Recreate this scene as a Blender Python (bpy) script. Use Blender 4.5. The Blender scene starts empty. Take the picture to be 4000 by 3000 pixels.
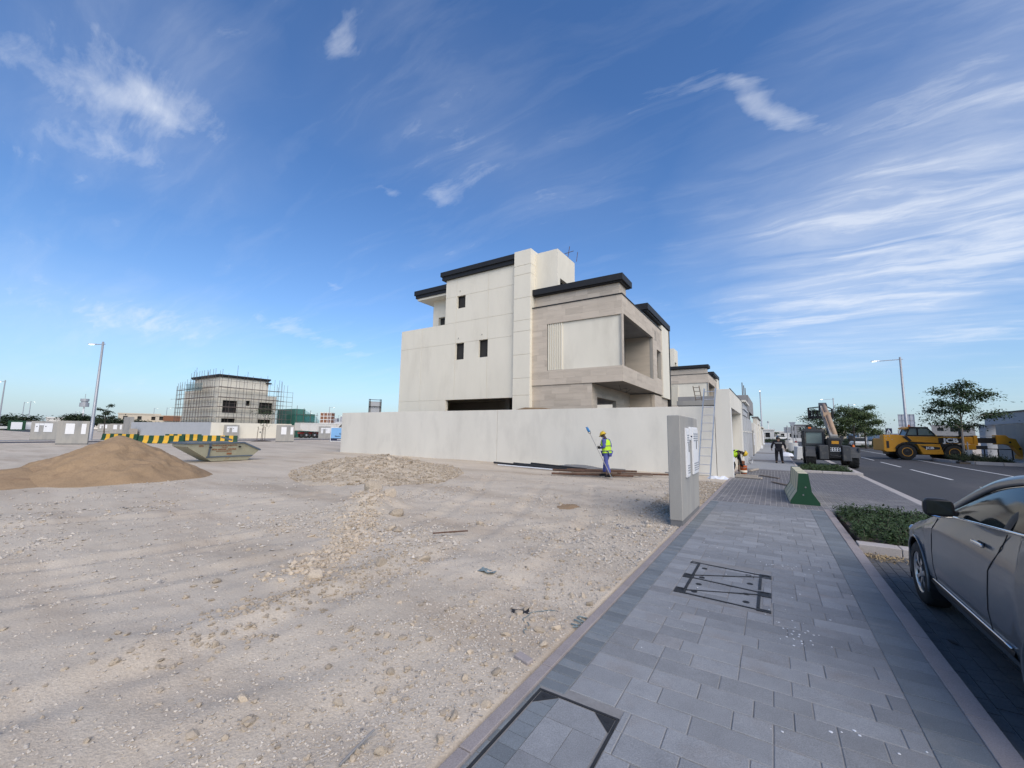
import bpy, bmesh, math, random
import numpy as np
from mathutils import Vector, Matrix
random.seed(7)
RNG = np.random.default_rng(11)
sc = bpy.context.scene
COL = sc.collection
R = math.radians

# ---------------------------------------------------------------- camera
# street runs along +Y, +X is across the road, Z up; pavement top is z = 0
PITCH, ROLL, AZ = R(6.617), R(0.846), R(32.509)
fh = Vector((-math.sin(AZ), math.cos(AZ), 0)); r0 = Vector((math.cos(AZ), math.sin(AZ), 0)); up = Vector((0, 0, 1))
fw = fh*math.cos(PITCH)+up*math.sin(PITCH); u0 = up*math.cos(PITCH)-fh*math.sin(PITCH)
rr = r0*math.cos(ROLL)+u0*math.sin(ROLL); uu = u0*math.cos(ROLL)-r0*math.sin(ROLL)
cd = bpy.data.cameras.new('camera'); cam = bpy.data.objects.new('camera', cd); COL.objects.link(cam)
m = Matrix((rr, uu, -fw)).transposed().to_4x4(); m.translation = (0, 0, 1.80); cam.matrix_world = m
cd.sensor_fit = 'HORIZONTAL'; cd.sensor_width = 36; cd.lens = 1589.7/4000*36
cd.clip_start = 0.05; cd.clip_end = 12000
sc.camera = cam

# ---------------------------------------------------------------- sky and sun
SUN_DIR = Vector((0.80, -0.60, 0)).normalized(); SUN_EL = 40
w = bpy.data.worlds.new('World'); sc.world = w; w.use_nodes = True
nt = w.node_tree; nt.nodes.clear(); L = nt.links.new
def N(t, **k):
    n = nt.nodes.new(t)
    for a, b in k.items(): setattr(n, a, b)
    return n
def math_(op, a, b=None, c=None, clamp=False):
    n = N('ShaderNodeMath', operation=op); n.use_clamp = clamp
    for i, v in enumerate((a, b, c)):
        if v is None: continue
        if isinstance(v, (int, float)): n.inputs[i].default_value = v
        else: L(v, n.inputs[i])
    return n.outputs[0]
sky = N('ShaderNodeTexSky', sky_type='NISHITA'); sky.sun_disc = False
sky.sun_elevation = R(SUN_EL); sky.sun_rotation = math.atan2(SUN_DIR.x, SUN_DIR.y)
sky.altitude = 0; sky.air_density = 1.0; sky.dust_density = 0.35; sky.ozone_density = 2.0
hs = N('ShaderNodeHueSaturation'); hs.inputs['Saturation'].default_value = 1.12; hs.inputs['Value'].default_value = 1.0
hs.inputs['Hue'].default_value = 0.503
L(sky.outputs[0], hs.inputs['Color'])
tc = N('ShaderNodeTexCoord'); sep = N('ShaderNodeSeparateXYZ'); L(tc.outputs['Generated'], sep.inputs[0])
den = math_('ADD', math_('MAXIMUM', sep.outputs[2], 0.0), 0.16)
cmb = N('ShaderNodeCombineXYZ'); L(math_('DIVIDE', sep.outputs[0], den), cmb.inputs[0]); L(math_('DIVIDE', sep.outputs[1], den), cmb.inputs[1])
P = cmb.outputs[0]                       # the cloud sheet overhead, as a plane
wn = N('ShaderNodeTexNoise'); wn.inputs['Scale'].default_value = 3.0; wn.inputs['Detail'].default_value = 5; L(P, wn.inputs['Vector'])
wa = N('ShaderNodeVectorMath', operation='MULTIPLY_ADD'); L(wn.outputs['Color'], wa.inputs[0]); wa.inputs[1].default_value = (.34, .34, 0); L(P, wa.inputs[2])
wb = N('ShaderNodeVectorMath', operation='SUBTRACT'); L(wa.outputs[0], wb.inputs[0]); wb.inputs[1].default_value = (.17, .17, 0); P2 = wb.outputs[0]
wc = N('ShaderNodeVectorMath', operation='MULTIPLY_ADD'); L(wn.outputs['Color'], wc.inputs[0]); wc.inputs[1].default_value = (.12, .12, 0); L(P, wc.inputs[2]); P3 = wc.outputs[0]
def patch(c, size, rot, amp):            # soft ellipse on the cloud sheet
    mp = N('ShaderNodeMapping', vector_type='TEXTURE'); L(P2, mp.inputs[0])
    mp.inputs['Location'].default_value = (c[0], c[1], 0); mp.inputs['Rotation'].default_value = (0, 0, R(rot)); mp.inputs['Scale'].default_value = (size[0], size[1], 1)
    gr = N('ShaderNodeTexGradient', gradient_type='SPHERICAL'); L(mp.outputs[0], gr.inputs[0])
    return math_('MULTIPLY', gr.outputs['Fac'], amp)
CLOUDS = [((-1.22, 0.25), (0.36, 0.15), 74.0, 1.15), ((-1.42, 0.29), (0.19, 0.1), 43.0, 0.8), ((-0.71, 0.4), (0.11, 0.04), -3.0, 0.8), ((-0.07, 1.01), (0.3, 0.07), 37.0, 0.6), ((0.04, 1.1), (0.16, 0.06), 38.0, 0.9), ((0.32, 1.2), (0.32, 0.1), 18.0, 0.35), ((0.39, 1.68), (0.52, 0.76), 10.0, 0.42), ((0.07, 2.46), (0.55, 0.36), -2.0, 0.7), ((0.61, 2.1), (0.39, 0.42), -34.0, 0.9), ((0.83, 2.88), (0.38, 0.48), -7.0, 0.5), ((-2.76, 0.64), (0.7, 0.5), 93.0, 0.45), ((-2.34, 1.43), (0.58, 0.24), 99.0, 0.8), ((-1.7, 1.11), (0.21, 0.07), 117.0, 0.6), ((-0.69, 1.3), (0.13, 0.13), -12.0, 0.7), ((-0.87, 0.96), (0.09, 0.07), 91.0, 0.5), ((-1.0, 0.85), (0.08, 0.05), 53.0, 0.5), ((-0.68, 0.85), (0.57, 0.3), 69.0, 0.22), ((-1.62, 0.15), (0.07, 0.09), 49.0, 0.5), ((-1.15, 0.26), (0.09, 0.06), 129.0, 0.6)]
tot = None
for c_, s_, r_, a_ in CLOUDS:
    o = patch(c_, s_, r_, a_); tot = o if tot is None else math_('ADD', tot, o)
def streak(rot, sc_, scale, detail, dist, rough=.6):
    mp = N('ShaderNodeMapping'); L(P3, mp.inputs[0]); mp.inputs['Rotation'].default_value = (0, 0, R(rot)); mp.inputs['Scale'].default_value = (sc_[0], sc_[1], 1)
    no = N('ShaderNodeTexNoise'); no.inputs['Scale'].default_value = scale; no.inputs['Detail'].default_value = detail; no.inputs['Distortion'].default_value = dist; no.inputs['Roughness'].default_value = rough
    L(mp.outputs[0], no.inputs['Vector']); return no.outputs['Fac']
n1 = streak(-32, (1.0, 4.5), 1.5, 12, .55, .60); n2 = streak(25, (1.0, 3.0), 3.2, 12, .8, .66); n3 = streak(-10, (1.0, 1.6), 9.0, 8, .4, .62)
tex = math_('ADD', math_('ADD', math_('MULTIPLY', n1, .46), math_('MULTIPLY', n2, .36)), math_('MULTIPLY', n3, .18))
dens = math_('MULTIPLY', math_('ADD', math_('SUBTRACT', tex, .585), math_('MULTIPLY', tot, .26)), 2.3)
dens = math_('MAXIMUM', dens, 0.0)
vl = None
for c_, s_, r_, a_ in [((0.33, 1.71), (0.71, 0.95), 10.0, 0.62), ((0.52, 2.33), (0.77, 1.49), 6.0, 0.75), ((-1.28, 0.26), (0.4, 0.44), 70.0, 0.26), ((-0.63, 0.87), (0.67, 0.34), 72.0, 0.14), ((-2.85, 0.65), (0.82, 0.84), 93.0, 0.35), ((-1.0, 0.31), (0.22, 0.13), -37.0, 0.12)]:
    o = patch(c_, s_, r_, a_); vl = o if vl is None else math_('ADD', vl, o)
veil = math_('MULTIPLY', math_('ADD', math_('MULTIPLY', math_('SUBTRACT', n1, .40), 1.7), .42, clamp=True), math_('MINIMUM', vl, .75))
dens = math_('ADD', dens, veil)
dens = math_('MINIMUM', math_('ADD', dens, math_('MULTIPLY', math_('SUBTRACT', n1, .50), .35, clamp=True)), .84)
tint = N('ShaderNodeMix', data_type='RGBA', blend_type='MULTIPLY'); tint.inputs['Factor'].default_value = 1.0; L(hs.outputs[0], tint.inputs['A']); tint.inputs['B'].default_value = (.84, 1.06, 1.27, 1)
hz = math_('POWER', 2.718, math_('MULTIPLY', math_('MAXIMUM', sep.outputs[2], 0.0), -7.5))
hm = N('ShaderNodeMix', data_type='RGBA'); L(math_('MULTIPLY', hz, .92), hm.inputs['Factor']); L(tint.outputs['Result'], hm.inputs['A']); hm.inputs['B'].default_value = (3.25, 3.95, 4.65, 1)
skyc = hm.outputs['Result']
mix = N('ShaderNodeMix', data_type='RGBA'); L(dens, mix.inputs['Factor']); L(skyc, mix.inputs['A'])
cl = N('ShaderNodeMix', data_type='RGBA'); cl.inputs['Factor'].default_value = .78; L(skyc, cl.inputs['A']); cl.inputs['B'].default_value = (6.6, 6.9, 7.4, 1)
L(cl.outputs['Result'], mix.inputs['B'])
bg = N('ShaderNodeBackground'); bg.inputs['Strength'].default_value = 0.12; L(mix.outputs['Result'], bg.inputs[0])
wo = N('ShaderNodeOutputWorld'); L(bg.outputs[0], wo.inputs[0])

sd = bpy.data.lights.new('sun', 'SUN'); sd.energy = 3.0; sd.angle = R(60); sd.color = (1.0, 0.885, 0.73)
so = bpy.data.objects.new('sun', sd); COL.objects.link(so)
sv = Vector((SUN_DIR.x*math.cos(R(SUN_EL)), SUN_DIR.y*math.cos(R(SUN_EL)), math.sin(R(SUN_EL))))
so.rotation_euler = sv.to_track_quat('Z', 'Y').to_euler()
vs = sc.view_settings; vs.view_transform = 'Standard'; vs.look = 'None'; vs.gamma = 1.0; vs.exposure = 0.24; vs.use_curve_mapping = False

# ---------------------------------------------------------------- materials
MATS = {}
def mat(name, col, rough=.85, var=.12, scale=3.0, bump=.0, bscale=40.0, metal=0.0, col2=None, c2lo=.55, c2hi=.7, c2scale=2.0, rnd=0.0, spec=.4, fine=.06,
        emit=None, estr=0.0, stretch=None, srot=0.0, trans=0.0, ior=1.45, coat=0.0, speck=None, speckscale=160., speckamt=.62, alpha=1.0):
    if name in MATS: return MATS[name]
    mt = bpy.data.materials.new(name); mt.use_nodes = True; t = mt.node_tree; t.nodes.clear(); ln = t.links.new
    def n(ty, **k):
        x = t.nodes.new(ty)
        for a, b in k.items(): setattr(x, a, b)
        return x
    def noise(scale, detail=6, rough=.6, vec=None):
        x = n('ShaderNodeTexNoise'); x.inputs['Scale'].default_value = scale; x.inputs['Detail'].default_value = detail; x.inputs['Roughness'].default_value = rough
        ln(vec, x.inputs['Vector']); return x.outputs['Fac']
    def ramp(f, a, b, ca, cb):
        x = n('ShaderNodeMapRange'); x.inputs['From Min'].default_value = a; x.inputs['From Max'].default_value = b; x.inputs['To Min'].default_value = ca; x.inputs['To Max'].default_value = cb
        ln(f, x.inputs['Value']); return x.outputs[0]
    co = n('ShaderNodeTexCoord').outputs['Object']
    oi = n('ShaderNodeObjectInfo')
    if rnd:   # shift the pattern for every copy
        ad = n('ShaderNodeVectorMath', operation='MULTIPLY_ADD'); ln(oi.outputs['Random'], ad.inputs[0]); ad.inputs[1].default_value = (37, 23, 11); ln(co, ad.inputs[2]); co = ad.outputs[0]
    sco = co
    if stretch:
        mp = n('ShaderNodeMapping'); mp.inputs['Scale'].default_value = stretch; ln(co, mp.inputs[0]); mp.inputs['Rotation'].default_value = (0, 0, srot); sco = mp.outputs[0]
    f = noise(scale, 7, .62, sco)
    v = ramp(f, .25, .75, 1-var, 1+var)
    ff = noise(bscale, 4, .6, co)
    v2 = ramp(ff, .3, .7, 1-fine, 1+fine)
    mu = n('ShaderNodeMath', operation='MULTIPLY'); ln(v, mu.inputs[0]); ln(v2, mu.inputs[1]); val = mu.outputs[0]
    if rnd:
        r1 = ramp(oi.outputs['Random'], 0, 1, 1-rnd, 1+rnd); m2 = n('ShaderNodeMath', operation='MULTIPLY'); ln(val, m2.inputs[0]); ln(r1, m2.inputs[1]); val = m2.outputs[0]
    base = n('ShaderNodeRGB'); base.outputs[0].default_value = (*col, 1); cout = base.outputs[0]
    if col2:
        g = noise(c2scale, 8, .65, sco); k = ramp(g, c2lo, c2hi, 0, 1)
        mx = n('ShaderNodeMix', data_type='RGBA'); ln(k, mx.inputs['Factor']); ln(cout, mx.inputs['A']); mx.inputs['B'].default_value = (*col2, 1); cout = mx.outputs['Result']
    if speck:
        g = noise(speckscale, 2, .5, co); k = ramp(g, speckamt, speckamt+.04, 0, 1)
        mx = n('ShaderNodeMix', data_type='RGBA'); ln(k, mx.inputs['Factor']); ln(cout, mx.inputs['A']); mx.inputs['B'].default_value = (*speck, 1); cout = mx.outputs['Result']
    vm = n('ShaderNodeVectorMath', operation='SCALE'); ln(cout, vm.inputs[0]); ln(val, vm.inputs['Scale'])
    bs = n('ShaderNodeBsdfPrincipled'); ln(vm.outputs[0], bs.inputs['Base Color'])
    bs.inputs['Roughness'].default_value = rough; bs.inputs['Metallic'].default_value = metal; bs.inputs['IOR'].default_value = ior
    bs.inputs['Specular IOR Level'].default_value = spec; bs.inputs['Transmission Weight'].default_value = trans; bs.inputs['Coat Weight'].default_value = coat; bs.inputs['Coat Roughness'].default_value = .06
    bs.inputs['Alpha'].default_value = alpha
    if emit: bs.inputs['Emission Color'].default_value = (*emit, 1); bs.inputs['Emission Strength'].default_value = estr
    if bump:
        bp = n('ShaderNodeBump'); bp.inputs['Strength'].default_value = min(1, bump); bp.inputs['Distance'].default_value = .02
        ln(ff, bp.inputs['Height']); ln(bp.outputs[0], bs.inputs['Normal'])
    o = n('ShaderNodeOutputMaterial'); ln(bs.outputs[0], o.inputs[0])
    MATS[name] = mt; return mt

mat('sand', (.515, .446, .356), .95, .17, .45, .5, 55, col2=(.375, .30, .225), c2lo=.47, c2hi=.76, c2scale=.6, fine=.15, speck=(.62, .56, .47), speckscale=42, speckamt=.70, spec=.2, stretch=(.32, 1.25, 1), srot=R(-60))
mat('heap_sand', (.31, .215, .13), .95, .16, 1.6, .7, 22, col2=(.25, .17, .105), c2scale=1.4, fine=.10, spec=.15)
mat('rubble', (.46, .385, .29), .95, .18, 1.3, .8, 26, col2=(.36, .27, .185), c2scale=1.5, fine=.2, speck=(.60, .56, .49), speckscale=20, speckamt=.64, spec=.2)
mat('stone', (.45, .375, .285), .9, .30, 9, .4, 60, col2=(.30, .26, .215), c2scale=5, rnd=.25, spec=.25)
mat('pebble', (.50, .45, .385), .9, .30, 14, .0, 60, col2=(.24, .225, .21), c2lo=.5, c2hi=.62, c2scale=19, spec=.25)
mat('paver', (.250, .258, .268), .85, .12, 5, .35, 150, rnd=.15, fine=.22, col2=(.235, .225, .22), c2scale=1.3, spec=.3)
mat('paver_dark', (.17, .19, .205), .85, .10, 5, .35, 150, rnd=.14, fine=.2, col2=(.22, .225, .225), c2scale=2, spec=.3)
mat('paver_drive', (.17, .165, .17), .85, .12, 3, .3, 120, rnd=.12, fine=.16, col2=(.27, .26, .245), c2lo=.48, c2hi=.75, c2scale=.8, spec=.3)
mat('paver_bay', (.10, .10, .10), .8, .15, 3, .3, 120, rnd=.1, fine=.2, col2=(.20, .18, .155), c2lo=.5, c2hi=.8, c2scale=.9)
mat('joint_sand', (.24, .235, .23), .95, .15, 6, .3, 90)
mat('joint_pale', (.36, .345, .325), .95, .15, 6, .3, 90)
mat('kerb', (.30, .265, .255), .9, .12, 4, .3, 120, rnd=.06, fine=.18)
mat('kerb_pale', (.42, .385, .36), .9, .12, 4, .3, 120, rnd=.06, fine=.14)
mat('asphalt', (.062, .062, .066), .9, .14, .5, .4, 130, fine=.25, col2=(.105, .10, .098), c2lo=.52, c2hi=.75, c2scale=.28, stretch=(1, .25, 1))
mat('road_paint', (.62, .62, .60), .8, .15, 3, .2, 60, col2=(.35, .35, .34), c2lo=.6, c2hi=.75, c2scale=4)
mat('concrete', (.34, .325, .295), .9, .10, 1.6, .2, 60, col2=(.25, .25, .245), c2lo=.48, c2hi=.7, c2scale=1.1, stretch=(1, 1, .35))
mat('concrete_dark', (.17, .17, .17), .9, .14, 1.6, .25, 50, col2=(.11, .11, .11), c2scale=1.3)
mat('concrete_raw', (.27, .265, .26), .9, .16, .9, .2, 40, col2=(.20, .19, .18), c2scale=1.1)
mat('plaster', (.72, .675, .565), .9, .05, .8, .12, 90, col2=(.62, .575, .475), c2lo=.52, c2hi=.78, c2scale=.7, fine=.03, stretch=(1, 1, .3))
mat('plaster_wall', (.68, .645, .565), .9, .07, .5, .12, 90, col2=(.57, .54, .475), c2lo=.50, c2hi=.78, c2scale=.8, fine=.035, stretch=(1, 1, .4))
mat('plaster_grey', (.44, .45, .46), .9, .07, .8, .15, 80, col2=(.37, .375, .38), c2scale=.8)
mat('stone_clad', (.52, .45, .365), .8, .09, 1.5, .1, 70, rnd=.085, col2=(.43, .37, .30), c2lo=.5, c2hi=.75, c2scale=.9, stretch=(.35, .35, 3.0), fine=.04)
mat('black_trim', (.018, .018, .019), .55, .2, 2, .0, 30)
mat('interior', (.30, .295, .28), .95, .1, 1)
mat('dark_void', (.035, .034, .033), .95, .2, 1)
mat('white_metal', (.72, .72, .72), .5, .04, 3, fine=.02)
mat('grey_metal', (.40, .41, .43), .45, .08, 2, metal=.6, fine=.04)
mat('aluminium', (.62, .62, .62), .38, .06, 4, metal=.85)
mat('galv', (.36, .37, .39), .5, .08, 2, metal=.4)
mat('rust', (.12, .068, .045), .9, .3, 8, .3, 50, col2=(.06, .045, .04), c2scale=7)
mat('scaffold', (.16, .13, .115), .7, .25, 3, metal=.3)
mat('timber', (.16, .12, .09), .9, .25, 5, .4, 40, stretch=(1, 6, 6), col2=(.09, .07, .055), c2scale=4)
mat('timber_pale', (.42, .36, .29), .9, .18, 5, .3, 40, col2=(.32, .27, .22))
mat('black_plastic', (.02, .02, .022), .5, .2, 5)
mat('blue_plastic', (.17, .215, .225), .6, .2, 9)
mat('white_plastic', (.72, .73, .75), .5, .06, 6)
mat('iron', (.035, .037, .04), .6, .25, 12, .3, 90, metal=.3)
mat('paint_green', (.009, .052, .023), .6, .12, 3, .1, 60)
mat('paint_cream', (.58, .53, .36), .7, .15, 4, .1, 60, col2=(.42, .37, .24), c2scale=3)
mat('paint_yellow', (.62, .36, .035), .65, .12, 3, .1, 60, col2=(.48, .30, .06), c2scale=3)
mat('jcb_yellow', (.50, .235, .02), .45, .10, 2, fine=.04, col2=(.40, .21, .03), c2scale=2.0)
mat('jcb_black', (.018, .018, .019), .5, .2, 3)
mat('tele_grey', (.055, .058, .062), .55, .15, 3, col2=(.10, .095, .085), c2scale=3)
mat('tele_tan', (.36, .25, .165), .6, .12, 3, col2=(.27, .19, .13), c2scale=2)
mat('tyre', (.022, .022, .022), .85, .2, 6, .2, 60, col2=(.05, .047, .043), c2scale=4)
mat('glass_dark', (.020, .024, .022), .07, .1, 2, spec=.35)
mat('glass_cab', (.16, .21, .205), .08, .15, 2, spec=.6)
mat('car_paint', (.105, .113, .125), .40, .05, 2, metal=.25, coat=.7, fine=.02)
mat('chrome', (.72, .72, .72), .12, .02, 2, metal=1.0)
mat('alloy', (.52, .53, .54), .28, .04, 3, metal=.9)
mat('orange_lamp', (.65, .16, .03), .4, .1, 3)
mat('hivis', (.42, .66, .03), .7, .06, 8)
mat('hivis_grey', (.13, .14, .12), .6, .1, 8)
mat('coverall_blue', (.075, .09, .27), .9, .16, 12, .2, 60)
mat('navy', (.007, .008, .013), .9, .2, 12, .2, 60)
mat('skin', (.045, .028, .02), .6, .1, 9)
mat('skin_tan', (.16, .09, .06), .6, .1, 9)
mat('helmet', (.62, .42, .04), .35, .05, 6)
mat('glove_black', (.012, .012, .013), .8, .2, 8)
mat('glove_blue', (.05, .20, .42), .8, .2, 9)
mat('reflective', (.62, .62, .60), .4, .05, 6)
mat('leaf', (.046, .075, .030), .7, .35, 2.5, spec=.3)
mat('leaf_mid', (.075, .105, .040), .7, .35, 2.5, spec=.3)
mat('leaf_dark', (.034, .050, .024), .7, .4, 1.2, spec=.3)
mat('shrub_leaf', (.038, .066, .022), .65, .40, 9, spec=.35)
mat('dry_leaf', (.36, .27, .15), .9, .3, 9)
mat('bark', (.30, .265, .235), .9, .15, 6, .4, 40)
mat('bark_dark', (.14, .115, .095), .9, .2, 6, .4, 40)
mat('soil', (.10, .08, .062), .95, .3, 8, .6, 40)
mat('lawn', (.055, .082, .030), .95, .3, 3, .6, 60, col2=(.085, .085, .04), c2scale=3)
mat('lamp_lit', (.9, .88, .8), .4, .0, 1, emit=(1.0, .93, .78), estr=6.0)
mat('sign_blue', (.20, .40, .66), .6, .05, 2)
mat('sign_navy', (.014, .020, .055), .6, .1, 2)
mat('sign_white', (.72, .74, .76), .6, .03, 2)
mat('hoarding', (.42, .48, .56), .6, .06, .4)
mat('skip_paint', (.34, .325, .235), .7, .15, 2.5, .1, 40, col2=(.25, .19, .11), c2lo=.57, c2hi=.72, c2scale=2.6)
mat('skip_blue', (.09, .115, .145), .65, .15, 3)
mat('skip_text', (.24, .10, .045), .8, .15, 8)
mat('truck_body', (.62, .60, .56), .75, .1, 1.5, col2=(.42, .36, .27), c2lo=.58, c2hi=.72, c2scale=1.5, stretch=(1, 1, .3))
mat('truck_red', (.22, .03, .028), .6, .1, 3)
mat('net_green', (.045, .17, .135), .8, .15, 2, alpha=.80)
mat('net_thin', (.07, .26, .25), .8, .15, 2, alpha=.45)
mat('net_grey', (.10, .15, .15), .8, .2, 2, alpha=.6)
mat('tower_haze_blue', (.22, .24, .30), .5, .1, .05)  # bluish base colour carries the distance haze on the far towers
mat('tower_brown', (.22, .10, .055), .8, .1, .05)
mat('far_cream', (.55, .48, .38), .9, .08, .1)
mat('far_white', (.66, .64, .60), .9, .06, .1)
mat('mesh_panel', (.50, .52, .56), .7, .08, 1.0)
mat('bucket_orange', (.60, .13, .03), .6, .12, 8)
mat('bucket_brown', (.25, .10, .05), .7, .12, 8)
mat('dust', (.34, .30, .25), .95, .2, 3, .3, 60)
mat('car_white', (.66, .66, .64), .3, .03, 2, coat=.6)
mat('bin_white', (.60, .60, .58), .85, .06, 3, .1, 60)
mat('plastic_sheet', (.66, .68, .72), .35, .06, 6)
mat('jersey_grey', (.45, .45, .43), .85, .1, 3)
mat('orange_tank', (.60, .22, .02), .6, .1, 4)

# ---------------------------------------------------------------- helpers
def props(o, label=None, cat=None, group=None, kind=None):
    if label: o['label'] = label
    if cat: o['category'] = cat
    if group: o['group'] = group
    if kind: o['kind'] = kind
    return o
def empty(name, loc=(0, 0, 0), rz=0.0, label=None, cat=None, group=None):
    o = bpy.data.objects.new(name, None); o.empty_display_size = .2; COL.objects.link(o)
    o.location = loc; o.rotation_euler = (0, 0, rz); return props(o, label, cat, group)
def link(name, me, mt, parent=None, loc=None, rot=None, scale=None):
    if mt and not me.materials: me.materials.append(MATS[mt] if isinstance(mt, str) else mt)
    o = bpy.data.objects.new(name, me); COL.objects.link(o)
    if parent: o.parent = parent
    if loc is not None: o.location = loc
    if rot is not None: o.rotation_euler = rot
    if scale is not None: o.scale = scale
    return o
def copy_tree(o, parent=None):
    c = o.copy(); COL.objects.link(c); c.parent = parent
    for ch in list(o.children): copy_tree(ch, c)
    return c
class B:
    def __init__(s): s.v = []; s.f = []
    def add(s, vs, fs):
        o = len(s.v); s.v += [tuple(p) for p in vs]; s.f += [tuple(i+o for i in q) for q in fs]; return s
    def box(s, x0, x1, y0, y1, z0, z1):
        if x0 > x1: x0, x1 = x1, x0
        if y0 > y1: y0, y1 = y1, y0
        if z0 > z1: z0, z1 = z1, z0
        return s.add([(x0, y0, z0), (x1, y0, z0), (x1, y1, z0), (x0, y1, z0), (x0, y0, z1), (x1, y0, z1), (x1, y1, z1), (x0, y1, z1)],
                     [(0, 3, 2, 1), (4, 5, 6, 7), (0, 1, 5, 4), (1, 2, 6, 5), (2, 3, 7, 6), (3, 0, 4, 7)])
    def obox(s, c, size, rot=(0, 0, 0)):
        from mathutils import Euler
        mt = Euler(rot).to_matrix(); h = [q/2 for q in size]; o = len(s.v)
        pts = [Vector(c)+mt @ Vector((a*h[0], b*h[1], d*h[2])) for d in (-1, 1) for a, b in ((-1, -1), (1, -1), (1, 1), (-1, 1))]
        return s.add(pts, [(0, 3, 2, 1), (4, 5, 6, 7), (0, 1, 5, 4), (1, 2, 6, 5), (2, 3, 7, 6), (3, 0, 4, 7)])
    def bar(s, a, b, w, h=None):           # square bar between two points
        a, b = Vector(a), Vector(b); d = b-a; h = h or w
        z = d.normalized(); x = z.orthogonal().normalized() if abs(z.z) > .98 else Vector((0, 0, 1)).cross(z).normalized(); y = z.cross(x)
        pts = [p+x*(i*w/2)+y*(j*h/2) for p in (a, b) for i, j in ((-1, -1), (1, -1), (1, 1), (-1, 1))]
        return s.add(pts, [(0, 3, 2, 1), (4, 5, 6, 7), (0, 1, 5, 4), (1, 2, 6, 5), (2, 3, 7, 6), (3, 0, 4, 7)])
    def ring(s, c, ax, r, n, ph=0):
        ax = Vector(ax).normalized(); x = ax.orthogonal().normalized(); y = ax.cross(x)
        return [Vector(c)+x*math.cos(ph+2*math.pi*i/n)*r+y*math.sin(ph+2*math.pi*i/n)*r for i in range(n)]
    def loft(s, rings, caps=True, closed=True):
        n = len(rings[0]); o = len(s.v)
        for rg in rings: s.v += [tuple(p) for p in rg]
        for k in range(len(rings)-1):
            for i in range(n if closed else n-1):
                j = (i+1) % n; s.f.append((o+k*n+i, o+k*n+j, o+(k+1)*n+j, o+(k+1)*n+i))
        if caps:
            s.f.append(tuple(o+i for i in reversed(range(n)))); s.f.append(tuple(o+(len(rings)-1)*n+i for i in range(n)))
        return s
    def cyl(s, a, b, ra, rb=None, n=12, caps=True):
        rb = ra if rb is None else rb; d = Vector(b)-Vector(a)
        return s.loft([s.ring(a, d, ra, n), s.ring(b, d, rb, n)], caps)
    def tube(s, pts, r, n=8, caps=True):
        pts = [Vector(p) for p in pts]; rs = r if isinstance(r, (list, tuple)) else [r]*len(pts); rings = []; x = None
        for i, p in enumerate(pts):
            d = (pts[min(i+1, len(pts)-1)]-pts[max(i-1, 0)]).normalized()
            x = d.orthogonal().normalized() if x is None else (x-d*x.dot(d)).normalized()
            y = d.cross(x); rings.append([p+x*math.cos(2*math.pi*k/n)*rs[i]+y*math.sin(2*math.pi*k/n)*rs[i] for k in range(n)])
        return s.loft(rings, caps)
    def prism(s, pts, lo, hi, axis):
        f = {'x': lambda a, b, t: (t, a, b), 'y': lambda a, b, t: (a, t, b), 'z': lambda a, b, t: (a, b, t)}[axis]
        return s.loft([[f(a, b, lo) for a, b in pts], [f(a, b, hi) for a, b in pts]])
    def lathe(s, prof, c=(0, 0, 0), axis='z', n=24, caps=True):
        rings = []
        for r, h in prof:
            rg = []
            for i in range(n):
                a = 2*math.pi*i/n; p, q = r*math.cos(a), r*math.sin(a)
                rg.append((c[0]+p, c[1]+q, c[2]+h) if axis == 'z' else (c[0]+h, c[1]+p, c[2]+q) if axis == 'x' else (c[0]+q, c[1]+h, c[2]+p))
            rings.append(rg)
        return s.loft(rings, caps)
    def sph(s, c, r, nu=12, nv=8):
        r = (r, r, r) if not isinstance(r, (tuple, list)) else r
        rings = [[(c[0]+r[0]*math.sin(t)*math.cos(2*math.pi*i/nu), c[1]+r[1]*math.sin(t)*math.sin(2*math.pi*i/nu), c[2]-r[2]*math.cos(t)) for i in range(nu)]
                 for t in [math.pi*(k+.02)/(nv+.04) for k in range(nv+1)]]
        return s.loft(rings)
    def panel(s, F, u0, u1, v0, v1, holes, th):
        """wall sheet in (u,v) with rectangular holes; F(u,v,d) maps to space, d = depth behind the face"""
        holes = [(max(a, u0), min(b, u1), max(c, v0), min(d, v1)) for a, b, c, d in holes]
        holes = [h for h in holes if h[1]-h[0] > 1e-4 and h[3]-h[2] > 1e-4]
        us = sorted({u0, u1, *[x for h in holes for x in h[:2]]}); vs_ = sorted({v0, v1, *[x for h in holes for x in h[2:]]})
        inh = lambda a, b: any(h[0] < a < h[1] and h[2] < b < h[3] for h in holes)
        nu, nv = len(us)-1, len(vs_)-1
        solid = [[not inh((us[i]+us[i+1])/2, (vs_[j]+vs_[j+1])/2) for j in range(nv)] for i in range(nu)]
        def q(*p): s.add(p, [(0, 1, 2, 3)])
        for i in range(nu):
            for j in range(nv):
                if not solid[i][j]: continue
                a, b, c, d = us[i], us[i+1], vs_[j], vs_[j+1]
                q(F(a, c, 0), F(b, c, 0), F(b, d, 0), F(a, d, 0)); q(F(a, c, th), F(a, d, th), F(b, d, th), F(b, c, th))
                for (di, dj, p1, p2) in ((-1, 0, (a, c), (a, d)), (1, 0, (b, d), (b, c)), (0, -1, (b, c), (a, c)), (0, 1, (a, d), (b, d))):
                    ii, jj = i+di, j+dj
                    if not (0 <= ii < nu and 0 <= jj < nv) or not solid[ii][jj]:
                        q(F(*p1, 0), F(*p2, 0), F(*p2, th), F(*p1, th))
        return s
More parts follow.
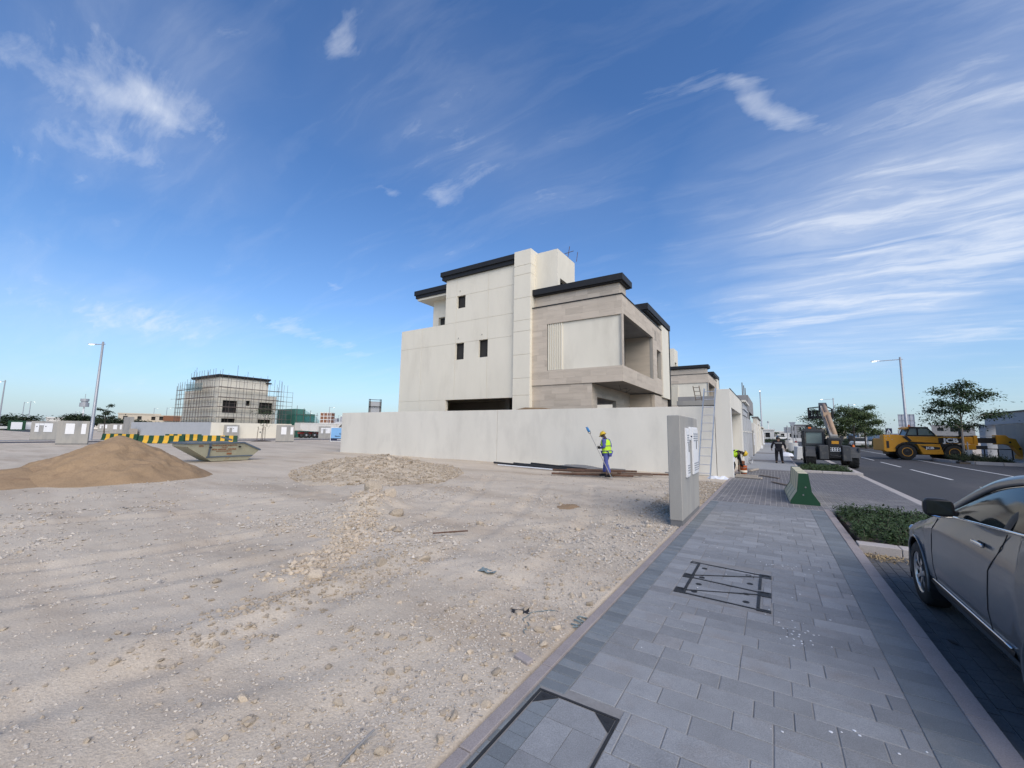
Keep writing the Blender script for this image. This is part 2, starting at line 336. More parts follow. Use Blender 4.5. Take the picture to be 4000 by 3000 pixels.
    def mesh(s, name, smooth=False, fix=True):
        me = bpy.data.meshes.new(name); me.from_pydata(s.v, [], s.f)
        if fix:
            bm = bmesh.new(); bm.from_mesh(me); bmesh.ops.recalc_face_normals(bm, faces=bm.faces); bm.to_mesh(me); bm.free()
        if smooth: me.polygons.foreach_set('use_smooth', [True]*len(me.polygons))
        me.update(); return me
    def obj(s, name, mt, parent=None, smooth=False, loc=None, rot=None, bevel=0, segs=1, auto=None, **pr):
        me = s.mesh(name, smooth)
        if bevel or auto is not None:
            bm = bmesh.new(); bm.from_mesh(me)
            if bevel:
                bmesh.ops.remove_doubles(bm, verts=bm.verts, dist=1e-5)
                es = [e for e in bm.edges if len(e.link_faces) == 2 and e.calc_face_angle(0) > .45]
                bmesh.ops.bevel(bm, geom=es, offset=bevel, segments=segs, affect='EDGES', profile=.5, clamp_overlap=True)
            if auto is not None:
                for f in bm.faces: f.smooth = True
                for e in bm.edges: e.smooth = e.calc_face_angle(0) < R(auto) if len(e.link_faces) == 2 else False
            bm.to_mesh(me); bm.free()
        o = link(name, me, mt, parent, loc, rot); return props(o, **pr)
def text_mesh(body, size, depth=.002, align='CENTER', xs=1.0, bold=0.0):
    cu = bpy.data.curves.new('lettering', 'FONT'); cu.body = body; cu.size = size; cu.extrude = depth; cu.align_x = align; cu.align_y = 'CENTER'; cu.resolution_u = 3; cu.offset = bold
    ob = bpy.data.objects.new('lettering', cu); COL.objects.link(ob); bpy.context.view_layer.update()
    me = bpy.data.meshes.new_from_object(ob.evaluated_get(bpy.context.evaluated_depsgraph_get())); bpy.data.objects.remove(ob); bpy.data.curves.remove(cu)
    if xs != 1: me.transform(Matrix.Diagonal((xs, 1, 1, 1)))
    me.materials.clear(); return me
def _hash(ix, iy, s):
    h = (ix.astype(np.int64)*374761393+iy.astype(np.int64)*668265263+s*974711) & 0x7fffffff
    h = ((h ^ (h >> 13))*1274126177) & 0x7fffffff; h = h ^ (h >> 16); return (h & 0xffff)/65535.0
def vnoise(x, y, s=0):
    x = np.asarray(x, float); y = np.asarray(y, float)
    ix, iy = np.floor(x), np.floor(y); fx, fy = x-ix, y-iy; ux, uy = fx*fx*(3-2*fx), fy*fy*(3-2*fy)
    a, b, c, d = _hash(ix, iy, s), _hash(ix+1, iy, s), _hash(ix, iy+1, s), _hash(ix+1, iy+1, s)
    return (a*(1-ux)+b*ux)*(1-uy)+(c*(1-ux)+d*ux)*uy-.5
def fbm(x, y, o=4, s=0):
    r_, a = 0, 1.0
    for k in range(o): r_ = r_+a*vnoise(x*2**k, y*2**k, s+k*17); a *= .5
    return r_
def grid_obj(name, xs, ys, zf, mt, smooth=True):
    X, Y = np.meshgrid(xs, ys, indexing='ij'); Z = zf(X, Y); nx, ny = X.shape
    V = np.stack([X, Y, Z], -1).reshape(-1, 3); i = np.arange(nx*ny).reshape(nx, ny)
    Fq = np.stack([i[:-1, :-1], i[1:, :-1], i[1:, 1:], i[:-1, 1:]], -1).reshape(-1, 4)
    me = bpy.data.meshes.new(name); me.vertices.add(len(V)); me.vertices.foreach_set('co', V.ravel()); me.loops.add(Fq.size); me.loops.foreach_set('vertex_index', Fq.ravel().astype(np.int32))
    me.polygons.add(len(Fq)); me.polygons.foreach_set('loop_start', np.arange(0, Fq.size, 4, dtype=np.int32)); me.polygons.foreach_set('use_smooth', np.full(len(Fq), smooth)); me.update(calc_edges=True); me.validate()
    return link(name, me, mt)
def np_mesh(name, V, Fc, smooth=False):     # V (n,3), Fc (m,k)
    me = bpy.data.meshes.new(name); k = Fc.shape[1]; me.vertices.add(len(V)); me.vertices.foreach_set('co', np.ascontiguousarray(V, dtype=np.float32).ravel())
    me.loops.add(Fc.size); me.loops.foreach_set('vertex_index', np.ascontiguousarray(Fc, dtype=np.int32).ravel()); me.polygons.add(len(Fc))
    me.polygons.foreach_set('loop_start', np.arange(0, Fc.size, k, dtype=np.int32)); me.polygons.foreach_set('use_smooth', np.full(len(Fc), smooth)); me.update(calc_edges=True); me.validate(); return me

# ================================================================ ground
def seg_d(x, y, pts):
    """distance to a polyline and the parameter along it (0..1)"""
    best = np.full(np.shape(x), 1e9); tt = np.zeros(np.shape(x)); n = len(pts)-1
    for k in range(n):
        (ax, ay), (bx, by) = pts[k], pts[k+1]; dx, dy = bx-ax, by-ay
        t = np.clip(((x-ax)*dx+(y-ay)*dy)/(dx*dx+dy*dy), 0, 1); d = np.hypot(x-ax-t*dx, y-ay-t*dy)
        mk = d < best; best = np.where(mk, d, best); tt = np.where(mk, (k+t)/n, tt)
    return best, tt
RIDGE = [(-12.0, 9.6), (-9.6, 7.6), (-8.3, 6.75), (-6.7, 5.2), (-5.5, 4.1), (-5.0, 3.0)]
RIDGE2 = [(-5.2, 4.9), (-4.4, 4.0), (-4.25, 3.1), (-4.15, 2.3), (-4.3, 1.5)]
def offset(pts, o):
    out = []
    for i, (a, b) in enumerate(pts):
        p, q = pts[max(i-1, 0)], pts[min(i+1, len(pts)-1)]; dx, dy = q[0]-p[0], q[1]-p[1]; l_ = math.hypot(dx, dy); out.append((a-dy/l_*o, b+dx/l_*o))
    return out
_T = [[(-8.6, -1.5), (-7.2, 1.2), (-6.6, 3.6), (-6.9, 6.6), (-8.2, 9.6), (-10.5, 13.5)], [(-3.4, -1.0), (-3.1, 2.0), (-3.4, 5.0), (-4.2, 8.5), (-5.8, 12.6)], [(-13.5, 0.0), (-11.2, 3.6), (-11.4, 7.0), (-14.5, 9.5), (-22, 14)]]
TRACKS = [offset(q, o) for q in _T for o in (-.8, .8)]
def sm(a, b, x): t = np.clip((x-a)/(b-a), 0, 1); return t*t*(3-2*t)
def gz(x, y):
    x = np.asarray(x, float); y = np.asarray(y, float)
    near = np.exp(-(np.hypot(x, y)/22.0)**2)
    z = .07*fbm(x*.22, y*.22, 3, 3)
    u, v = x*.5+y*.87, -x*.87+y*.5                                   # wheel tracks cross the lot
    z = z+near*(.055*fbm(u*.22, v*1.5, 4, 9)+.028*fbm(x*1.7, y*1.7, 3, 21)+.016*fbm(x*5, y*5, 3, 5))
    d, t = seg_d(x, y, RIDGE); hgt = .07+.20*np.exp(-((t-.42)/.13)**2); wid = .30+.28*np.exp(-((t-.42)/.15)**2)
    z = z+hgt*np.exp(-(d/wid)**2)*(1+1.1*fbm(x*3, y*3, 3, 31))
    d, t = seg_d(x, y, RIDGE2); z = z+.06*np.exp(-(d/.35)**2)*(1+1.2*fbm(x*3, y*3, 3, 37))
    z = z-.03*np.exp(-((x+9.8)**2+(y-14.2)**2)/8)
    for TR_ in TRACKS:                                               # wheel ruts with low berms and tread marks
        d, t = seg_d(x, y, TR_); z = z-.030*np.exp(-(d/.16)**2)+.014*np.exp(-((d-.30)/.10)**2)+.006*np.exp(-(d/.15)**4)*np.sin(t*len(TR_)*46)
    e = sm(-3.2, -1.7, x)*(y > -4)
    z = z*(1-e)+(-.018+.012*fbm(x*4, y*4, 3, 44))*e
    far = np.clip((np.hypot(x, y)-45)/30, 0, 1); z = z*(1-far)-.03*far
    drop = sm(-1.62, -1.55, x)
    z = z*(1-drop)-.45*drop
    return z
def axis_pts(lo, hi, a, b, fine, grow=1.07, cap=400):
    p = list(np.arange(a, b+1e-6, fine)); s = fine
    while p[-1] < hi: s = min(s*grow, cap); p.append(p[-1]+s)
    s = fine
    while p[0] > lo: s = min(s*grow, cap); p.insert(0, p[0]-s)
    return np.array(p)
gx = axis_pts(-6000, 6000, -10, -1.45, .055); gy = axis_pts(-6000, 6000, 1.0, 12, .06)
ground = grid_obj('ground', gx, gy, gz, 'sand'); props(ground, kind='structure')

# ---------------------------------------------------------------- loose stones
ICO = None
def ico():
    bm = bmesh.new(); bmesh.ops.create_icosphere(bm, subdivisions=1, radius=1); v = np.array([q.co[:] for q in bm.verts]); f = np.array([[q.index for q in p.verts] for p in bm.faces]); bm.free(); return v, f
IV, IF = ico()
OV = np.array([(1, 0, 0), (-1, 0, 0), (0, 1, 0), (0, -1, 0), (0, 0, 1), (0, 0, -1)], float)
OF = np.array([(0, 2, 4), (2, 1, 4), (1, 3, 4), (3, 0, 4), (2, 0, 5), (1, 2, 5), (3, 1, 5), (0, 3, 5)])
def stones(name, x, y, r, base='o', sink=.25, zf=gz):
    bv, bf = (OV, OF) if base == 'o' else (IV, IF); n = len(x); k = len(bv)
    V = bv[None]*(1+RNG.uniform(-.32, .32, (n, k, 1)))+RNG.uniform(-.12, .12, (n, k, 3))
    V = V*(r[:, None, None]*np.stack([RNG.uniform(.75, 1.35, n), RNG.uniform(.7, 1.1, n), RNG.uniform(.45, .8, n)], -1)[:, None, :])
    a = RNG.uniform(0, 6.28, n); c, s = np.cos(a)[:, None], np.sin(a)[:, None]
    tl = RNG.uniform(-.35, .35, n)[:, None]
    X = V[..., 0]*c-V[..., 1]*s; Y = V[..., 0]*s+V[..., 1]*c; Z = V[..., 2]+X*tl
    V = np.stack([X+x[:, None], Y+y[:, None], Z+(zf(x, y)+r*(.5-sink))[:, None]], -1).reshape(-1, 3)
    Fc = (bf[None]+(np.arange(n)*k)[:, None, None]).reshape(-1, 3)
    return np_mesh(name, V, Fc)
def scatter(n, fn):
    xs, ys = [], []
    while len(xs) < n:
        x, y = fn(n*2); xs += list(x); ys += list(y)
    return np.array(xs[:n]), np.array(ys[:n])
def near_field(n, lo=1.2, hi=13, p=.55):
    a = R(90+32.5)+RNG.uniform(-R(56), R(54), n); d = lo+(hi-lo)*RNG.uniform(0, 1, n)**p
    x, y = d*np.cos(a), d*np.sin(a); dens = .10+1.0*np.exp(-((x+1.6)/1.3)**2)+.45*(fbm(x*.6, y*.6, 3, 77) > .12)
    k = (x < -1.66) & (RNG.uniform(0, 1, n) < dens); return x[k], y[k]
x, y = scatter(24000, lambda n: near_field(n, 1.2, 11, .75)); r = RNG.uniform(.003, .0115, len(x))*(1+.06*np.hypot(x, y))
gravel = link('gravel', stones('gravel', x, y, r), 'pebble'); props(gravel, 'fine pale gravel and grit strewn over the sandy lot beside the kerb', 'gravel', kind='stuff')
x, y = scatter(2000, lambda n: near_field(n, 1.5, 17, .8)); r = RNG.uniform(.008, .022, len(x))*RNG.choice([1, 1, 1, 1.7], len(x))
g2 = link('gravel', stones('gravel', x, y, r, 'i'), 'stone'); props(g2, 'thumb sized broken stones scattered over the sandy lot', 'gravel', kind='stuff')
x, y = scatter(5200, lambda n: near_field(n, 6, 18, 1.0)); r = RNG.uniform(.010, .024, len(x))*RNG.choice([1, 1, 1.8], len(x))
g2b = link('gravel', stones('gravel', x, y, r), 'pebble'); props(g2b, 'loose dark and pale stones dotted over the middle of the lot', 'gravel', kind='stuff')
def along(pts, n, spread):
    t = RNG.uniform(0, len(pts)-1.001, n); i = t.astype(int); f = t-i; A = np.array(pts)
    q = A[i]*(1-f)[:, None]+A[i+1]*f[:, None]; return q[:, 0]+RNG.normal(0, spread, n), q[:, 1]+RNG.normal(0, spread, n)
x, y = along(RIDGE[1:], 3600, .20); r = RNG.uniform(.005, .016, len(x))*RNG.choice([.8, 1, 1, 1.5, 3.0], len(x))
g3 = link('rubble_ridge', stones('rubble_ridge', x, y, r, 'i'), 'stone'); props(g3, 'line of broken limestone rubble pushed up across the lot', 'rubble', kind='stuff')
x, y = along(RIDGE2, 700, .30); r = RNG.uniform(.008, .026, len(x))
g4 = link('rubble_ridge', stones('rubble_ridge', x, y, r, 'i'), 'stone'); props(g4, 'low scatter of rubble beside the rebar on the lot', 'rubble', kind='stuff')
# gravel bank beside the concrete meter pillar
x = RNG.uniform(-2.7, -1.62, 2200); y = RNG.uniform(10.0, 17.5, 2200); r = RNG.uniform(.012, .035, len(x))
g5 = link('gravel', stones('gravel', x, y, r, 'i'), 'stone'); props(g5, 'bed of coarse grey stones between the meter pillar and the ladder', 'gravel', kind='stuff')

# single rocks that stand out
def rock_mesh(seed, sub=2):
    bm = bmesh.new(); bmesh.ops.create_icosphere(bm, subdivisions=sub, radius=1); rg = random.Random(seed)
    nrm = [Vector((rg.uniform(-1, 1), rg.uniform(-1, 1), rg.uniform(-1, 1))).normalized() for _ in range(9)]; dd = [rg.uniform(.45, .85) for _ in nrm]
    for v in bm.verts:
        for n_, d_ in zip(nrm, dd):
            e = v.co.dot(n_)-d_
            if e > 0: v.co -= n_*e
        v.co *= 1+rg.uniform(-.05, .05)
    me = bpy.data.meshes.new('rock'); bm.to_mesh(me); bm.free(); return me
RK = [rock_mesh(s) for s in range(7)]
for q in RK: q.materials.append(MATS['stone'])
def rock(x, y, s, label, group=None, k=None, dz=0.0):
    o = link('rock', RK[random.randrange(7) if k is None else k], None, loc=(x, y, float(gz(x, y))+s*.22+dz), rot=(random.uniform(-.3, .3), random.uniform(-.3, .3), random.uniform(0, 6.3)), scale=(s*random.uniform(.9, 1.25), s*random.uniform(.75, 1.0), s*random.uniform(.55, .8)))
    return props(o, label, 'rock', group)
rock(-8.28, 6.77, .27, 'large tan rock leaning on the crest of the rubble ridge', k=0, dz=.10)
rock(-8.55, 7.0, .24, 'flat grey rock behind the large tan rock on the ridge crest', k=1, dz=.10)
rock(-8.0, 7.05, .20, 'pale slab of rock at the right of the ridge crest', k=2, dz=.05)
rock(-6.7, 6.1, .17, 'pale cracked boulder at the foot of the rubble ridge', k=3)
rock(-5.95, 5.35, .13, 'pale rock at the end of the ridge, uphill one of a pair', k=4)
rock(-5.6, 5.15, .12, 'pale rock at the end of the ridge, downhill one of a pair', k=5)
rock(-4.35, 3.75, .10, 'bluish grey rock in the low rubble scatter by the rebar', k=6)
rock(-4.15, 4.3, .11, 'pale stone block in the low rubble scatter by the rebar', k=0)
rock(-4.6, 3.0, .12, 'pale oblong rock at the near end of the rubble scatter', k=1)
for (a, b, s) in [(-2.6, 4.2, .045), (-3.9, 3.4, .05), (-3.3, 3.1, .04), (-2.9, 2.6, .055), (-2.0, 2.55, .05), (-2.35, 2.9, .045), (-1.85, 2.75, .06), (-1.9, 3.5, .07), (-1.78, 3.62, .065), (-1.75, 3.3, .06), (-2.1, 3.25, .06),
                  (-1.72, 4.3, .07), (-1.86, 4.45, .06), (-1.98, 4.4, .05), (-1.75, 4.75, .06), (-1.95, 4.85, .055), (-2.2, 4.6, .045), (-1.7, 2.4, .05), (-1.8, 2.2, .06), (-2.25, 2.1, .045), (-1.74, 2.0, .05), (-2.5, 1.85, .05), (-1.95, 1.75, .06), (-2.9, 2.05, .04),
                  (-3.4, 2.3, .045), (-5.6, 2.4, .07), (-6.6, 3.2, .06), (-7.4, 4.8, .09), (-4.9, 6.6, .09), (-3.6, 6.2, .08), (-3.2, 7.4, .09), (-2.4, 7.1, .07), (-2.0, 7.6, .07), (-1.9, 8.1, .08), (-2.15, 8.35, .09), (-2.5, 9.3, .07), (-6.0, 8.6, .10), (-4.6, 9.6, .09), (-7.6, 10.4, .10), (-3.1, 11.2, .10), (-10.2, 5.4, .08), (-3.0, 1.5, .05), (-3.9, 1.7, .06), (-2.7, 3.6, .04)]:
    rock(a, b, s*.78, 'loose pale limestone rock lying on the sandy lot', 'loose rocks on the sandy lot')

# heaps
def heap(name, cx, cy, rx, ry, h, rot, mt, label, cat, n=110, rough=.06, seed=1, pw=1.0, shape=None):
    c, s = math.cos(rot), math.sin(rot)
    def zf(X, Y):
        u, v = (X*c+Y*s)/rx, (-X*s+Y*c)/ry
        d = np.hypot(u, v)*(1+.22*fbm(X*.5, Y*.5, 3, seed)); q = np.clip(1-d, -.12, 1)
        z = h*np.sign(q)*np.abs(q)**pw if shape is None else shape(u, v, X, Y)
        z = z+np.clip(q*4, 0, 1)*(rough*fbm(X*1.1, Y*1.1, 4, seed+3)+rough*.5*fbm(X*4, Y*4, 3, seed+5)); return np.where(q <= -.11, -.15, z)
    e = max(rx, ry)*1.15; o = grid_obj(name, np.linspace(-e, e, n), np.linspace(-e, e, n), zf, mt); o.location = (cx, cy, float(gz(cx, cy))); props(o, label, cat); return o, zf
sp, _ = heap('sand_pile', -20.0, 4.95, 3.6, 2.75, 1.50, R(0), 'heap_sand', 'conical pile of brown building sand on the pale lot', 'sand pile', 170, .16, 5)
sp2, _ = heap('sand_pile', -19.9, 2.7, 2.0, 2.4, .46, R(10), 'heap_sand', 'low tongue of brown sand spilling from the big sand pile', 'sand pile', 90, .06, 8)
mo, mzf = heap('rubble_mound', -14.8, 12.4, 3.4, 5.4, .62, R(52), 'rubble', 'long heap of tan limestone rubble in front of the white wall end', 'rubble pile', 150, .20, 12, .85)
def mz(x, y): return np.maximum(mzf(x+14.8, y-12.4)+float(gz(-14.8, 12.4)), gz(x, y))
th = RNG.uniform(0, 6.28, 6500); q = np.sqrt(RNG.uniform(0, 1.15, 6500)); uu_, vv_ = q*np.cos(th)*3.3, q*np.sin(th)*5.2
x = -14.8+uu_*math.cos(R(52))-vv_*math.sin(R(52)); y = 12.4+uu_*math.sin(R(52))+vv_*math.cos(R(52)); r = RNG.uniform(.012, .038, 6500)*RNG.choice([.7, 1, 1, 2.0], 6500)
k = (y < 19.6) & (x < -2); x, y, r = x[k], y[k], r[k]
g6 = link('rubble_stones', stones('rubble_stones', x, y, r, 'i', zf=mz), 'stone'); props(g6, 'broken stones covering the rubble heap by the white wall', 'rubble', kind='stuff')
for i, (a, b, s) in enumerate([(-16.4, 13.5, .20), (-14.4, 13.6, .24), (-13.3, 12.7, .18), (-15.6, 12.4, .17), (-17.6, 13.6, .18), (-13.8, 12.0, .15), (-13.4, 10.6, .14), (-12.6, 11.9, .15)]):
    o = rock(a, b, s, 'chunk of tan limestone lying on the rubble heap', 'rocks on the rubble heap'); o.location.z = float(mz(np.array(a), np.array(b)))+s*.2

# ================================================================ footpath
def slab(name, x0, x1, y0, y1, z, mt, th=.12, kind='structure', parent=None):
    o = B().box(x0, x1, y0, y1, z-th, z).obj(name, mt, parent); 
    if not parent: o['kind'] = kind
    return o
pv = slab('pavement', -1.60, 1.00, -3.0, 12.62, -.0055, 'joint_sand', .25)
def paver_mesh(w, d, h=.05, b=.004):
    return B().box(-w/2, w/2, -d/2, d/2, -h, 0).obj('paver', None, bevel=b)
_pm = {}
def paver(parent, x, y, w, d, mt, z=0.0, name='paver', h=.05, g=.006):
    key = (round(w, 3), round(d, 3), mt, h)
    if key not in _pm:
        bb = B().box(-(w-g)/2, (w-g)/2, -(d-g)/2, (d-g)/2, -h, 0); o = bb.obj(name, mt, bevel=.0035); _pm[key] = o.data; bpy.data.objects.remove(o)
    return link(name, _pm[key], mt, parent, (x, y, z+random.uniform(-.0018, .0018)), (random.uniform(-.003, .003), random.uniform(-.003, .003), 0))
MH1 = (-1.475, -.905, 1.50, 2.745); MH2 = (-1.06, -.10, 5.12, 6.48)
def in_rect(x0, x1, y0, y1, q): return x1 > q[0]+.01 and x0 < q[1]-.01 and y1 > q[2]+.01 and y0 < q[3]-.01
fld = []; yy = 1.24
X0, X1 = -1.30, .69
rs = random.Random(3)
def cut(x0, x1, y0, y1, holes):
    """what is left of a paver in its row beside a cover"""
    seg = [(x0, x1)]
    for q in holes:
        if y1 > q[2]+.01 and y0 < q[3]-.01:
            ns = []
            for a, b in seg:
                if b <= q[0] or a >= q[1]: ns.append((a, b)); continue
                if a < q[0]: ns.append((a, q[0]))
                if b > q[1]: ns.append((q[1], b))
            seg = ns
    return [(a, b) for a, b in seg if b-a > .03]
row = 0
while yy < 12.5:
    xx = X0
    ws = []
    tot_ = 0
    while tot_ < X1-X0-.001:
        w_ = rs.choice([.221, .3317, .4422, .3317]); w_ = min(w_, X1-X0-tot_)
        if X1-X0-tot_-w_ < .1: w_ = X1-X0-tot_
        ws.append(w_); tot_ += w_
    for w_ in ws:
        for a, b in cut(xx, xx+w_, yy, min(yy+.2005, 12.56), [MH1, MH2]): fld.append(((a+b)/2, yy+.1, b-a, .2))
        xx += w_
    yy += .2
fld.sort(key=lambda q: math.hypot(q[0], q[1]))
for q in fld[:298]: paver(pv, *q, 'paver')
bb = B()
for q in fld[298:]: bb.box(q[0]-q[2]/2+.003, q[0]+q[2]/2-.003, q[1]-.097, q[1]+.097, -.04, random.uniform(-.0015, .0015))
if fld[298:]: o = bb.obj('pavers_beyond', 'paver', pv); o['kind'] = 'stuff'
y = 1.2
while y < 12.5:                                                       # dark soldier courses along both edges
    for a, b in cut(-1.51, -1.30, y, y+.105, [MH1]):
        if b-a > .03: paver(pv, (a+b)/2, y+.0525, round(b-a, 2), .105, 'paver_dark', name='edge_paver')
    y += .105
y = 1.2
while y < 12.5: paver(pv, .83, y+.105, .28, .21, 'paver_dark', name='edge_paver'); y += .21
y = 1.0
while y < 26: paver(pv, -1.556, y+.5, .09, 1.0, 'kerb', .012, 'edge_kerb', .2); y += 1.0
y = .9
while y < 12.4: paver(pv, 1.04, y+.315, .14, .63, 'kerb', .004, 'kerb_stone', .26, .008); y += .63

# recessed access covers
mh = empty('access_cover', (0, 0, 0), 0, 'paved recessed access cover with chamfered corners in an iron frame', 'manhole cover', )
x0, x1, y0, y1 = MH1; fr = B()
for a in ((x0, x0+.016, y0, y1), (x1-.016, x1, y0, y1), (x0+.016, x1-.016, y1-.016, y1), (x0+.016, x1-.016, y0, y0+.016)): fr.box(a[0], a[1], a[2], a[3], -.06, .001)
fr.obj('frame', 'iron', mh)
B().box(x0+.02, x1-.02, y0+.02, y1-.02, -.06, -.014).obj('tray', 'joint_pale', mh)
cch = .13
for sx, sy in ((0, 1), (1, 1), (0, 0), (1, 0)):
    cx_, cy_ = (x0+.023, x1-.023)[sx], (y0+.023, y1-.023)[sy]; dx, dy = (1, -1)[sx]*cch, (1, -1)[sy]*cch
    b_ = B().prism([(cx_, cy_), (cx_+dx, cy_), (cx_, cy_+dy)], -.05, -.0015, 'z'); o = b_.obj('corner_plate', 'iron', mh)
    B().cyl((cx_+dx*.3, cy_+dy*.3, -.01), (cx_+dx*.3, cy_+dy*.3, -.0002), .016, n=10).obj('lifting_hole', 'black_plastic', mh)
def clip_poly(a, b, c, d):
    poly = [(a, c), (b, c), (b, d), (a, d)]
    X_0, X_1, Y_0, Y_1 = x0+.03, x1-.03, y0+.03, y1-.03
    for sx, sy in ((0, 1), (1, 1), (0, 0), (1, 0)):
        nx, ny = (1, -1)[sx], (1, -1)[sy]; ox, oy = (X_0, X_1)[sx], (Y_0, Y_1)[sy]
        out = []
        f_ = lambda p: (p[0]-ox)*nx+(p[1]-oy)*ny-cch
        for i in range(len(poly)):
            p, q = poly[i], poly[(i+1) % len(poly)]; fp, fq = f_(p), f_(q)
            if fp >= 0: out.append(p)
            if fp*fq < 0: t = fp/(fp-fq); out.append((p[0]+(q[0]-p[0])*t, p[1]+(q[1]-p[1])*t))
        poly = out
        if len(poly) < 3: return None
    return poly
cols = [(x0+.03, -1.315), (-1.311, x1-.03)]
for ci, (a, b) in enumerate(cols):
    y = y1-.03; k = 0
    while y > y0+.05:
        dy = (.11 if ci == 0 else (.21, .32)[k % 2]); yb = max(y-dy, y0+.03); parts_ = [(a, b)] if ci == 0 or k % 2 == 0 else [(a, a+.19), (a+.194, b)]
        for aa, bb_ in parts_:
            pl_ = clip_poly(aa, bb_, yb+.004, y)
            if pl_: B().prism(pl_, -.03, -.001, 'z').obj('paver', 'paver' if ci else 'paver_dark', mh)
        y = yb; k += 1
mh2 = empty('access_cover', (0, 0, 0), 0, 'double paved access cover with black zigzag iron frame', 'manhole cover')
x0, x1, y0, y1 = MH2
B().box(x0, x1, y0, y1, -.06, -.015).obj('tray', 'joint_sand', mh2)
yy = y0
while yy < y1-.02:
    xx = x0; yb = min(yy+.2, y1)
    while xx < x1-.02:
        w_ = min(rs.choice([.22, .33]), x1-xx); paver(mh2, xx+w_/2, (yy+yb)/2, round(w_, 3), round(yb-yy, 3), 'paver', -.002); xx += w_
    yy = yb
fr = B(); bz = .004
def strip(a, b, w_): fr.bar((*a, bz-.005), (*b, bz-.005), w_, .012)
ya, yb, yc, yd = 5.17, 5.36, 5.80, 6.42
strip((-.99, 5.19), (-.17, 5.14), .022); strip((-.97, 5.28), (-.20, 5.62), .020); strip((-.98, 5.78), (-.20, 5.70), .022); strip((-.98, 5.86), (-.20, 6.30), .020); strip((-1.0, 6.46), (-.18, 6.38), .022)
strip((-.95, 5.36), (-.95, 5.72), .030); strip((-.95, 5.92), (-.95, 6.40), .030); strip((-.215, 5.20), (-.215, 5.56), .030); strip((-.215, 5.78), (-.215, 6.24), .030)
for (a, b, c, d) in ((-1.05, -.93, 5.17, 5.34), (-1.05, -.93, 5.74, 5.90), (-1.06, -.94, 6.40, 6.48), (-.23, -.10, 5.12, 5.18), (-.23, -.10, 5.58, 5.74), (-.23, -.10, 6.27, 6.42)):
    fr.box(a, b, c, c+.022, -.01, bz).box(a, b, d-.022, d, -.01, bz).box(a, a+.022, c+.022, d-.022, -.01, bz).box(b-.022, b, c+.022, d-.022, -.01, bz); fr.box(a+.02, b-.02, c+.02, d-.02, -.02, -.0012)
fr.obj('frame', 'iron', mh2)
for (a, b) in ((-.85, 5.30), (-.84, 5.58), (-.84, 5.85), (-.86, 6.25), (-.33, 5.30), (-.34, 5.56), (-.32, 5.95), (-.35, 6.28)):
    B().lathe([(.0, -.004), (.034, -.004), (.034, .001), (.022, .001), (.020, -.003), (.0, -.003)], (a, b, .001), n=12).obj('lifting_key', 'iron', mh2)

# white paint splashes
bb = B(); rp = random.Random(5)
def blob(x, y, r_): bb.prism([(x+r_*rp.uniform(.7, 1.1)*math.cos(t*.7854), y+r_*rp.uniform(.6, 1.0)*math.sin(t*.7854)) for t in range(8)], .0005, .0032, 'z')
for _ in range(34): blob(rp.uniform(-1.1, .7), rp.uniform(3.0, 9.5), rp.uniform(.003, .010))
for _ in range(30): blob(rp.gauss(.12, .10), rp.gauss(4.75, .12), rp.uniform(.003, .010))
for _ in range(20): blob(rp.gauss(.1, .2), rp.gauss(7.0, .06), rp.uniform(.003, .011))
for _ in range(10): blob(rp.gauss(.35, .2), rp.gauss(3.35, .18), rp.uniform(.004, .013))
o = bb.obj('paint_splashes', 'white_plastic', pv); o['kind'] = 'stuff'

# ---------------------------------------------------------------- crossing, bays, far footpath, road
dv = slab('driveway', -1.51, 3.28, 12.64, 24.95, -.005, 'joint_pale', .25)
dl = []; nx = int((3.25+1.5)/.125)
for i in range(nx):
    x = -1.5+.125*(i+.5); off = .1 if i % 2 else 0; y = 12.66-off
    while y < 24.9:
        a, b = max(y, 12.66), min(y+.25, 24.93)
        if b-a > .05: dl.append((x, (a+b)/2, .125, b-a))
        y += .25
dl.sort(key=lambda q: q[1]); front = dl[:296]
for q in front: paver(dv, q[0], q[1], q[2], round(q[3], 2), 'paver_drive', 0.0 if q[0] < 1.1 else -.02*0, 'paver', .04, .012)
bb = B()
for q in dl[296:]: bb.box(q[0]-.0555, q[0]+.0555, q[1]-q[3]/2+.004, q[1]+q[3]/2-.004, -.04, random.uniform(-.0018, .0018))
o = bb.obj('pavers_beyond', 'paver_drive', dv); o['kind'] = 'stuff'
fp = slab('pavement', -1.51, 1.05, 24.97, 140, -.002, 'paver', .25)
for a, b in ((24.97, 25.6), (33.0, 35.2), (47, 49.5)): B().box(-1.5, 1.04, a, b, -.05, .003).obj('paved_band', 'paver_drive', fp)
y = 25.0
while y < 60: paver(fp, 1.115, y+.5, .12, 1.0, 'kerb_pale', .004, 'kerb_stone', .26, .01); y += 1.0
ZR = -.10
rd = slab('road', 3.62, 11.0, -60, 420, ZR-.004, 'asphalt', .3)
bay = slab('parking_bay', 1.06, 3.28, -8, 8.98, ZR-.010, 'dust', .2)
bb = B(); i = 0; x = 1.12
while x < 3.2:
    y = -.2-(i % 2)*.1
    while y < 8.95: bb.box(x+.004, x+.121, y+.004, y+.196, ZR-.05, ZR+random.uniform(-.002, .001)); y += .2
    x += .125; i += 1
o = bb.obj('bay_pavers', 'paver_bay', bay); o['kind'] = 'stuff'
fk = slab('flush_kerb', 3.29, 3.60, -10, 60, ZR+.03, 'kerb_pale', .25)
slab('parking_bay', 1.18, 3.28, 29.6, 60, ZR-.008, 'paver_bay', .2)
slab('pavement', 15.2, 17.1, 20, 300, .06, 'kerb_pale', .3)
rm = B()
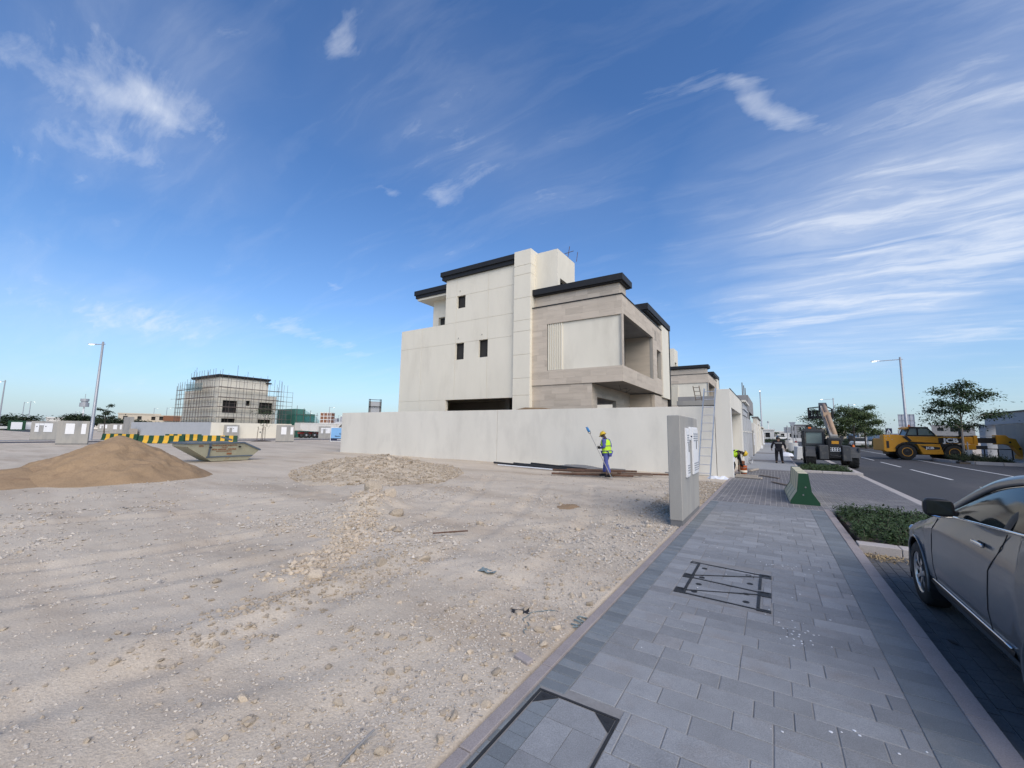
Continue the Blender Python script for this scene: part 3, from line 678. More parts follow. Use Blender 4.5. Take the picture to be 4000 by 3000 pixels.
for a, b in ((8.0, 14.0), (17.0, 23.6), (26.7, 33.3), (35.55, 41.2), (43.8, 49.5), (52, 58), (60.5, 66.5), (69, 75), (78, 84)): rm.box(6.74, 6.86, a, b, ZR-.02, ZR+.002)
rmo = rm.obj('lane_markings', 'road_paint', rd)
B().box(10.10, 10.22, -20, 160, ZR-.02, ZR+.002).obj('edge_line', 'road_paint', rd)
B().box(3.78, 3.88, 60, 160, ZR-.02, ZR+.002).obj('edge_line', 'road_paint', rd)
slab('parking_bay', 11.0, 15.0, -30, 160, ZR-.006, 'asphalt', .25)
# cross road at the far end of the street
slab('road', -60, 3.6, 162, 172, -.03, 'asphalt', .1)
# side street on the far left
sr = slab('road', -64.5, -57.2, -200, 420, .010, 'asphalt', .3)
for x in (-57.15, -64.65):
    kb = B().box(x-.12, x+.12, -200, 420, -.1, .10).obj('kerb', 'kerb_pale'); kb['kind'] = 'structure'
slab('pavement', -68.0, -64.8, -200, 420, .085, 'paver', .2)
slab('road', -400, -128, 20, 27, .010, 'asphalt', .2)

# ================================================================ the villas
def FY(y0): return lambda u, v, d: (u, y0+d, v)           # facade facing -Y, u = x, v = z
def FX(x0): return lambda u, v, d: (x0-d, u, v)           # facade facing +X, u = y, v = z
def cells(cuts): return list(zip(cuts[:-1], cuts[1:]))
def panels(parent, F, us, vs_, holes, th, gap, mt, name='render_panel', skip=None):
    for a, b in cells(us):
        for c, d in cells(vs_):
            if skip and skip(a, b, c, d): continue
            bb = B().panel(F, a+gap/2, b-gap/2, c+gap/2, d-gap/2, holes, th)
            if bb.f: bb.obj(name, mt, parent)
def cladding(parent, F, u0, u1, v0, v1, holes, rh=.30, th=.03, seed=1, g=.004):
    rg = random.Random(seed); v = v0
    while v < v1-.02:
        vb = min(v+rh, v1); u = u0-rg.uniform(0, .9)
        while u < u1:
            ub = u+rg.choice([.8, 1.0, 1.2]); a, b = max(u, u0), min(ub, u1)
            if b-a > .02:
                # skip tiles wholly inside an opening
                if not any(h[0] <= a and h[1] >= b and h[2] <= v and h[3] >= vb for h in holes):
                    bb = B().panel(F, a+g/2, b-g/2, v+g/2, vb-g/2, holes, th)
                    if bb.f: bb.obj('stone_tile', 'stone_clad', parent)
            u = ub
        v = vb
def cornice(parent, x0, x1, y0, y1, z0, z1, name='roof_fascia', lip=.10, lower=.45):
    zm = z0+(z1-z0)*lower
    B().box(x0+lip, x1-lip, y0+lip, y1-lip, z0, zm).box(x0, x1, y0, y1, zm+.001, z1).obj(name, 'black_trim', parent)
def villa(loc, label, full=True):
    t = empty('villa', loc, 0, label, 'house', 'matching villas behind the street wall')
    X0, XP, XT, XB = -25.6, -14.45, -13.15, -7.1
    # main side wall (y = 0 is its face); openings
    wins = [(-19.70, -18.90, 10.95, 11.92), (-19.72, -18.92, 7.02, 8.27), (-17.55, -16.75, 7.02, 8.30)]
    gar = (-20.55, XP-.02, 0.0, 4.04)
    hs_ = wins+[gar]
    W = B().panel(FY(.02), X0, XP, 0, 9.86, hs_, .26); W.panel(FY(.02), -20.85, XP, 9.861, 13.36, hs_, .26)
    W.obj('side_wall', 'plaster', t)
    us = [X0, -23.24, -19.75, -16.79, XP]; vs_ = [0, 4.04, 8.28, 9.88]
    panels(t, FY(0), us, vs_, hs_, .021, .022, 'plaster')
    panels(t, FY(0), [-20.85, -19.75, -16.79, XP], [9.88, 11.91, 13.36], hs_, .021, .022, 'plaster')
    for i, h in enumerate(wins):
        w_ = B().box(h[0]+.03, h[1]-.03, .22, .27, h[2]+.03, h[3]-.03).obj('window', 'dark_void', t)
        f_ = B()
        for q in ((h[0], h[0]+.05, h[2], h[3]), (h[1]-.05, h[1], h[2], h[3]), (h[0]+.05, h[1]-.05, h[3]-.05, h[3]), (h[0]+.05, h[1]-.05, h[2], h[2]+.05)): f_.box(q[0], q[1], .16, .219, q[2], q[3])
        f_.obj('window_frame', 'black_trim', w_)
        B().box(h[0]+.22, h[0]+.34, -.02, .0, h[3]+.32, h[3]+.44).obj('wall_vent', 'plaster', t)
        B().box(h[0]+.245, h[0]+.315, -.024, -.021, h[3]+.345, h[3]+.415).obj('vent_grille', 'concrete_dark', t)
    # roof terrace upstand, floors and rooms behind
    B().box(X0, X0+.25, .29, 12, 0, 9.86).obj('end_wall', 'plaster', t)
    B().box(X0+.26, -9.4, .30, 12.4, 9.2, 9.42).obj('roof_slab', 'concrete', t)
    B().box(X0+.26, -9.4, .30, 12.4, 4.3, 4.62).obj('floor_slab', 'concrete', t)
    B().box(X0+.26, -13.4, 6.0, 6.2, .0, 4.29).obj('garage_back_wall', 'interior', t)
    B().box(-17.3, -16.9, 3.2, 3.6, 0, 4.29).obj('garage_column', 'interior', t)
    B().box(X0+.26, -9.4, 3.2, 3.4, 4.63, 9.19).obj('partition', 'interior', t)
    B().box(-20.6, -14.5, 3.2, 3.4, 9.43, 13.0).obj('partition', 'interior', t)
    B().box(X0, X0+.0, 0, 0, 0, 0) 
    # stair pier
    bz = [0, 4.14, 5.27, 6.85, 8.44, 9.19, 10.74, 12.38, 13.03, 14.12]
    B().box(XP, XT, -.22, 1.2, 0, 14.1).obj('stair_pier', 'plaster', t)
    for a, b in cells(bz): B().box(XP-.012, XT+.012, -.245, 1.15, a+.014, b-.014).obj('pier_band', 'plaster', t, bevel=.01)
    # penthouse
    B().box(-20.85, -20.6, .29, 3.6, 9.43, 13.36).obj('penthouse_wall', 'plaster', t)
    cornice(t, -21.25, XP-.013, -.28, 4.4, 13.365, 14.0)
    # rear roof room with its overhanging roof
    rw = (-24.35, -23.60, 10.88, 11.64)
    B().panel(FY(3.0), -25.0, -20.9, 9.43, 13.2, [rw], .25).obj('roof_room_wall', 'plaster', t)
    B().box(-24.999, -24.76, 3.251, 8, 9.43, 13.2).obj('roof_room_wall', 'plaster', t)
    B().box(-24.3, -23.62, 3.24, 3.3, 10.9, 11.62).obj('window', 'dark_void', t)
    B().box(-26.1, -21.26, 2.1, 9, 13.20, 13.38).obj('roof_soffit', 'plaster', t)
    cornice(t, -26.35, -21.28, 1.9, 9.2, 13.381, 14.05, lower=.4)
    # lift tower
    B().panel(FY(.37), XT, -11.47, 9.43, 13.92, [], .3).obj('tower_wall', 'plaster', t)
    B().panel(FX(-11.45), .369, 3.15, 9.43, 13.92, [(.75, 2.1, 9.9, 12.0)], .3).obj('tower_wall', 'plaster', t)
    B().box(XT, -11.76, 2.85, 3.14, 9.43, 13.92).box(XT, -11.76, .68, 2.84, 13.6, 13.8).obj('tower_back', 'plaster', t)
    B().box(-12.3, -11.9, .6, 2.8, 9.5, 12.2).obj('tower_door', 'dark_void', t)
    if full:
        rb = B().bar((-11.7, 2.4, 13.8), (-11.5, 2.4, 14.9), .035).bar((-11.2, 2.9, 13.9), (-11.1, 2.9, 14.6), .03).bar((-11.9, 2.4, 14.45), (-11.2, 2.4, 14.5), .03).bar((-12.0, 1.8, 13.9), (-12.1, 1.8, 14.4), .03)
        rb.obj('starter_bars', 'rust', t)
    # upper stone parapets with black fascia
    B().box(XT+.02, -7.35, .34, 1.6, 9.9, 10.78).obj('parapet_core', 'concrete', t)
    cladding(t, FY(.305), XT+.02, -7.32, 10.02, 10.78, [], .38, seed=4)
    cladding(t, FX(-7.315), .34, 1.6, 10.02, 10.78, [], .38, seed=5)
    cornice(t, XT+.02, -7.02, -.02, 1.95, 10.785, 11.24, lip=.12, lower=.15)
    B().box(-9.3, -7.35, 5.9, 12.9, 9.97, 10.4).obj('parapet_core', 'concrete', t)
    cornice(t, -9.4, -6.98, 5.65, 13.15, 10.42, 10.98, lip=.1, lower=.2)
    # projecting stone box: a core with the loggia cut out, clad in tiles
    zb0, zb1 = 4.77, 9.95; rec = (-12.04, XB+.05, 5.70, 8.75); op = (.34, 7.42, 5.70, 8.84); slot = (8.55, 9.95, 5.96, 8.16)
    Bx = B().panel(FY(.05), XT+.01, XB-.05, zb0, zb1, [rec], .14)
    Bx.obj('box_frame', 'concrete', t)
    cladding(t, FY(.02), XT+.012, XB-.021, zb0, zb1, [rec], .40, seed=1)
    B().box(-12.02, XB-.10, .12, .26, 5.71, 8.74).obj('recess_panel', 'plaster', t)
    for i in range(7): B().box(-11.98+i*.155, -11.98+i*.155+.075, .055, .121, 5.72, 8.73).obj('flute', 'plaster', t)
    B().box(XB-.12, XB-.015, .03, .30, 5.71, 8.74).obj('corner_render', 'concrete', t)
    F2 = B().panel(FX(XB-.03), .33, 10.2, zb0, zb1, [op, slot], .22); F2.obj('box_frame', 'concrete', t)
    cladding(t, FX(XB), .021, 10.2, zb0, zb1, [op, slot], .40, seed=2)
    # linings of the loggia
    B().box(-9.4, XB-.26, .27, 10.2, zb0+.02, zb0+.3).box(-9.4, XB-.26, .27, 10.2, 8.95, 9.9).obj('loggia_slab', 'concrete_raw', t)
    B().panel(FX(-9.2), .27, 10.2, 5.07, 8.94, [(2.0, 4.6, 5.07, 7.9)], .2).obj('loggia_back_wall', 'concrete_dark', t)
    B().box(-9.19, XB-.26, 7.43, 7.68, 5.07, 8.94).obj('loggia_side', 'stone_clad', t)
    B().box(-9.1, XB-.26, 10.0, 10.2, 5.07, 8.94).obj('loggia_side', 'concrete', t)
    B().box(-7.9, -7.6, 8.3, 9.99, 5.07, 8.94).obj('window', 'stone_clad', t)
    B().tube([(-8.3, 2.5, 8.94), (-8.2, 2.6, 8.7), (-8.1, 2.5, 8.65), (-8.15, 2.4, 8.8)], .012, 5).obj('ceiling_cable', 'black_plastic', t)
    B().tube([(-8.0, 2.2, 4.79), (-8.1, 2.7, 4.55), (-7.9, 3.4, 4.7), (-8.2, 4.2, 4.5), (-8.1, 4.9, 4.79)], .012, 5).obj('ceiling_cable', 'black_plastic', t)
    B().box(XT+.0, XB+.04, -.03, .27, 9.952, 10.01).box(XB-.26, XB+.04, .271, 10.2, 9.952, 10.01).obj('coping', 'black_trim', t)
    # far end: rendered fin with dark edge
    B().box(-9.3, XB+.05, 10.22, 12.7, 4.62, 10.41).obj('end_fin', 'plaster', t)
    B().box(-9.3, XB+.09, 12.71, 12.95, 0, 10.9).obj('edge_fin', 'black_trim', t)
    for k in range(2): B().box(XB-.02, XB+.012, 8.0+k*.28, 8.06+k*.28, 8.75, 9.5).obj('wall_slot', 'concrete_dark', t)
    # ground floor
    gw = (1.05, 4.75, 1.0, 3.98); gd = (6.1, 7.2, 0, 2.9)
    B().panel(FY(.12), XT, -9.08, 0, 4.76, [], .25).obj('ground_wall', 'concrete', t)
    cladding(t, FY(.09), XT, -9.02, 2.6, 4.765, [], .40, seed=7)
    B().panel(FX(-9.08), .371, 8.0, 0, 4.76, [gw, gd], .25).obj('ground_wall', 'concrete', t)
    cladding(t, FX(-9.05), .12, 8.0, 2.6, 4.765, [gw, gd], .40, seed=8)
    B().panel(FY(8.0), -9.06, -7.45, 0, 4.70, [], .25).obj('ground_wall', 'stone_clad', t)
    B().box(-7.449, -7.2, 7.95, 10.3, 0, 4.65).box(-7.46, -7.25, 10.31, 12.6, 0, 4.61).obj('entry_pier', 'stone_clad', t)
    B().box(-12.5, -12.3, .4, 8, 0, 4.29).obj('room_back_wall', 'interior', t)
    B().box(-9.3, -9.25, 1.1, 4.7, 3.2, 3.3).obj('window_rail', 'concrete', t)
    return t
v1 = villa((0, 23.0, 0), 'unfinished cream villa with black fascias directly behind the long white wall')
v2 = villa((0.15, 60.3, 0.0), 'matching cream villa farther down the street, seen past the first one', full=False)

# ================================================================ plot walls along the street
def simple(name, b, mt, label, cat, group=None, **k): return b.obj(name, mt, label=label, cat=cat, group=group, **k)
wl = empty('boundary_wall', (0, 19.8, 0), 0, 'long white rendered boundary wall beside the empty lot', 'wall')
B().box(-28.3, -13.62, 0, .22, -.3, 3.03).obj('wall_section', 'plaster_wall', wl, bevel=.006)
B().box(-13.60, -2.1, 0, .22, -.3, 3.03).obj('wall_section', 'plaster_wall', wl, bevel=.006)
B().box(-28.3, -28.08, .221, 16, -.3, 3.03).obj('wall_return', 'plaster_wall', wl)
bb = B(); rg = random.Random(8); x = -13.0
while x < -2.2:
    wd = rg.uniform(.3, 1.1); bb.box(x, x+wd, -rg.uniform(.015, .05), -.001, -.3, rg.uniform(-.02, .07)); x += wd
bb.obj('plinth_stain', 'concrete_dark', wl)
# filled ground inside the plot shows above the wall
o = B().prism([(-22, 3.0), (-13.2, 3.02), (-12.2, 3.20), (-11.0, 3.16), (-10.2, 3.02), (-4.9, 3.0), (-4.9, 2.0), (-22, 2.0)], 20.6, 22.2, 'y').obj('earth_fill', 'heap_sand', label='strip of brown earth banked behind the white wall', cat='earth bank')

gp = empty('gate_portal', (0, 19.8, 0), 0, 'tall white gate portal at the street corner of the wall', 'gateway')
B().panel(FX(-1.46), 0, 8.1, -.2, 3.76, [(.35, 7.0, -.2, 2.98)], .62).obj('portal_frame', 'plaster_wall', gp, bevel=.008)
B().box(-1.475, -1.445, .0, 8.1, 3.761, 3.79).obj('coping', 'black_trim', gp)
B().box(-2.10, -2.02, .36, 7.0, -.2, 2.97).obj('gate_backing', 'concrete_dark', gp)
B().box(-2.01, -1.98, .40, 3.4, .02, 2.55).obj('gate_leaf', 'jcb_black', gp)
B().box(-2.01, -1.97, 3.45, 6.95, .02, 2.95).obj('gate_leaf', 'plaster_grey', gp)
B().box(-1.459, -1.435, .02, .05, -.1, 2.9).obj('edge_bead', 'white_metal', gp)
B().box(-1.459, -1.40, .06, .20, .66, .84).obj('junction_box', 'white_plastic', gp); B().box(-1.459, -1.40, 7.6, 7.75, .66, .84).obj('junction_box', 'white_plastic', gp)

gr = empty('guard_room', (0, 26.6, 0), 0, 'low grey guard room roof rising behind the white wall', 'building')
B().box(-4.7, -2.12, 0, 3.5, 0, 3.5).obj('wall', 'plaster_grey', gr); B().box(-4.85, -2.0, -.15, 3.65, 3.501, 3.78).obj('roof_slab', 'concrete', gr)

w2 = empty('street_wall', (0, 27.95, 0), 0, 'grey rendered street wall with a capped pier and side door', 'wall')
B().panel(FX(-1.46), .02, 12.3, -.2, 2.98, [(2.6, 3.9, -.2, 2.1)], .3).obj('wall', 'plaster_grey', w2)
B().box(-1.79, -1.40, .03, 4.6, 2.99, 3.3).obj('pier_band', 'plaster_grey', w2); B().box(-1.85, -1.34, .0, 4.75, 3.31, 3.42).obj('pier_cap', 'plaster_grey', w2)
B().box(-1.80, -1.40, .05, 4.6, 3.421, 3.75).obj('pier_head', 'plaster_grey', w2); B().box(-1.92, -1.25, -.06, 4.8, 3.751, 3.86).obj('pier_cap', 'plaster_wall', w2)
for y in (.5, 2.3, 4.2, 6.6, 9.2): B().box(-1.459, -1.41, y, y+.22, -.1, 2.95).obj('pilaster', 'plaster_grey', w2)
B().box(-1.459, -1.43, .03, 12.2, 1.95, 2.03).obj('string_course', 'plaster_wall', w2)
d_ = B().box(-1.62, -1.56, 2.62, 3.88, -.02, 2.08).obj('side_door', 'white_metal', w2); B().box(-1.559, -1.52, 3.6, 3.7, .95, 1.1).obj('handle', 'iron', d_)

def meter_pillar(loc, rz, label, style=0, group=None, h=2.17, ln=2.2, mini=False):
    t = empty('meter_pillar', loc, rz, label, 'meter pillar', group)
    # local: face is +X side, length along Y from 0 to ln
    B().box(-.245, 0, 0, ln, .10, h).obj('pillar', 'concrete', t, bevel=.012)
    B().box(-.235, -.01, .012, ln-.012, -.15, .10).obj('plinth', 'concrete_dark', t)
    if style == 0:
        bx = [(.45, .82, .90, 1.92), (1.26, 2.0, .90, 1.95), (.90, 1.2, 1.66, 1.95)]
    elif style == 1: bx = [(.55, 1.15, .95, 1.90), (1.60, 1.92, .95, 1.90)]
    else: bx = [(.35, .70, .95, 1.90), (1.1, 1.85, .95, 1.92), (.72, 1.08, 1.68, 1.90)]
    for i, (a, b, c, d) in enumerate(bx):
        q = B().box(.001, .035, a, b, c, d).obj('cabinet', 'white_metal', t, bevel=.006)
        if mini and i < 3: 
            if style == 2 and i < 2: B().box(.036, .04, a+.12, a+.22, d-.4, d-.3).obj('lock', 'black_plastic', q)
            continue
        B().box(.036, .044, a+.03, b-.03, c+.03, d-.03).obj('cabinet_door', 'white_metal', q, bevel=.003)
        if i < 2:
            for k in range(4): B().box(.045, .052, a+.07, b-.07, d-.16-k*.05, d-.14-k*.05).obj('louvre', 'galv', q)
            for k in range(4): B().box(.045, .052, a+.07, b-.07, c+.08+k*.05, c+.10+k*.05).obj('louvre', 'galv', q)
            B().box(.045, .049, a+(b-a)*.55, a+(b-a)*.55+.06, d-.50, d-.32).obj('lock', 'black_plastic', q)
        else:
            tm = text_mesh('DANGER', .052, .001); tx = link('danger_lettering', tm, 'sign_navy', q, loc=(.046, (a+b)/2, c+.08), rot=(R(90), 0, R(90)))
    return t
mp0 = meter_pillar((-1.555, 8.72, 0), 0, 'tall concrete meter pillar with white cabinets beside the footpath')
meter_pillar((-1.40, 41.0, 0), 0, 'concrete meter pillar on the footpath between the grey and cream walls', 0, ln=2.0)

w3 = empty('street_wall', (0, 45.5, 0), 0, 'cream street wall with a tall gate opening farther down the footpath', 'wall')
B().panel(FX(-1.46), 0, 22, -.2, 2.95, [], .3).obj('wall', 'plaster_wall', w3)
B().panel(FX(-1.38), 8.0, 22, -.2, 3.72, [(12.5, 17.5, -.2, 3.1)], .4).obj('gate_frame', 'plaster_wall', w3)
B().box(-1.9, -1.80, 12.5, 17.5, 0, 3.09).obj('gate_leaf', 'stone_clad', w3); B().box(-1.9, -1.25, 7.9, 22.1, 3.721, 3.84).obj('coping', 'concrete_dark', w3)
for y in (18.5, 20.2): B().box(-1.37, -1.15, y, y+.35, 0, .35).obj('pipe_stub', 'white_plastic', w3)
w4 = empty('street_wall', (0, 69, 0), 0, 'last cream street wall with pipes before the green verge', 'wall')
B().panel(FX(-1.42), 0, 22, -.2, 2.9, [(5, 9, -.2, 2.4)], .3).obj('wall', 'plaster_wall', w4); B().box(-1.7, -1.2, 3, 22, 2.901, 3.05).obj('coping', 'plaster_wall', w4)
B().box(-1.8, -1.73, 5, 9, 0, 2.39).obj('gate_leaf', 'concrete_raw', w4)
for y in (11, 13.5, 16): B().tube([(-1.35, y, 2.2), (-1.35, y, .4), (-1.2, y, .2)], .06, 6).obj('pipe', 'white_plastic', w4)
meter_pillar((-1.30, 93.0, 0), 0, 'farthest concrete meter pillar on the footpath past the cream walls', 1, ln=2.0)
# raw concrete house behind the grey wall
ub = empty('building', (-9.0, 47, 0), 0, 'raw concrete house shell rising behind the cream street wall', 'building')
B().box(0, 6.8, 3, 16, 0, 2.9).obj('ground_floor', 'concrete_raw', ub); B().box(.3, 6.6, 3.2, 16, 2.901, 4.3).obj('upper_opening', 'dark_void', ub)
B().box(0, 7.0, 2.8, 16.2, 4.301, 6.0).obj('upper_wall', 'concrete_raw', ub); B().box(6.2, 6.99, 3, 4, 2.901, 4.3).obj('column', 'concrete_raw', ub)
for k in range(3): B().bar((6.5, 3.2+k*3, 6), (6.5, 3.2+k*3, 7.4), .06).obj('starter_bar', 'rust', ub)

# ================================================================ ladders, builders' things by the gate
def ladder(name, a, b, w, n, mt, label, rv=None):
    """a, b: foot and top centre points; rails separated by w along X"""
    t = empty(name, a, 0, label, 'ladder'); d = Vector(b)-Vector(a)
    for s in (-1, 1): B().bar((s*w/2, 0, 0), (s*w/2+d.x, d.y, d.z), .03, .065).obj('rail', mt, t)
    for k in range(n):
        f_ = (k+.6)/n; p = d*f_; B().cyl((p.x-w/2+.016, p.y, p.z), (p.x+w/2-.016, p.y, p.z), .016, n=8).obj('rung', mt, t, smooth=False)
    return t
ladder('ladder', (-2.47, 18.75, -.02), (-2.22, 19.74, 3.80), .46, 11, 'aluminium', 'long aluminium ladder leaning on the white wall beside the gate')
ladder('ladder', (-3.72, 27.4, 3.79), (-3.80, 26.9, 4.72), .34, 4, 'timber', 'short dark ladder standing on the guard room roof')

bk = empty('bucket', (-1.22, 22.0, 0), 0, 'orange plaster bucket with pale stains standing at the gate', 'bucket')
B().lathe([(.0, .0), (.14, .0), (.165, .34), (.175, .345), (.175, .37), (.155, .37), (.135, .05), (.0, .05)], n=18).obj('pail', 'bucket_orange', bk, smooth=True)
B().lathe([(.147, .05), (.152, .05), (.158, .16), (.152, .16)], n=18).obj('stain_band', 'plaster', bk, smooth=True)
B().tube([(-.17, 0, .34), (-.12, -.14, .30), (0, -.19, .27), (.12, -.14, .30), (.17, 0, .34)], .006, 5).obj('handle', 'galv', bk)
b2 = empty('bucket', (-1.36, 23.3, 0), 0, 'tall brown tin standing behind the orange bucket', 'bucket')
B().lathe([(0, 0), (.15, 0), (.15, .5), (.16, .51), (.14, .52), (.13, .06), (0, .06)], n=16).obj('pail', 'bucket_brown', b2, smooth=True); B().lathe([(.151, .30), (.154, .30), (.154, .36), (.151, .36)], n=16).obj('band', 'black_plastic', b2)
def plank(a, b, w_, h_, mt, label, z=.02): return B().bar((*a, z+h_/2), (*b, z+h_/2), w_, h_).obj('plank', mt, label=label, cat='plank')
plank((-1.40, 19.95), (-.45, 19.75), .22, .05, 'timber_pale', 'wide pale board lying across the gate threshold')
plank((-1.38, 20.15), (-.6, 19.98), .12, .05, 'timber_pale', 'pale batten stacked on the wide board at the gate', .072)
plank((-1.0, 23.4), (-.72, 24.9), .10, .06, 'timber_pale', 'short grey batten lying beyond the bucket')
plank((-.55, 21.4), (.15, 20.4), .09, .025, 'timber', 'thin bent plank on the crossing, gate side')
plank((-.1, 18.7), (.5, 17.6), .09, .025, 'timber', 'thin grey plank on the crossing nearer the road barrier')
bb = B(); bb.tube([(.22*math.cos(t*.52), 0, .24+.22*math.sin(t*.52)) for t in range(13)], .02, 6); bb.tube([(.19*math.cos(t*.52), .03, .22+.2*math.sin(t*.52)) for t in range(13)], .016, 6)
bb.obj('hose_coil', 'galv', loc=(-1.2, 29.6, 0), rot=(0, 0, R(65)), label='coil of grey hose leaning on the grey street wall', cat='hose')
sh = grid_obj('plastic_sheet', np.linspace(-.45, .45, 16), np.linspace(-.25, .25, 12), lambda X, Y: .05+.10*fbm(X*5, Y*5, 3, 4)-.10*((X/.45)**4+(Y/.25)**4), 'plastic_sheet', False)
sh.location = (-1.95, 19.05, .02); props(sh, 'crumpled white plastic sheet at the foot of the wall by the ladder', 'plastic sheet')

# pipes, bars and boards at the foot of the long wall
def bar_thing(name, a, b, r_, mt, label, cat, group=None, sq=False):
    bb = B(); (bb.bar(a, b, r_*2, r_*1.2) if sq else bb.cyl(a, b, r_, n=7)); return bb.obj(name, mt, label=label, cat=cat, group=group)
for i, (xa, ya, xb, yb, z, r_) in enumerate([(-7.9, 15.6, -4.75, 16.55, .07, .045), (-7.7, 15.9, -4.5, 16.9, .08, .04), (-8.1, 16.1, -5.2, 16.4, .17, .045), (-7.4, 16.5, -4.2, 17.4, .07, .04), (-7.8, 16.9, -4.9, 17.6, .16, .04), (-6.9, 15.5, -5.3, 16.2, .18, .035), (-6.4, 16.6, -3.6, 17.9, .09, .04), (-7.1, 17.3, -4.4, 17.9, .07, .045)]):
    bar_thing('timber_prop', (xa, ya, z), (xb, yb, z+.03), r_, 'timber' if i % 2 else 'rust', 'dark weathered prop in the heap where the worker stands', 'timber', 'props heaped by the white wall', sq=bool(i % 2))
for i, (xa, ya, xb, yb, z) in enumerate([(-12.8, 18.4, -8.6, 17.7, .10), (-11.6, 18.5, -7.8, 17.5, .12), (-10.6, 18.6, -7.2, 17.7, .16), (-9.8, 18.7, -6.9, 17.9, .10)]):
    bar_thing('pipe', (xa, ya, z), (xb, yb, z-.03), .055, 'black_plastic', 'black plastic pipe lying along the foot of the white wall', 'pipe', 'black pipes by the white wall')
bar_thing('pipe', (-12.2, 17.9, .05), (-8.3, 17.3, .05), .03, 'white_plastic', 'thin white pipe in front of the black pipes', 'pipe')
h_, _ = heap('earth_heap', -8.0, 18.9, 2.6, .8, .28, R(-4), 'concrete_dark', 'low dark heap of earth against the white wall behind the props', 'earth heap', 60, .06, 31)
rebar = B().tube([(-4.92, 5.30, .07), (-4.75, 5.5, .075), (-4.55, 5.78, .07)], .012, 6).obj('rebar', 'rust', label='rusty steel rod lying on the sandy lot', cat='rod')
bar_thing('rod', (-2.05, 1.55, .005), (-2.08, 1.80, .03), .007, 'concrete_raw', 'short grey pipe end sticking out of the gravel', 'rod')
bk_ = B().box(-.075, .075, -.036, .036, -.015, .03).obj('brick', 'kerb', loc=(-1.76, 3.0, float(gz(-1.76, 3.0))), rot=(.05, .06, R(-12)), bevel=.008, label='loose pinkish paving brick lying beside the kerb', cat='brick')
tp = grid_obj('plastic_scrap', np.linspace(-.09, .09, 12), np.linspace(-.05, .05, 9), lambda X, Y: .012+.03*fbm(X*22, Y*22, 3, 2), 'black_plastic', False); tp.location = (-2.23, 3.72, float(gz(-2.23, 3.72))); tp.rotation_euler = (0, 0, .6); props(tp, 'torn black plastic scrap on the gravel', 'plastic scrap')
tp = grid_obj('plastic_scrap', np.linspace(-.11, .11, 12), np.linspace(-.06, .06, 9), lambda X, Y: .012+.03*fbm(X*20, Y*20, 3, 6), 'blue_plastic', False); tp.location = (-3.1, 4.35, float(gz(-3.1, 4.35))); props(tp, 'crumpled blue grey scrap beside a stone on the lot', 'plastic scrap')
rp_ = random.Random(9); pts = []; x, y, a = -1.92, 3.95, 0
for k in range(26): a += rp_.uniform(-.9, .9); x += .03*math.cos(a+3.2); y += .03*math.sin(a); pts.append((x, y, float(gz(x, y))+.008))
B().tube(pts, .004, 5).obj('rope', 'blue_plastic', label='tangle of faded blue rope by the kerb', cat='rope')
pts = [(-1.66+.05*math.sin(k*1.3), 3.72+.016*k, float(gz(-1.66, 3.72+.016*k))+.012+.01*math.sin(k)) for k in range(18)]
B().tube(pts, .007, 5).obj('rope', 'blue_plastic', label='frayed blue strap caught against the kerb edge', cat='rope')

# ================================================================ concrete road barriers
JP = [(-.32, 0), (-.32, .07), (-.16, .33), (-.105, .80), (.105, .80), (.16, .33), (.32, .07), (.32, 0)]
def barrier(loc, rz, label, group, ln=3.6, cols=('paint_green', 'paint_yellow'), n=9, sc_=1.0, edges=None):
    t = empty('road_barrier', loc, rz, label, 'barrier', group)
    pr_ = [(a*sc_, b*sc_) for a, b in JP]
    ed = [-ln/2+ln*k/n for k in range(n+1)] if edges is None else edges
    for k in range(n):
        a, b = ed[k], ed[k+1]
        bb = B(); y0_, y1_ = a, b-(.0 if k == n-1 else .0015); bb.prism(pr_, y0_, y1_, 'y'); bb.obj('painted_band', cols[k % 2], t)
    for s in (-1, 1): B().box(s*(.2*sc_)-.05, s*(.2*sc_)+.05, -ln/2*.5, -ln/2*.5+.12, .001, .05).obj('lifting_slot', 'black_plastic', t)
    return t
b0 = barrier((.60, 14.8, 0), R(1.5), 'green and cream concrete barrier standing end on across the crossing', None, 2.9, ('paint_green', 'paint_cream'), 9, 1.0, [-1.45, -1.36, -.80, -.72, -.12, -.04, .56, .64, 1.2, 1.45])
for k, s in enumerate((-1, 1)): B().cyl((.03*s, -1.449, .25+.2*k), (.03*s, -1.456, .25+.2*k), .02, n=8).obj('form_tie', 'concrete_dark', b0)
barrier((-64.0, 15.9, .02), R(-48), 'green and yellow barrier at the kerb behind the sand pile peak', 'striped barriers by the side street', 3.6)
barrier((-54.4, 16.8, 0), R(-47), 'green and yellow barrier overlapping two others, left of the skip', 'striped barriers by the side street', 4.2)
barrier((-54.6, 22.1, 0), R(-29), 'green and yellow barrier standing right behind the skip', 'striped barriers by the side street', 3.7)
barrier((-63.0, 21.6, .02), R(-25), 'green and yellow barrier half hidden behind another barrier', 'striped barriers by the side street', 3.6)

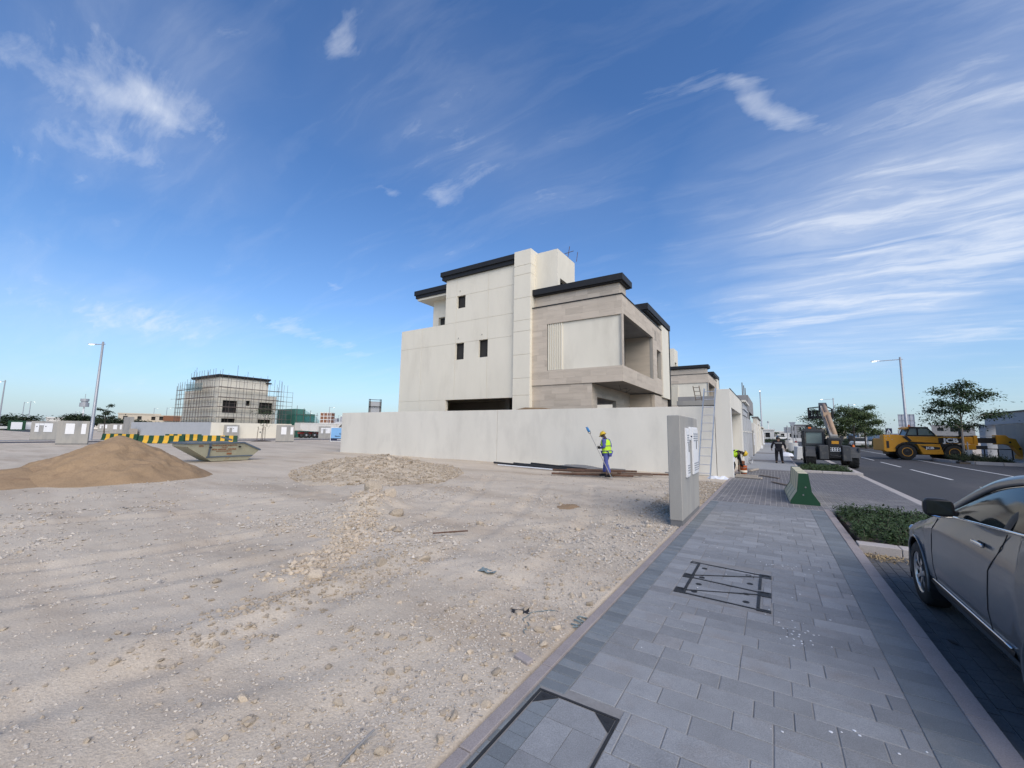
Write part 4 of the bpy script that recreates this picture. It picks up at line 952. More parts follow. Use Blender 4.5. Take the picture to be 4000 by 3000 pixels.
# ================================================================ skip
sk = empty('skip', (-25.1, 10.3, 0.0), R(2), 'olive tipping skip with blue rails and stencilled phone number', 'skip')
HT = .98
def skip_shell():
    # sections along Y (length) at bottom / top; width along X
    yb0, yb1, yt0, yt1, ytl = -.88, .88, -2.05, 2.35, 1.05
    o_ = [(-.62, yb0, .04), (.62, yb0, .04), (.62, yb1, .04), (-.62, yb1, .04)]
    return yb0, yb1, yt0, yt1
sidep = [(-.66, .03), (1.10, .03), (1.62, .56), (.72, HT), (-1.86, HT), (-1.84, .80)]
bb = B(); xw, xb = .86, .64
def sx(z): return xb+(xw-xb)*(z/HT)
out = [[(s*sx(z), y, z) for y, z in sidep] for s in (-1, 1)]
bb.loft(out, caps=True)
body = bb.obj('hopper', 'skip_paint', sk)
rim = B()
for s in (-1, 1):
    rim.bar((s*(xw+.03), -1.9, HT), (s*(xw+.03), .72, HT), .07, .08); rim.bar((s*(xw+.03), .72, HT), (s*(sx(.56)+.05), 1.65, .56), .07, .08)
    rim.bar((s*(sx(.26)+.012), -.95, .26), (s*(sx(.26)+.012), 1.30, .26), .05, .06)
rim.bar((-xw, -1.9, HT), (xw, -1.9, HT), .07, .08); rim.bar((-sx(.56), 1.65, .56), (sx(.56), 1.65, .56), .07, .08)
rim.obj('rim_rail', 'skip_blue', sk)
for y in (-.86, .52):
    for s in (-1, 1): B().bar((s*(sx(.26)+.02), y, .26), (s*(sx(HT)+.02), y, HT-.04), .07, .09).obj('upright_rail', 'skip_blue', sk)
    B().cyl((xw-.02, y, .76), (xw+.12, y, .76), .04, n=10).obj('lifting_pin', 'jcb_black', sk)
B().box(-.74, .74, -1.8, .66, HT-.10, HT-.06).obj('load', 'concrete_dark', sk)
def skip_text(body_, y, z, size):
    tm = text_mesh(body_, size, .002, bold=.004); tilt = math.atan2(xw-xb, HT)
    link('stencil_lettering', tm, 'skip_text', sk, loc=(sx(z)+.014, y, z), rot=(R(90), 0, R(90))); sk.children[-1].rotation_euler = (R(90)+tilt*0, 0, R(90))
    o = sk.children[-1]; o.rotation_mode = 'XYZ'; o.matrix_basis = Matrix.Translation((sx(z)+.012, y, z)) @ Matrix.Rotation(tilt, 4, 'Y') @ Matrix.Rotation(R(90), 4, 'Z') @ Matrix.Rotation(R(90), 4, 'X')
skip_text('MONESTAR AL ARABIA PROJECTS W.L.L', -.17, .84, .066); skip_text('FOR RENT', -.17, .75, .06); skip_text('MOB: 66622368 - 33573568', -.17, .64, .098); skip_text('email: monestarprojects@gmail.com', -.17, .55, .05); skip_text('22m', -1.25, .84, .12)
B().box(sx(.41)+.004, sx(.41)+.010, -.02, .22, .36, .48).obj('rust_patch', 'skip_text', sk)

heap('ash_patch', -2.3, 8.7, .6, .8, .02, R(20), 'concrete_dark', 'dark ashy patch on the ground beside the meter pillar', 'ash patch', 60, .03, 61)
heap('sand_patch', -4.2, 9.4, .35, .45, .04, R(30), 'heap_sand', 'small brown patch of spilt sand in the middle of the lot', 'sand patch', 50, .03, 63)

# ================================================================ parked car (front axle at y = 0, +y is forward, wheels stand on z = 0)
def interp(x, tab): return float(np.interp(x, [a for a, _ in tab], [b for _, b in tab]))
car = empty('parked_car', (2.265, 6.73, ZR+.001), 0, 'grey metallic suv parked at the kerb beside the footpath', 'car')
WB, TR = 2.80, .345
HW = [(.18, .80), (.30, .865), (.42, .893), (.55, .902), (.75, .908), (.90, .912), (.955, .905), (1.0, .896), (1.10, .872), (1.3, .84)]
def taper(y): return interp(y, [(-3.68, .80), (-3.5, .88), (-3.1, .965), (-2.4, 1.0), (-.2, 1.0), (.3, .985), (.6, .93), (.8, .83), (.92, .70)])
def ztop(y): return interp(y, [(-3.68, 1.05), (-3.3, 1.22), (-2.6, 1.25), (-2.0, 1.21), (-1.2, 1.155), (-.8, 1.125), (-.5, 1.05), (-.1, .955), (.1, .905), (.3, .85), (.6, .76), (.8, .67), (.92, .60)])
def zbot(y):
    z = interp(y, [(-3.68, .42), (-3.4, .33), (-2.9, .27), (0, .25), (.5, .24), (.92, .30)])
    for yw in (0, -WB):
        d = abs(y-yw)
        if d < .405: z = max(z, .345+math.sqrt(max(.405**2-d*d, 0)))
    return z
ys_ = sorted(set([round(-3.68+.06*k, 3) for k in range(78)]+[yw+d for yw in (0, -WB) for d in (-.406, -.402, -.39, -.36, -.3, -.2, -.1, 0, .1, .2, .3, .36, .39, .402, .406)]+[.92]))
ys_ = [y for y in ys_ if -3.68 <= y <= .92]
NJ = 13
def side_rings(s):
    out = []
    for y in ys_:
        zb, zt = zbot(y), ztop(y); rg = []
        for j in range(NJ):
            z = zb+(zt-zb)*(j/(NJ-1)); x = interp(z, HW)
            zc = ztop(y)-.13; x += .010*math.exp(-((z-zc)/.025)**2) if y < .1 else 0
            # rounded shoulder
            rs_ = .03+.09*min(1, max(0, (y+.6)/.4))
            if z > zt-rs_: x -= (.012+.05*min(1, max(0, (y+.6)/.4)))*((z-zt+rs_)/rs_)**2
            dw = min(abs(y), abs(y+WB)); x += .012*math.exp(-((max(dw, .30)-.42)/.10)**2)*max(0, 1-abs(z-.6)/.5)
            rg.append((s*x*taper(y), y, z))
        out.append(rg)
    return out
for s in (-1, 1):
    B().loft(side_rings(s), caps=False, closed=False).obj('side_panel', 'car_paint', car, auto=35)
def topring(y, lift, n=9):
    hw_ = (interp(ztop(y), HW)-.012-.05*min(1, max(0, (y+.6)/.4)))*taper(y); return [(hw_*k/(n//2), y, ztop(y)+lift*(1-(k/(n//2))**2)) for k in range(-(n//2), n//2+1)]
B().loft([topring(y, .075 if y < .5 else .05) for y in ys_ if y > -.86], caps=False, closed=False).obj('bonnet', 'car_paint', car, auto=40)
fy = .92; B().loft([[(-.60, fy, .30), (-.60, fy, .66)], [(-.3, fy+.05, .30), (-.3, fy+.06, .69)], [(.3, fy+.05, .30), (.3, fy+.06, .69)], [(.60, fy, .30), (.60, fy, .66)]], caps=False, closed=False).obj('front_bumper', 'car_paint', car, smooth=True)
B().box(-.45, .45, fy+.04, fy+.075, .48, .62).obj('grille', 'jcb_black', car)
for s in (-1, 1):
    B().obox((s*.63, .80, .70), (.30, .22, .12), (0, .1*s, s*-.5)).obj('headlight', 'chrome', car, bevel=.03)
    B().obox((s*.72, -3.62, 1.0), (.18, .12, .42)).obj('tail_light', 'truck_red', car, bevel=.03)
# roof and windscreen: loft between left and right roof-edge curves
EDGE = [(-3.52, .74, 1.19), (-3.35, .66, 1.40), (-3.15, .635, 1.52), (-2.8, .625, 1.585), (-2.4, .625, 1.61), (-1.94, .635, 1.595), (-1.52, .66, 1.515), (-1.20, .725, 1.37), (-.98, .775, 1.25), (-.80, .82, 1.145)]
def edge_curve(n=40):
    t = np.linspace(0, len(EDGE)-1, n); E_ = np.array(EDGE); k = np.arange(len(EDGE)); a = np.stack([np.interp(t, k, E_[:, c]) for c in range(3)], -1)
    for _ in range(3): a[1:-1] = (a[:-2]+2*a[1:-1]+a[2:])/4
    return a
EC = edge_curve()
def across(p, n=11):
    y, x, z = p; f = min(1, max(0, (y+1.9)/.9)); out = []
    for k in range(n):
        q = -1+2*k/(n-1); b_ = 1-q*q; out.append((x*q, y+.24*f*b_-(.10*b_ if y < -3.2 else 0), z+.055*b_*(1-f*.6)))
    return out
B().loft([across(p) for p in EC if p[0] <= -1.62 and p[0] > -3.25], caps=False, closed=False).obj('roof', 'car_paint', car, smooth=True)
B().loft([across(p) for p in EC if p[0] >= -1.70], caps=False, closed=False).obj('windscreen', 'glass_dark', car, smooth=True)
B().loft([across(p) for p in EC if p[0] <= -3.15], caps=False, closed=False).obj('rear_window', 'glass_dark', car, smooth=True)
B().loft([[(x*taper(-3.6)*.9, -3.60, .45), (x*taper(-3.6)*.9, -3.66, .8), (x*taper(-3.6)*.86, -3.58, 1.2)] for x in (-.9, -.5, 0, .5, .9)], caps=False, closed=False).obj('tailgate', 'car_paint', car, smooth=True)
for s in (-1, 1):
    rail = [(s*(x+.004), y, z) for y, x, z in EC]; bb = B()
    rings = []
    for i, p in enumerate(rail):
        p = Vector(p); d = (Vector(rail[min(i+1, len(rail)-1)])-Vector(rail[max(i-1, 0)])).normalized(); out_ = Vector((s, 0, .55)).normalized(); o2 = d.cross(out_).normalized()
        rings.append([p+out_*math.cos(a)*.022+o2*math.sin(a)*.048 for a in [k*math.pi/4 for k in range(8)]])
    bb.loft(rings).obj('roof_rail_panel', 'car_paint', car, smooth=True)
    # side glass
    gl = []; ch = []
    for y, x, z in EC:
        if y < -3.35 or y > -.84: continue
        zb = ztop(y)-.012; xb = interp(zb, HW)*taper(y)-.018
        gl.append([(s*xb, y, zb), (s*(xb*.55+x*.45+.012), y, zb*.5+z*.5), (s*(x-.006), y, max(z-.015, zb+.002))]); ch.append((s*(x+.014), y-.015, max(z-.052, zb+.01)))
    B().loft(gl, caps=False, closed=False).obj('side_window', 'glass_dark', car, smooth=True)
    B().tube(ch, .0085, 6).obj('window_trim', 'chrome', car, smooth=True)
    bl = [(s*(interp(ztop(y), HW)*taper(y)-.004), y, ztop(y)+.002) for y in np.linspace(-3.2, -.86, 24)]
    B().tube(bl, .011, 6).obj('belt_trim', 'chrome', car, smooth=True)
    # black pillars and seals
    for (ya, yb, wd) in ((-2.13, -2.03, .10), (-1.02, -.98, .05)):
        pts = []
        for f in np.linspace(0, 1, 6):
            y = ya+(yb-ya)*0+.05*f*(1 if ya > -1.5 else .8)*-1; i = int(np.argmin(np.abs(EC[:, 0]-y))); yy_, xe, ze = EC[i]; zb = ztop(y); xb = interp(zb, HW)*taper(y)-.012
            bow = .014*math.sin(math.pi*f); pts.append((s*(xb*(1-f)+xe*f+bow), y, zb*(1-f)+(ze-.03)*f))
        bb = B()
        rings = [[(px_, py_-wd/2, pz_), (px_+s*.006, py_, pz_), (px_, py_+wd/2, pz_)] for px_, py_, pz_ in pts]
        bb.loft(rings, caps=False, closed=False).obj('pillar', 'black_plastic', car, smooth=True)
    # seams, handles, sill
    def on_side(y, z, e=.0): return (s*(interp(z, HW)*taper(y)+e), y, z)
    for pl in ([(-2.20, 1.20), (-2.13, 1.07), (-1.97, .88), (-1.90, .70), (-1.86, .56), (-1.88, .42)], [(-.78, 1.10), (-.70, .98), (-.64, .88), (-.58, .72), (-.56, .55), (-.60, .43)], [(-3.0, 1.22), (-3.02, 1.0), (-2.95, .85)]):
        pl = [tuple(np.array(pl[i])*(1-f)+np.array(pl[i+1])*f) for i in range(len(pl)-1) for f in (0, .2, .4, .6, .8)]+[pl[-1]]; B().tube([on_side(y, z, .001+(.008*math.exp(-((z-ztop(y)+.13)/.025)**2))) for y, z in pl if z < ztop(y)-.02], .004, 5).obj('door_seam', 'black_plastic', car)
    for y in (-1.83, -2.86):
        hd = B().obox(on_side(y, 1.055, .032), (.022, .20, .030), (0, 0, 0)).obj('door_handle', 'chrome', car, bevel=.009, segs=2)
        B().obox(on_side(y+.01, 1.048, .002), (.012, .12, .045), (0, 0, 0)).obj('handle_recess', 'black_plastic', hd, bevel=.005)
    bb = B(); bb.loft([[on_side(y, .40, .004), on_side(y, .37, .020), on_side(y, .24, -.03), on_side(y, .20, -.08)] for y in np.linspace(-2.22, -.41, 16)], caps=False, closed=False).obj('sill_cladding', 'black_plastic', car, smooth=True)
    B().tube([on_side(y, .415, .008) for y in np.linspace(-2.2, -.42, 16)], .009, 6).obj('sill_trim', 'chrome', car, smooth=True)
    for yw in (0, -WB):
        arc = [(s*(.918*taper(yw+.40*math.cos(a))-.002), yw+.40*math.cos(a), .345+.40*math.sin(a)) for a in np.linspace(-.25, math.pi+.25, 28)]
        B().tube(arc, .014, 6).obj('wheel_arch_lip', 'car_paint', car, smooth=True)
        # inner wheel housing
        B().loft([[(s*.90, yw+.43*math.cos(a), .345+.43*math.sin(a)) for a in np.linspace(-.4, math.pi+.4, 18)], [(s*.55, yw+.43*math.cos(a), .345+.43*math.sin(a)) for a in np.linspace(-.4, math.pi+.4, 18)]], caps=False, closed=False).obj('wheel_housing', 'black_plastic', car)
    # mirror
    mr = B(); sec = []
    for f, sxx, szz in ((0, .09, .06), (.12, .135, .082), (.5, .125, .085), (.85, .10, .07), (1.0, .05, .03)):
        sec.append([(s*1.01+math.copysign(abs(math.cos(a))**.55, math.cos(a))*sxx*.78, -1.40+f*.17, 1.255+math.copysign(abs(math.sin(a))**.6, math.sin(a))*szz) for a in [k*math.pi/8 for k in range(16)]])
    mo_ = mr.loft(sec).obj('wing_mirror', 'black_plastic', car, smooth=False, auto=50)
    B().obox((s*1.01, -1.402, 1.262), (.165, .006, .12)).obj('mirror_glass', 'glass_dark', mo_, bevel=.002)
    B().tube([(s*1.10, -1.37, 1.195), (s*1.01, -1.40, 1.178), (s*.93, -1.38, 1.18)], .007, 5).obj('mirror_trim', 'chrome', mo_)
    B().obox((s*.90, -1.24, 1.21), (.10, .07, .05), (0, s*-.2, 0)).obj('mirror_arm', 'black_plastic', mo_, bevel=.01)
# underbody and cabin floor keep daylight out
B().box(-.80, .80, -3.4, .75, .22, .30).box(-.82, .82, -3.3, -.5, .31, .9).obj('underbody', 'black_plastic', car)
B().box(-.74, .74, -2.9, -1.0, .91, 1.05).obj('cabin_trim', 'interior', car)
for s in (-1, 1):
    B().obox((s*.36, -1.75, 1.20), (.44, .14, .52), (-.2, 0, 0)).obj('seat_back', 'interior', car, bevel=.05)
def wheel(parent, loc, r_, w_, side, rim_mt, tyre_mt='tyre', spokes=7, lug=False):
    """wheel with its axle along X; side = -1 or +1 is the outer face"""
    t = B().lathe([(r_*.66, -w_/2), (r_*.90, -w_/2), (r_*.975, -w_*.40), (r_, -w_*.25), (r_, w_*.25), (r_*.975, w_*.40), (r_*.90, w_/2), (r_*.66, w_/2), (r_*.62, w_*.3), (r_*.62, -w_*.3)], loc, 'x', 40, caps=False)
    n = 40; o0 = 0; k = 9
    for i in range(n): t.f.append((k*n+i, k*n+(i+1) % n, (i+1) % n, i))
    wo_ = t.obj('wheel', tyre_mt, parent, auto=40)
    return wo_
for s in (-1, 1):
    for yw in (0, -WB):
        wh = wheel(car, (s*.800, yw, TR), TR, .215, s, 'alloy')
        c = (s*.800, yw, TR); o = s*.085
        B().lathe([(.0, -o*.2), (.20, -o*.2), (.205, o*.2), (.0, o*.2)], c, 'x', 24).obj('brake_disc', 'jcb_black', wh)
        B().lathe([(.190, o*.1), (.218, o*.1), (.224, o*.95), (.228, o*1.16), (.214, o*1.18), (.200, o*.9)], c, 'x', 40, caps=False).obj('rim', 'alloy', wh, smooth=True)
        sp_ = B()
        for k in range(7):
            a = 2*math.pi*k/7+.3
            def pt(rad, da, dx): return (c[0]+dx, c[1]+rad*math.cos(a+da), c[2]+rad*math.sin(a+da))
            sp_.loft([[pt(.045, -.42, o*.95), pt(.045, .42, o*.95), pt(.045, .42, o*.5), pt(.045, -.42, o*.5)], [pt(.12, -.17, o*1.12), pt(.12, .17, o*1.12), pt(.12, .15, o*.6), pt(.12, -.15, o*.6)], [pt(.207, -.20, o*1.05), pt(.207, .20, o*1.05), pt(.207, .18, o*.6), pt(.207, -.18, o*.6)]])
        sp_.lathe([(.0, o*.6), (.055, o*.6), (.055, o*1.02), (.035, o*1.08), (.0, o*1.08)], c, 'x', 20)
        sp_.obj('spokes', 'alloy', wh, auto=40)

# ================================================================ telehandlers
def big_tyre(parent, c, r_, w_, rim_mt, side, n=20, lugs=16, axis='y'):
    """farm-type wheel; axle along local Y (side = sign of the outer face)"""
    ax = axis
    prof = [(r_*.55, -w_/2), (r_*.86, -w_/2), (r_*.95, -w_*.42), (r_*.96, 0), (r_*.95, w_*.42), (r_*.86, w_/2), (r_*.55, w_/2)]
    wh = B().lathe(prof, c, ax, 32).obj('wheel', 'tyre', parent, auto=40)
    lg = B()
    for k in range(lugs):
        for s in (-1, 1):
            a = 2*math.pi*(k+(.5 if s > 0 else 0))/lugs; rings = []
            for f in (0.02, .5, 1.0):
                h_ = s*w_*.49*f; aa = a+.30*f; hw_ = .045/r_
                rg = []
                for dr, da in ((.93, -hw_), (1.0, -hw_), (1.0, hw_), (.93, hw_)):
                    rad = r_*dr*(1-.03*f*f); p, q = rad*math.cos(aa+da), rad*math.sin(aa+da)
                    rg.append((c[0]+q, c[1]+h_, c[2]+p) if ax == 'y' else (c[0]+h_, c[1]+p, c[2]+q))
                rings.append(rg)
            lg.loft(rings)
    lg.obj('tread_lugs', 'tyre', wh)
    o = side*w_/2
    B().lathe([(r_*.20, o*.55), (r_*.42, o*.60), (r_*.50, o*1.02), (r_*.56, o*1.04), (r_*.56, o*.8)], c, ax, 28, caps=False).obj('rim', rim_mt, wh, smooth=True)
    B().lathe([(.0, o*.5), (r_*.22, o*.5), (r_*.20, o*1.0), (r_*.12, o*1.12), (0, o*1.12)], c, ax, 18).obj('hub', 'jcb_black', wh)
    return wh
jc = empty('telehandler', (9.21, 47.94, ZR+.002), R(14), 'yellow telehandler with its boom stretched out across the road edge', 'telehandler')
# local: x forward, y left (far side), z up; near side is y < 0
B().box(-1.0, 3.9, -.45, .45, .42, .95).box(-.3, .3, -.72, .72, .50, .78).box(2.8, 3.4, -.72, .72, .50, .78).obj('chassis', 'jcb_black', jc)
B().prism([(-1.50, .74), (-1.47, 2.06), (-.55, 2.10), (-.1, 2.02), (.3, 1.86), (.55, 1.55), (-.25, 1.42), (-.62, 1.1), (-.72, .66), (-1.3, .62)], -.95, -.30, 'y').obj('rear_body', 'jcb_yellow', jc, bevel=.03)
B().prism([(-1.46, .74), (-1.44, 1.75), (-.3, 1.75), (.2, 1.2), (-.62, .66)], -.299, .95, 'y').obj('engine_cover', 'jcb_yellow', jc, bevel=.03)
B().box(-1.31, -1.13, -.962, -.94, .95, 1.55).obj('grille', 'jcb_black', jc)
B().prism([(-.2, 1.95), (.1, 1.98), (.42, 1.62), (.25, 1.5)], -.985, -.952, 'y').obj('pivot_plate', 'jcb_black', jc)
for x, z in ((-1.3, 1.92), (-1.3, 1.70), (-1.05, 1.94), (-.9, 1.68)): B().cyl((x, -.965, z), (x, -.945, z), .035, n=8).obj('bolt', 'galv', jc)
bm_ = B().prism([(-.9, 1.56), (-.9, 2.0), (.6, 1.96), (4.7, 1.98), (4.7, 1.42), (3.2, 1.40)], -.72, -.28, 'y').obj('boom', 'jcb_yellow', jc, bevel=.02)
B().box(.3, 4.72, -.70, -.30, 1.985, 2.05).obj('boom_hose_tray', 'jcb_black', bm_)
B().box(4.55, 4.78, -.76, -.24, 1.30, 2.10).obj('boom_collar', 'jcb_yellow', bm_)
B().box(2.30, 3.95, -.728, -.721, 1.45, 1.86).obj('boom_decal', 'jcb_black', bm_)
tm = text_mesh('JCB', .46, .003, xs=1.35, bold=.018); link('boom_lettering', tm, 'sign_white', bm_, loc=(3.1, -.731, 1.655), rot=(R(90), 0, 0))
i1 = B().box(4.78, 6.05, -.66, -.34, 1.50, 1.92).obj('inner_boom', 'jcb_black', jc); B().box(4.78, 6.2, -.64, -.36, 2.02, 2.07).obj('hose_run', 'galv', i1)
B().box(3.9, 4.6, -.85, -.2, .95, 1.38).obj('front_frame', 'jcb_yellow', jc, bevel=.02); B().box(4.6, 5.35, -.75, -.25, 1.0, 1.28).obj('ram', 'iron', jc)
hd = B().prism([(5.95, 1.40), (5.95, 2.16), (6.55, 2.16), (6.75, 1.95), (7.15, 1.85), (7.35, 1.3), (7.55, .95), (7.70, .48), (7.45, .44), (7.2, .85), (6.9, 1.3), (6.5, 1.45)], -.72, -.28, 'y').obj('boom_head', 'jcb_yellow', jc, bevel=.02)
for x, z in ((6.75, 1.6), (7.3, 1.1), (7.5, .62)): B().cyl((x, -.76, z), (x, -.24, z), .07, n=10).obj('pivot_pin', 'jcb_black', hd)
B().box(7.45, 7.60, -1.1, .1, .30, .62).obj('carriage', 'jcb_yellow', hd)
sp_ = B().prism([(.72, 1.32), (2.25, 1.36), (2.45, .52), (1.05, .48)], -1.02, -.46, 'y').obj('side_pod', 'jcb_yellow', jc, bevel=.03)
B().prism([(.92, 1.20), (2.2, 1.10), (2.2, .92), (1.35, .86)], -1.03, -1.022, 'y').obj('pod_decal', 'jcb_black', sp_)
tm = text_mesh('JCB', .24, .003, xs=1.4, bold=.01); link('pod_lettering', tm, 'sign_white', sp_, loc=(1.55, -1.034, 1.02), rot=(R(90), 0, 0))
B().prism([(2.2, 1.38), (3.3, 1.32), (3.7, .9), (3.75, .7), (2.45, .55)], -.9, -.3, 'y').obj('front_body', 'jcb_black', jc)
for xw in (0, 3.08):
    for s in (-1, 1): big_tyre(jc, (xw, s*.86, .66), .66, .48, 'jcb_yellow', s)
    arc = [(xw+.80*math.cos(a), .70+.74*math.sin(a)) for a in np.linspace(.25, math.pi-.35, 10)]
    arc2 = [(xw+.72*math.cos(a), .70+.66*math.sin(a)) for a in np.linspace(math.pi-.35, .25, 10)]
    for s in (-1, 1): B().prism(arc+arc2, s*.62, s*1.08, 'y').obj('mudguard', 'jcb_black', jc)
# cab on the far side
cb = B().prism([(.50, 2.02), (.78, 2.66), (2.0, 2.68), (2.45, 2.10), (2.5, 1.2), (.5, 1.2)], .0, .92, 'y').obj('cab_glass', 'glass_cab', jc)
fr = B()
for s in (-.012, .932):
    for a, b in (((.50, 2.02), (.80, 2.68)), ((.80, 2.68), (2.0, 2.70)), ((2.0, 2.70), (2.5, 2.08)), ((2.5, 2.08), (2.5, 1.2)), ((.5, 2.05), (2.5, 2.05)), ((1.32, 2.02), (1.32, 2.68)), ((.5, 2.02), (.5, 1.2))): fr.bar((a[0], s, a[1]), (b[0], s, b[1]), .075)
fr.box(.75, 2.05, -.05, .97, 2.69, 2.78); fr.obj('cab_frame', 'jcb_black', cb)
B().prism([(.45, 2.56), (.45, 2.66), (.8, 2.80), (1.15, 2.80), (1.15, 2.70)], -.02, .94, 'y').obj('cab_visor', 'jcb_yellow', cb)
B().lathe([(.0, 0), (.08, 0), (.07, .12), (.04, .16), (.0, .17)], (.98, .4, 2.80), n=12).obj('beacon', 'orange_lamp', cb)
for k in range(6): B().bar((2.02, .02, 2.62-k*.09), (2.12+k*.075, .02, 2.52-k*.09), .03).obj('screen_guard', 'jcb_black', cb)
B().box(3.62, 3.78, -.9, -.72, 1.98, 2.42).obj('wing_mirror', 'jcb_black', jc, bevel=.02); B().bar((3.7, -.6, 1.95), (3.7, -.8, 2.1), .03).obj('mirror_arm', 'jcb_black', jc)
B().box(1.05, 1.35, .25, .55, 2.0, 2.35).obj('seat', 'jcb_black', jc, bevel=.04)

# dark telehandler seen from behind: local x right, y forward
te = empty('telehandler', (2.98, 31.75, ZR+.002), 0, 'dark grey telehandler seen from behind with its tan boom raised', 'telehandler')
for s in (-1, 1):
    big_tyre(te, (s*1.02, .1, .57), .57, .47, 'tele_grey', s, axis='x'); big_tyre(te, (s*1.02, 3.0, .57), .57, .47, 'tele_grey', s, axis='x')
    B().loft([[(s*.80, .1+.68*math.cos(a), .57+.68*math.sin(a)) for a in np.linspace(.3, math.pi-.1, 9)], [(s*1.30, .1+.68*math.cos(a), .57+.68*math.sin(a)) for a in np.linspace(.3, math.pi-.1, 9)], [(s*1.30, .1+.63*math.cos(a), .57+.63*math.sin(a)) for a in np.linspace(.3, math.pi-.1, 9)]], caps=False, closed=False).obj('mudguard', 'tele_grey', te)
    B().box(s*1.30, s*1.24, -.5, .4, .98, 1.22).obj('mudguard_lip', 'tele_grey', te)
B().box(-.62, -.17, -.62, .6, .48, 1.34).obj('counterweight', 'tele_grey', te, bevel=.04)
B().box(.48, .90, -.62, .6, .42, 1.32).obj('counterweight', 'tele_grey', te, bevel=.04)
B().box(-.169, .479, -.40, 3.4, .55, 1.72).obj('engine_body', 'jcb_black', te, bevel=.03)
B().box(-.7, .9, .2, 3.6, .40, .9).obj('chassis', 'jcb_black', te)
B().box(.02, .36, -.425, -.405, 1.42, 1.60).obj('warning_plate', 'jcb_yellow', te)
pl = B().box(-.07, .43, -.425, -.405, .98, 1.20).obj('chevron_plate', 'sign_white', te)
for k in range(4):
    for j in range(2): B().prism([(-.05+k*.12, 1.005+j*.10), (.03+k*.12, 1.005+j*.10), (.0+k*.12, 1.045+j*.10), (.03+k*.12, 1.085+j*.10), (-.05+k*.12, 1.085+j*.10), (-.08+k*.12, 1.045+j*.10)], -.430, -.426, 'y').obj('chevron', 'jcb_black', pl)
B().tube([(-.1, -.5, .78), (.0, -.6, .70), (.15, -.62, .74), (.35, -.6, .68), (.42, -.45, .78)], .03, 6).obj('tow_hitch', 'iron', te)
cb = B().prism([(-1.22, 1.25), (-1.20, 2.16), (-.26, 2.16), (-.24, 1.25)], .9, 2.5, 'y').obj('cab_glass', 'glass_cab', te)
fr = B()
for y in (.88, 2.52):
    for a, b in (((-1.24, 1.2), (-1.22, 2.2)), ((-.24, 1.2), (-.24, 2.2)), ((-1.24, 1.35), (-.24, 1.35)), ((-1.24, 2.18), (-.24, 2.18))): fr.bar((a[0], y, a[1]), (b[0], y, b[1]), .12)
fr.box(-1.30, -.18, .80, 2.6, 2.19, 2.32); fr.obj('cab_frame', 'tele_grey', cb)
B().box(-1.30, -.17, .5, 2.6, .75, 1.24).obj('cab_base', 'tele_grey', te)
lb = B().box(-1.15, -.55, 1.3, 1.55, 2.33, 2.47).obj('beacon_bar', 'tele_grey', cb); B().box(-.98, -.82, 1.28, 1.57, 2.35, 2.46).obj('beacon', 'orange_lamp', lb)
B().box(-1.38, -1.30, -.15, -.05, .6, 1.9).obj('side_post', 'jcb_black', te)
# boom runs forward and up
bA, bB_ = Vector((.20, -.05, 1.72)), Vector((.20, 5.2, 3.95))
bo = B().bar(bA, bA+(bB_-bA)*.96, .36, .44).obj('boom', 'concrete', te)
up_ = Vector((0, -.39, .92))
bk2 = B().tube([bA+up_*.26+Vector((.06, .2, 0)), bA+(bB_-bA)*.5+up_*.27+Vector((.06, 0, 0)), bB_+up_*.18+Vector((.05, 0, 0))], [.13, .13, .12], 10).obj('boom_duct', 'tele_tan', bo, smooth=True)
B().tube([bA+up_*.25+Vector((-.10, .2, 0)), bA+(bB_-bA)*.5+up_*.26+Vector((-.12, 0, 0)), bB_+up_*.16+Vector((-.11, 0, 0))], .045, 7).obj('hose', 'tele_tan', bo)
B().bar(bA+(bB_-bA)*.55+up_*.1, bA+(bB_-bA)*.6+up_*.44, .40, .12).obj('hose_clamp', 'tele_tan', bo)
B().obox(tuple(bB_), (.46, .5, .52), (R(23), 0, 0)).obj('boom_head', 'tele_grey', bo)
B().obox((.2, .1, 1.55), (.62, .9, .5)).obj('boom_mount', 'tele_grey', te)
ca = empty  # carriage frame at the boom tip
cf = B(); X_0, X_1, Z_0, Z_1, Yc = -.62, .78, 3.15, 3.95, 5.75
for a, b in (((X_0, Z_0), (X_0, Z_1)), ((X_1, Z_0), (X_1, Z_1-.1)), ((X_0, Z_0+.06), (X_1, Z_0+.06)), ((X_0, 3.72), (X_1, 3.72)), ((X_0, 3.48), (X_1, 3.48)), ((X_0, Z_1-.02), (.0, Z_1+.05)), ((.0, Z_1+.05), (.5, Z_1+.06)), ((.5, Z_1+.06), (X_1, Z_1-.12)), ((-.35, Z_0), (-.35, 3.75)), ((-.1, Z_0), (-.1, 3.7))): cf.bar((a[0], Yc, a[1]), (b[0], Yc, b[1]), .10, .07)
cf.box(-.55, .5, Yc-.03, Yc+.05, 3.16, 3.34); cf.box(-.62, -.45, Yc-.05, Yc+.05, 3.2, 3.7)
for x in (-.4, .5): cf.box(x-.06, x+.06, Yc, Yc+1.1, 3.12, 3.17)
cf.obj('fork_carriage', 'jcb_black', te)
ep = B().lathe([(0, 0), (.10, 0), (.11, .3), (0, .3)], (.62, .6, 1.6), n=10).obj('exhaust', 'iron', te)
B().lathe([(0, 0), (.07, 0), (.06, .12), (0, .14)], (1.12, .35, 1.25), n=10).obj('work_lamp', 'orange_lamp', te)
B().bar((.85, .4, 1.3), (1.1, .9, 1.75), .03).obj('mirror_arm', 'jcb_black', te); B().box(.98, 1.22, .88, .94, 1.6, 1.95).obj('wing_mirror', 'jcb_black', te, bevel=.02)

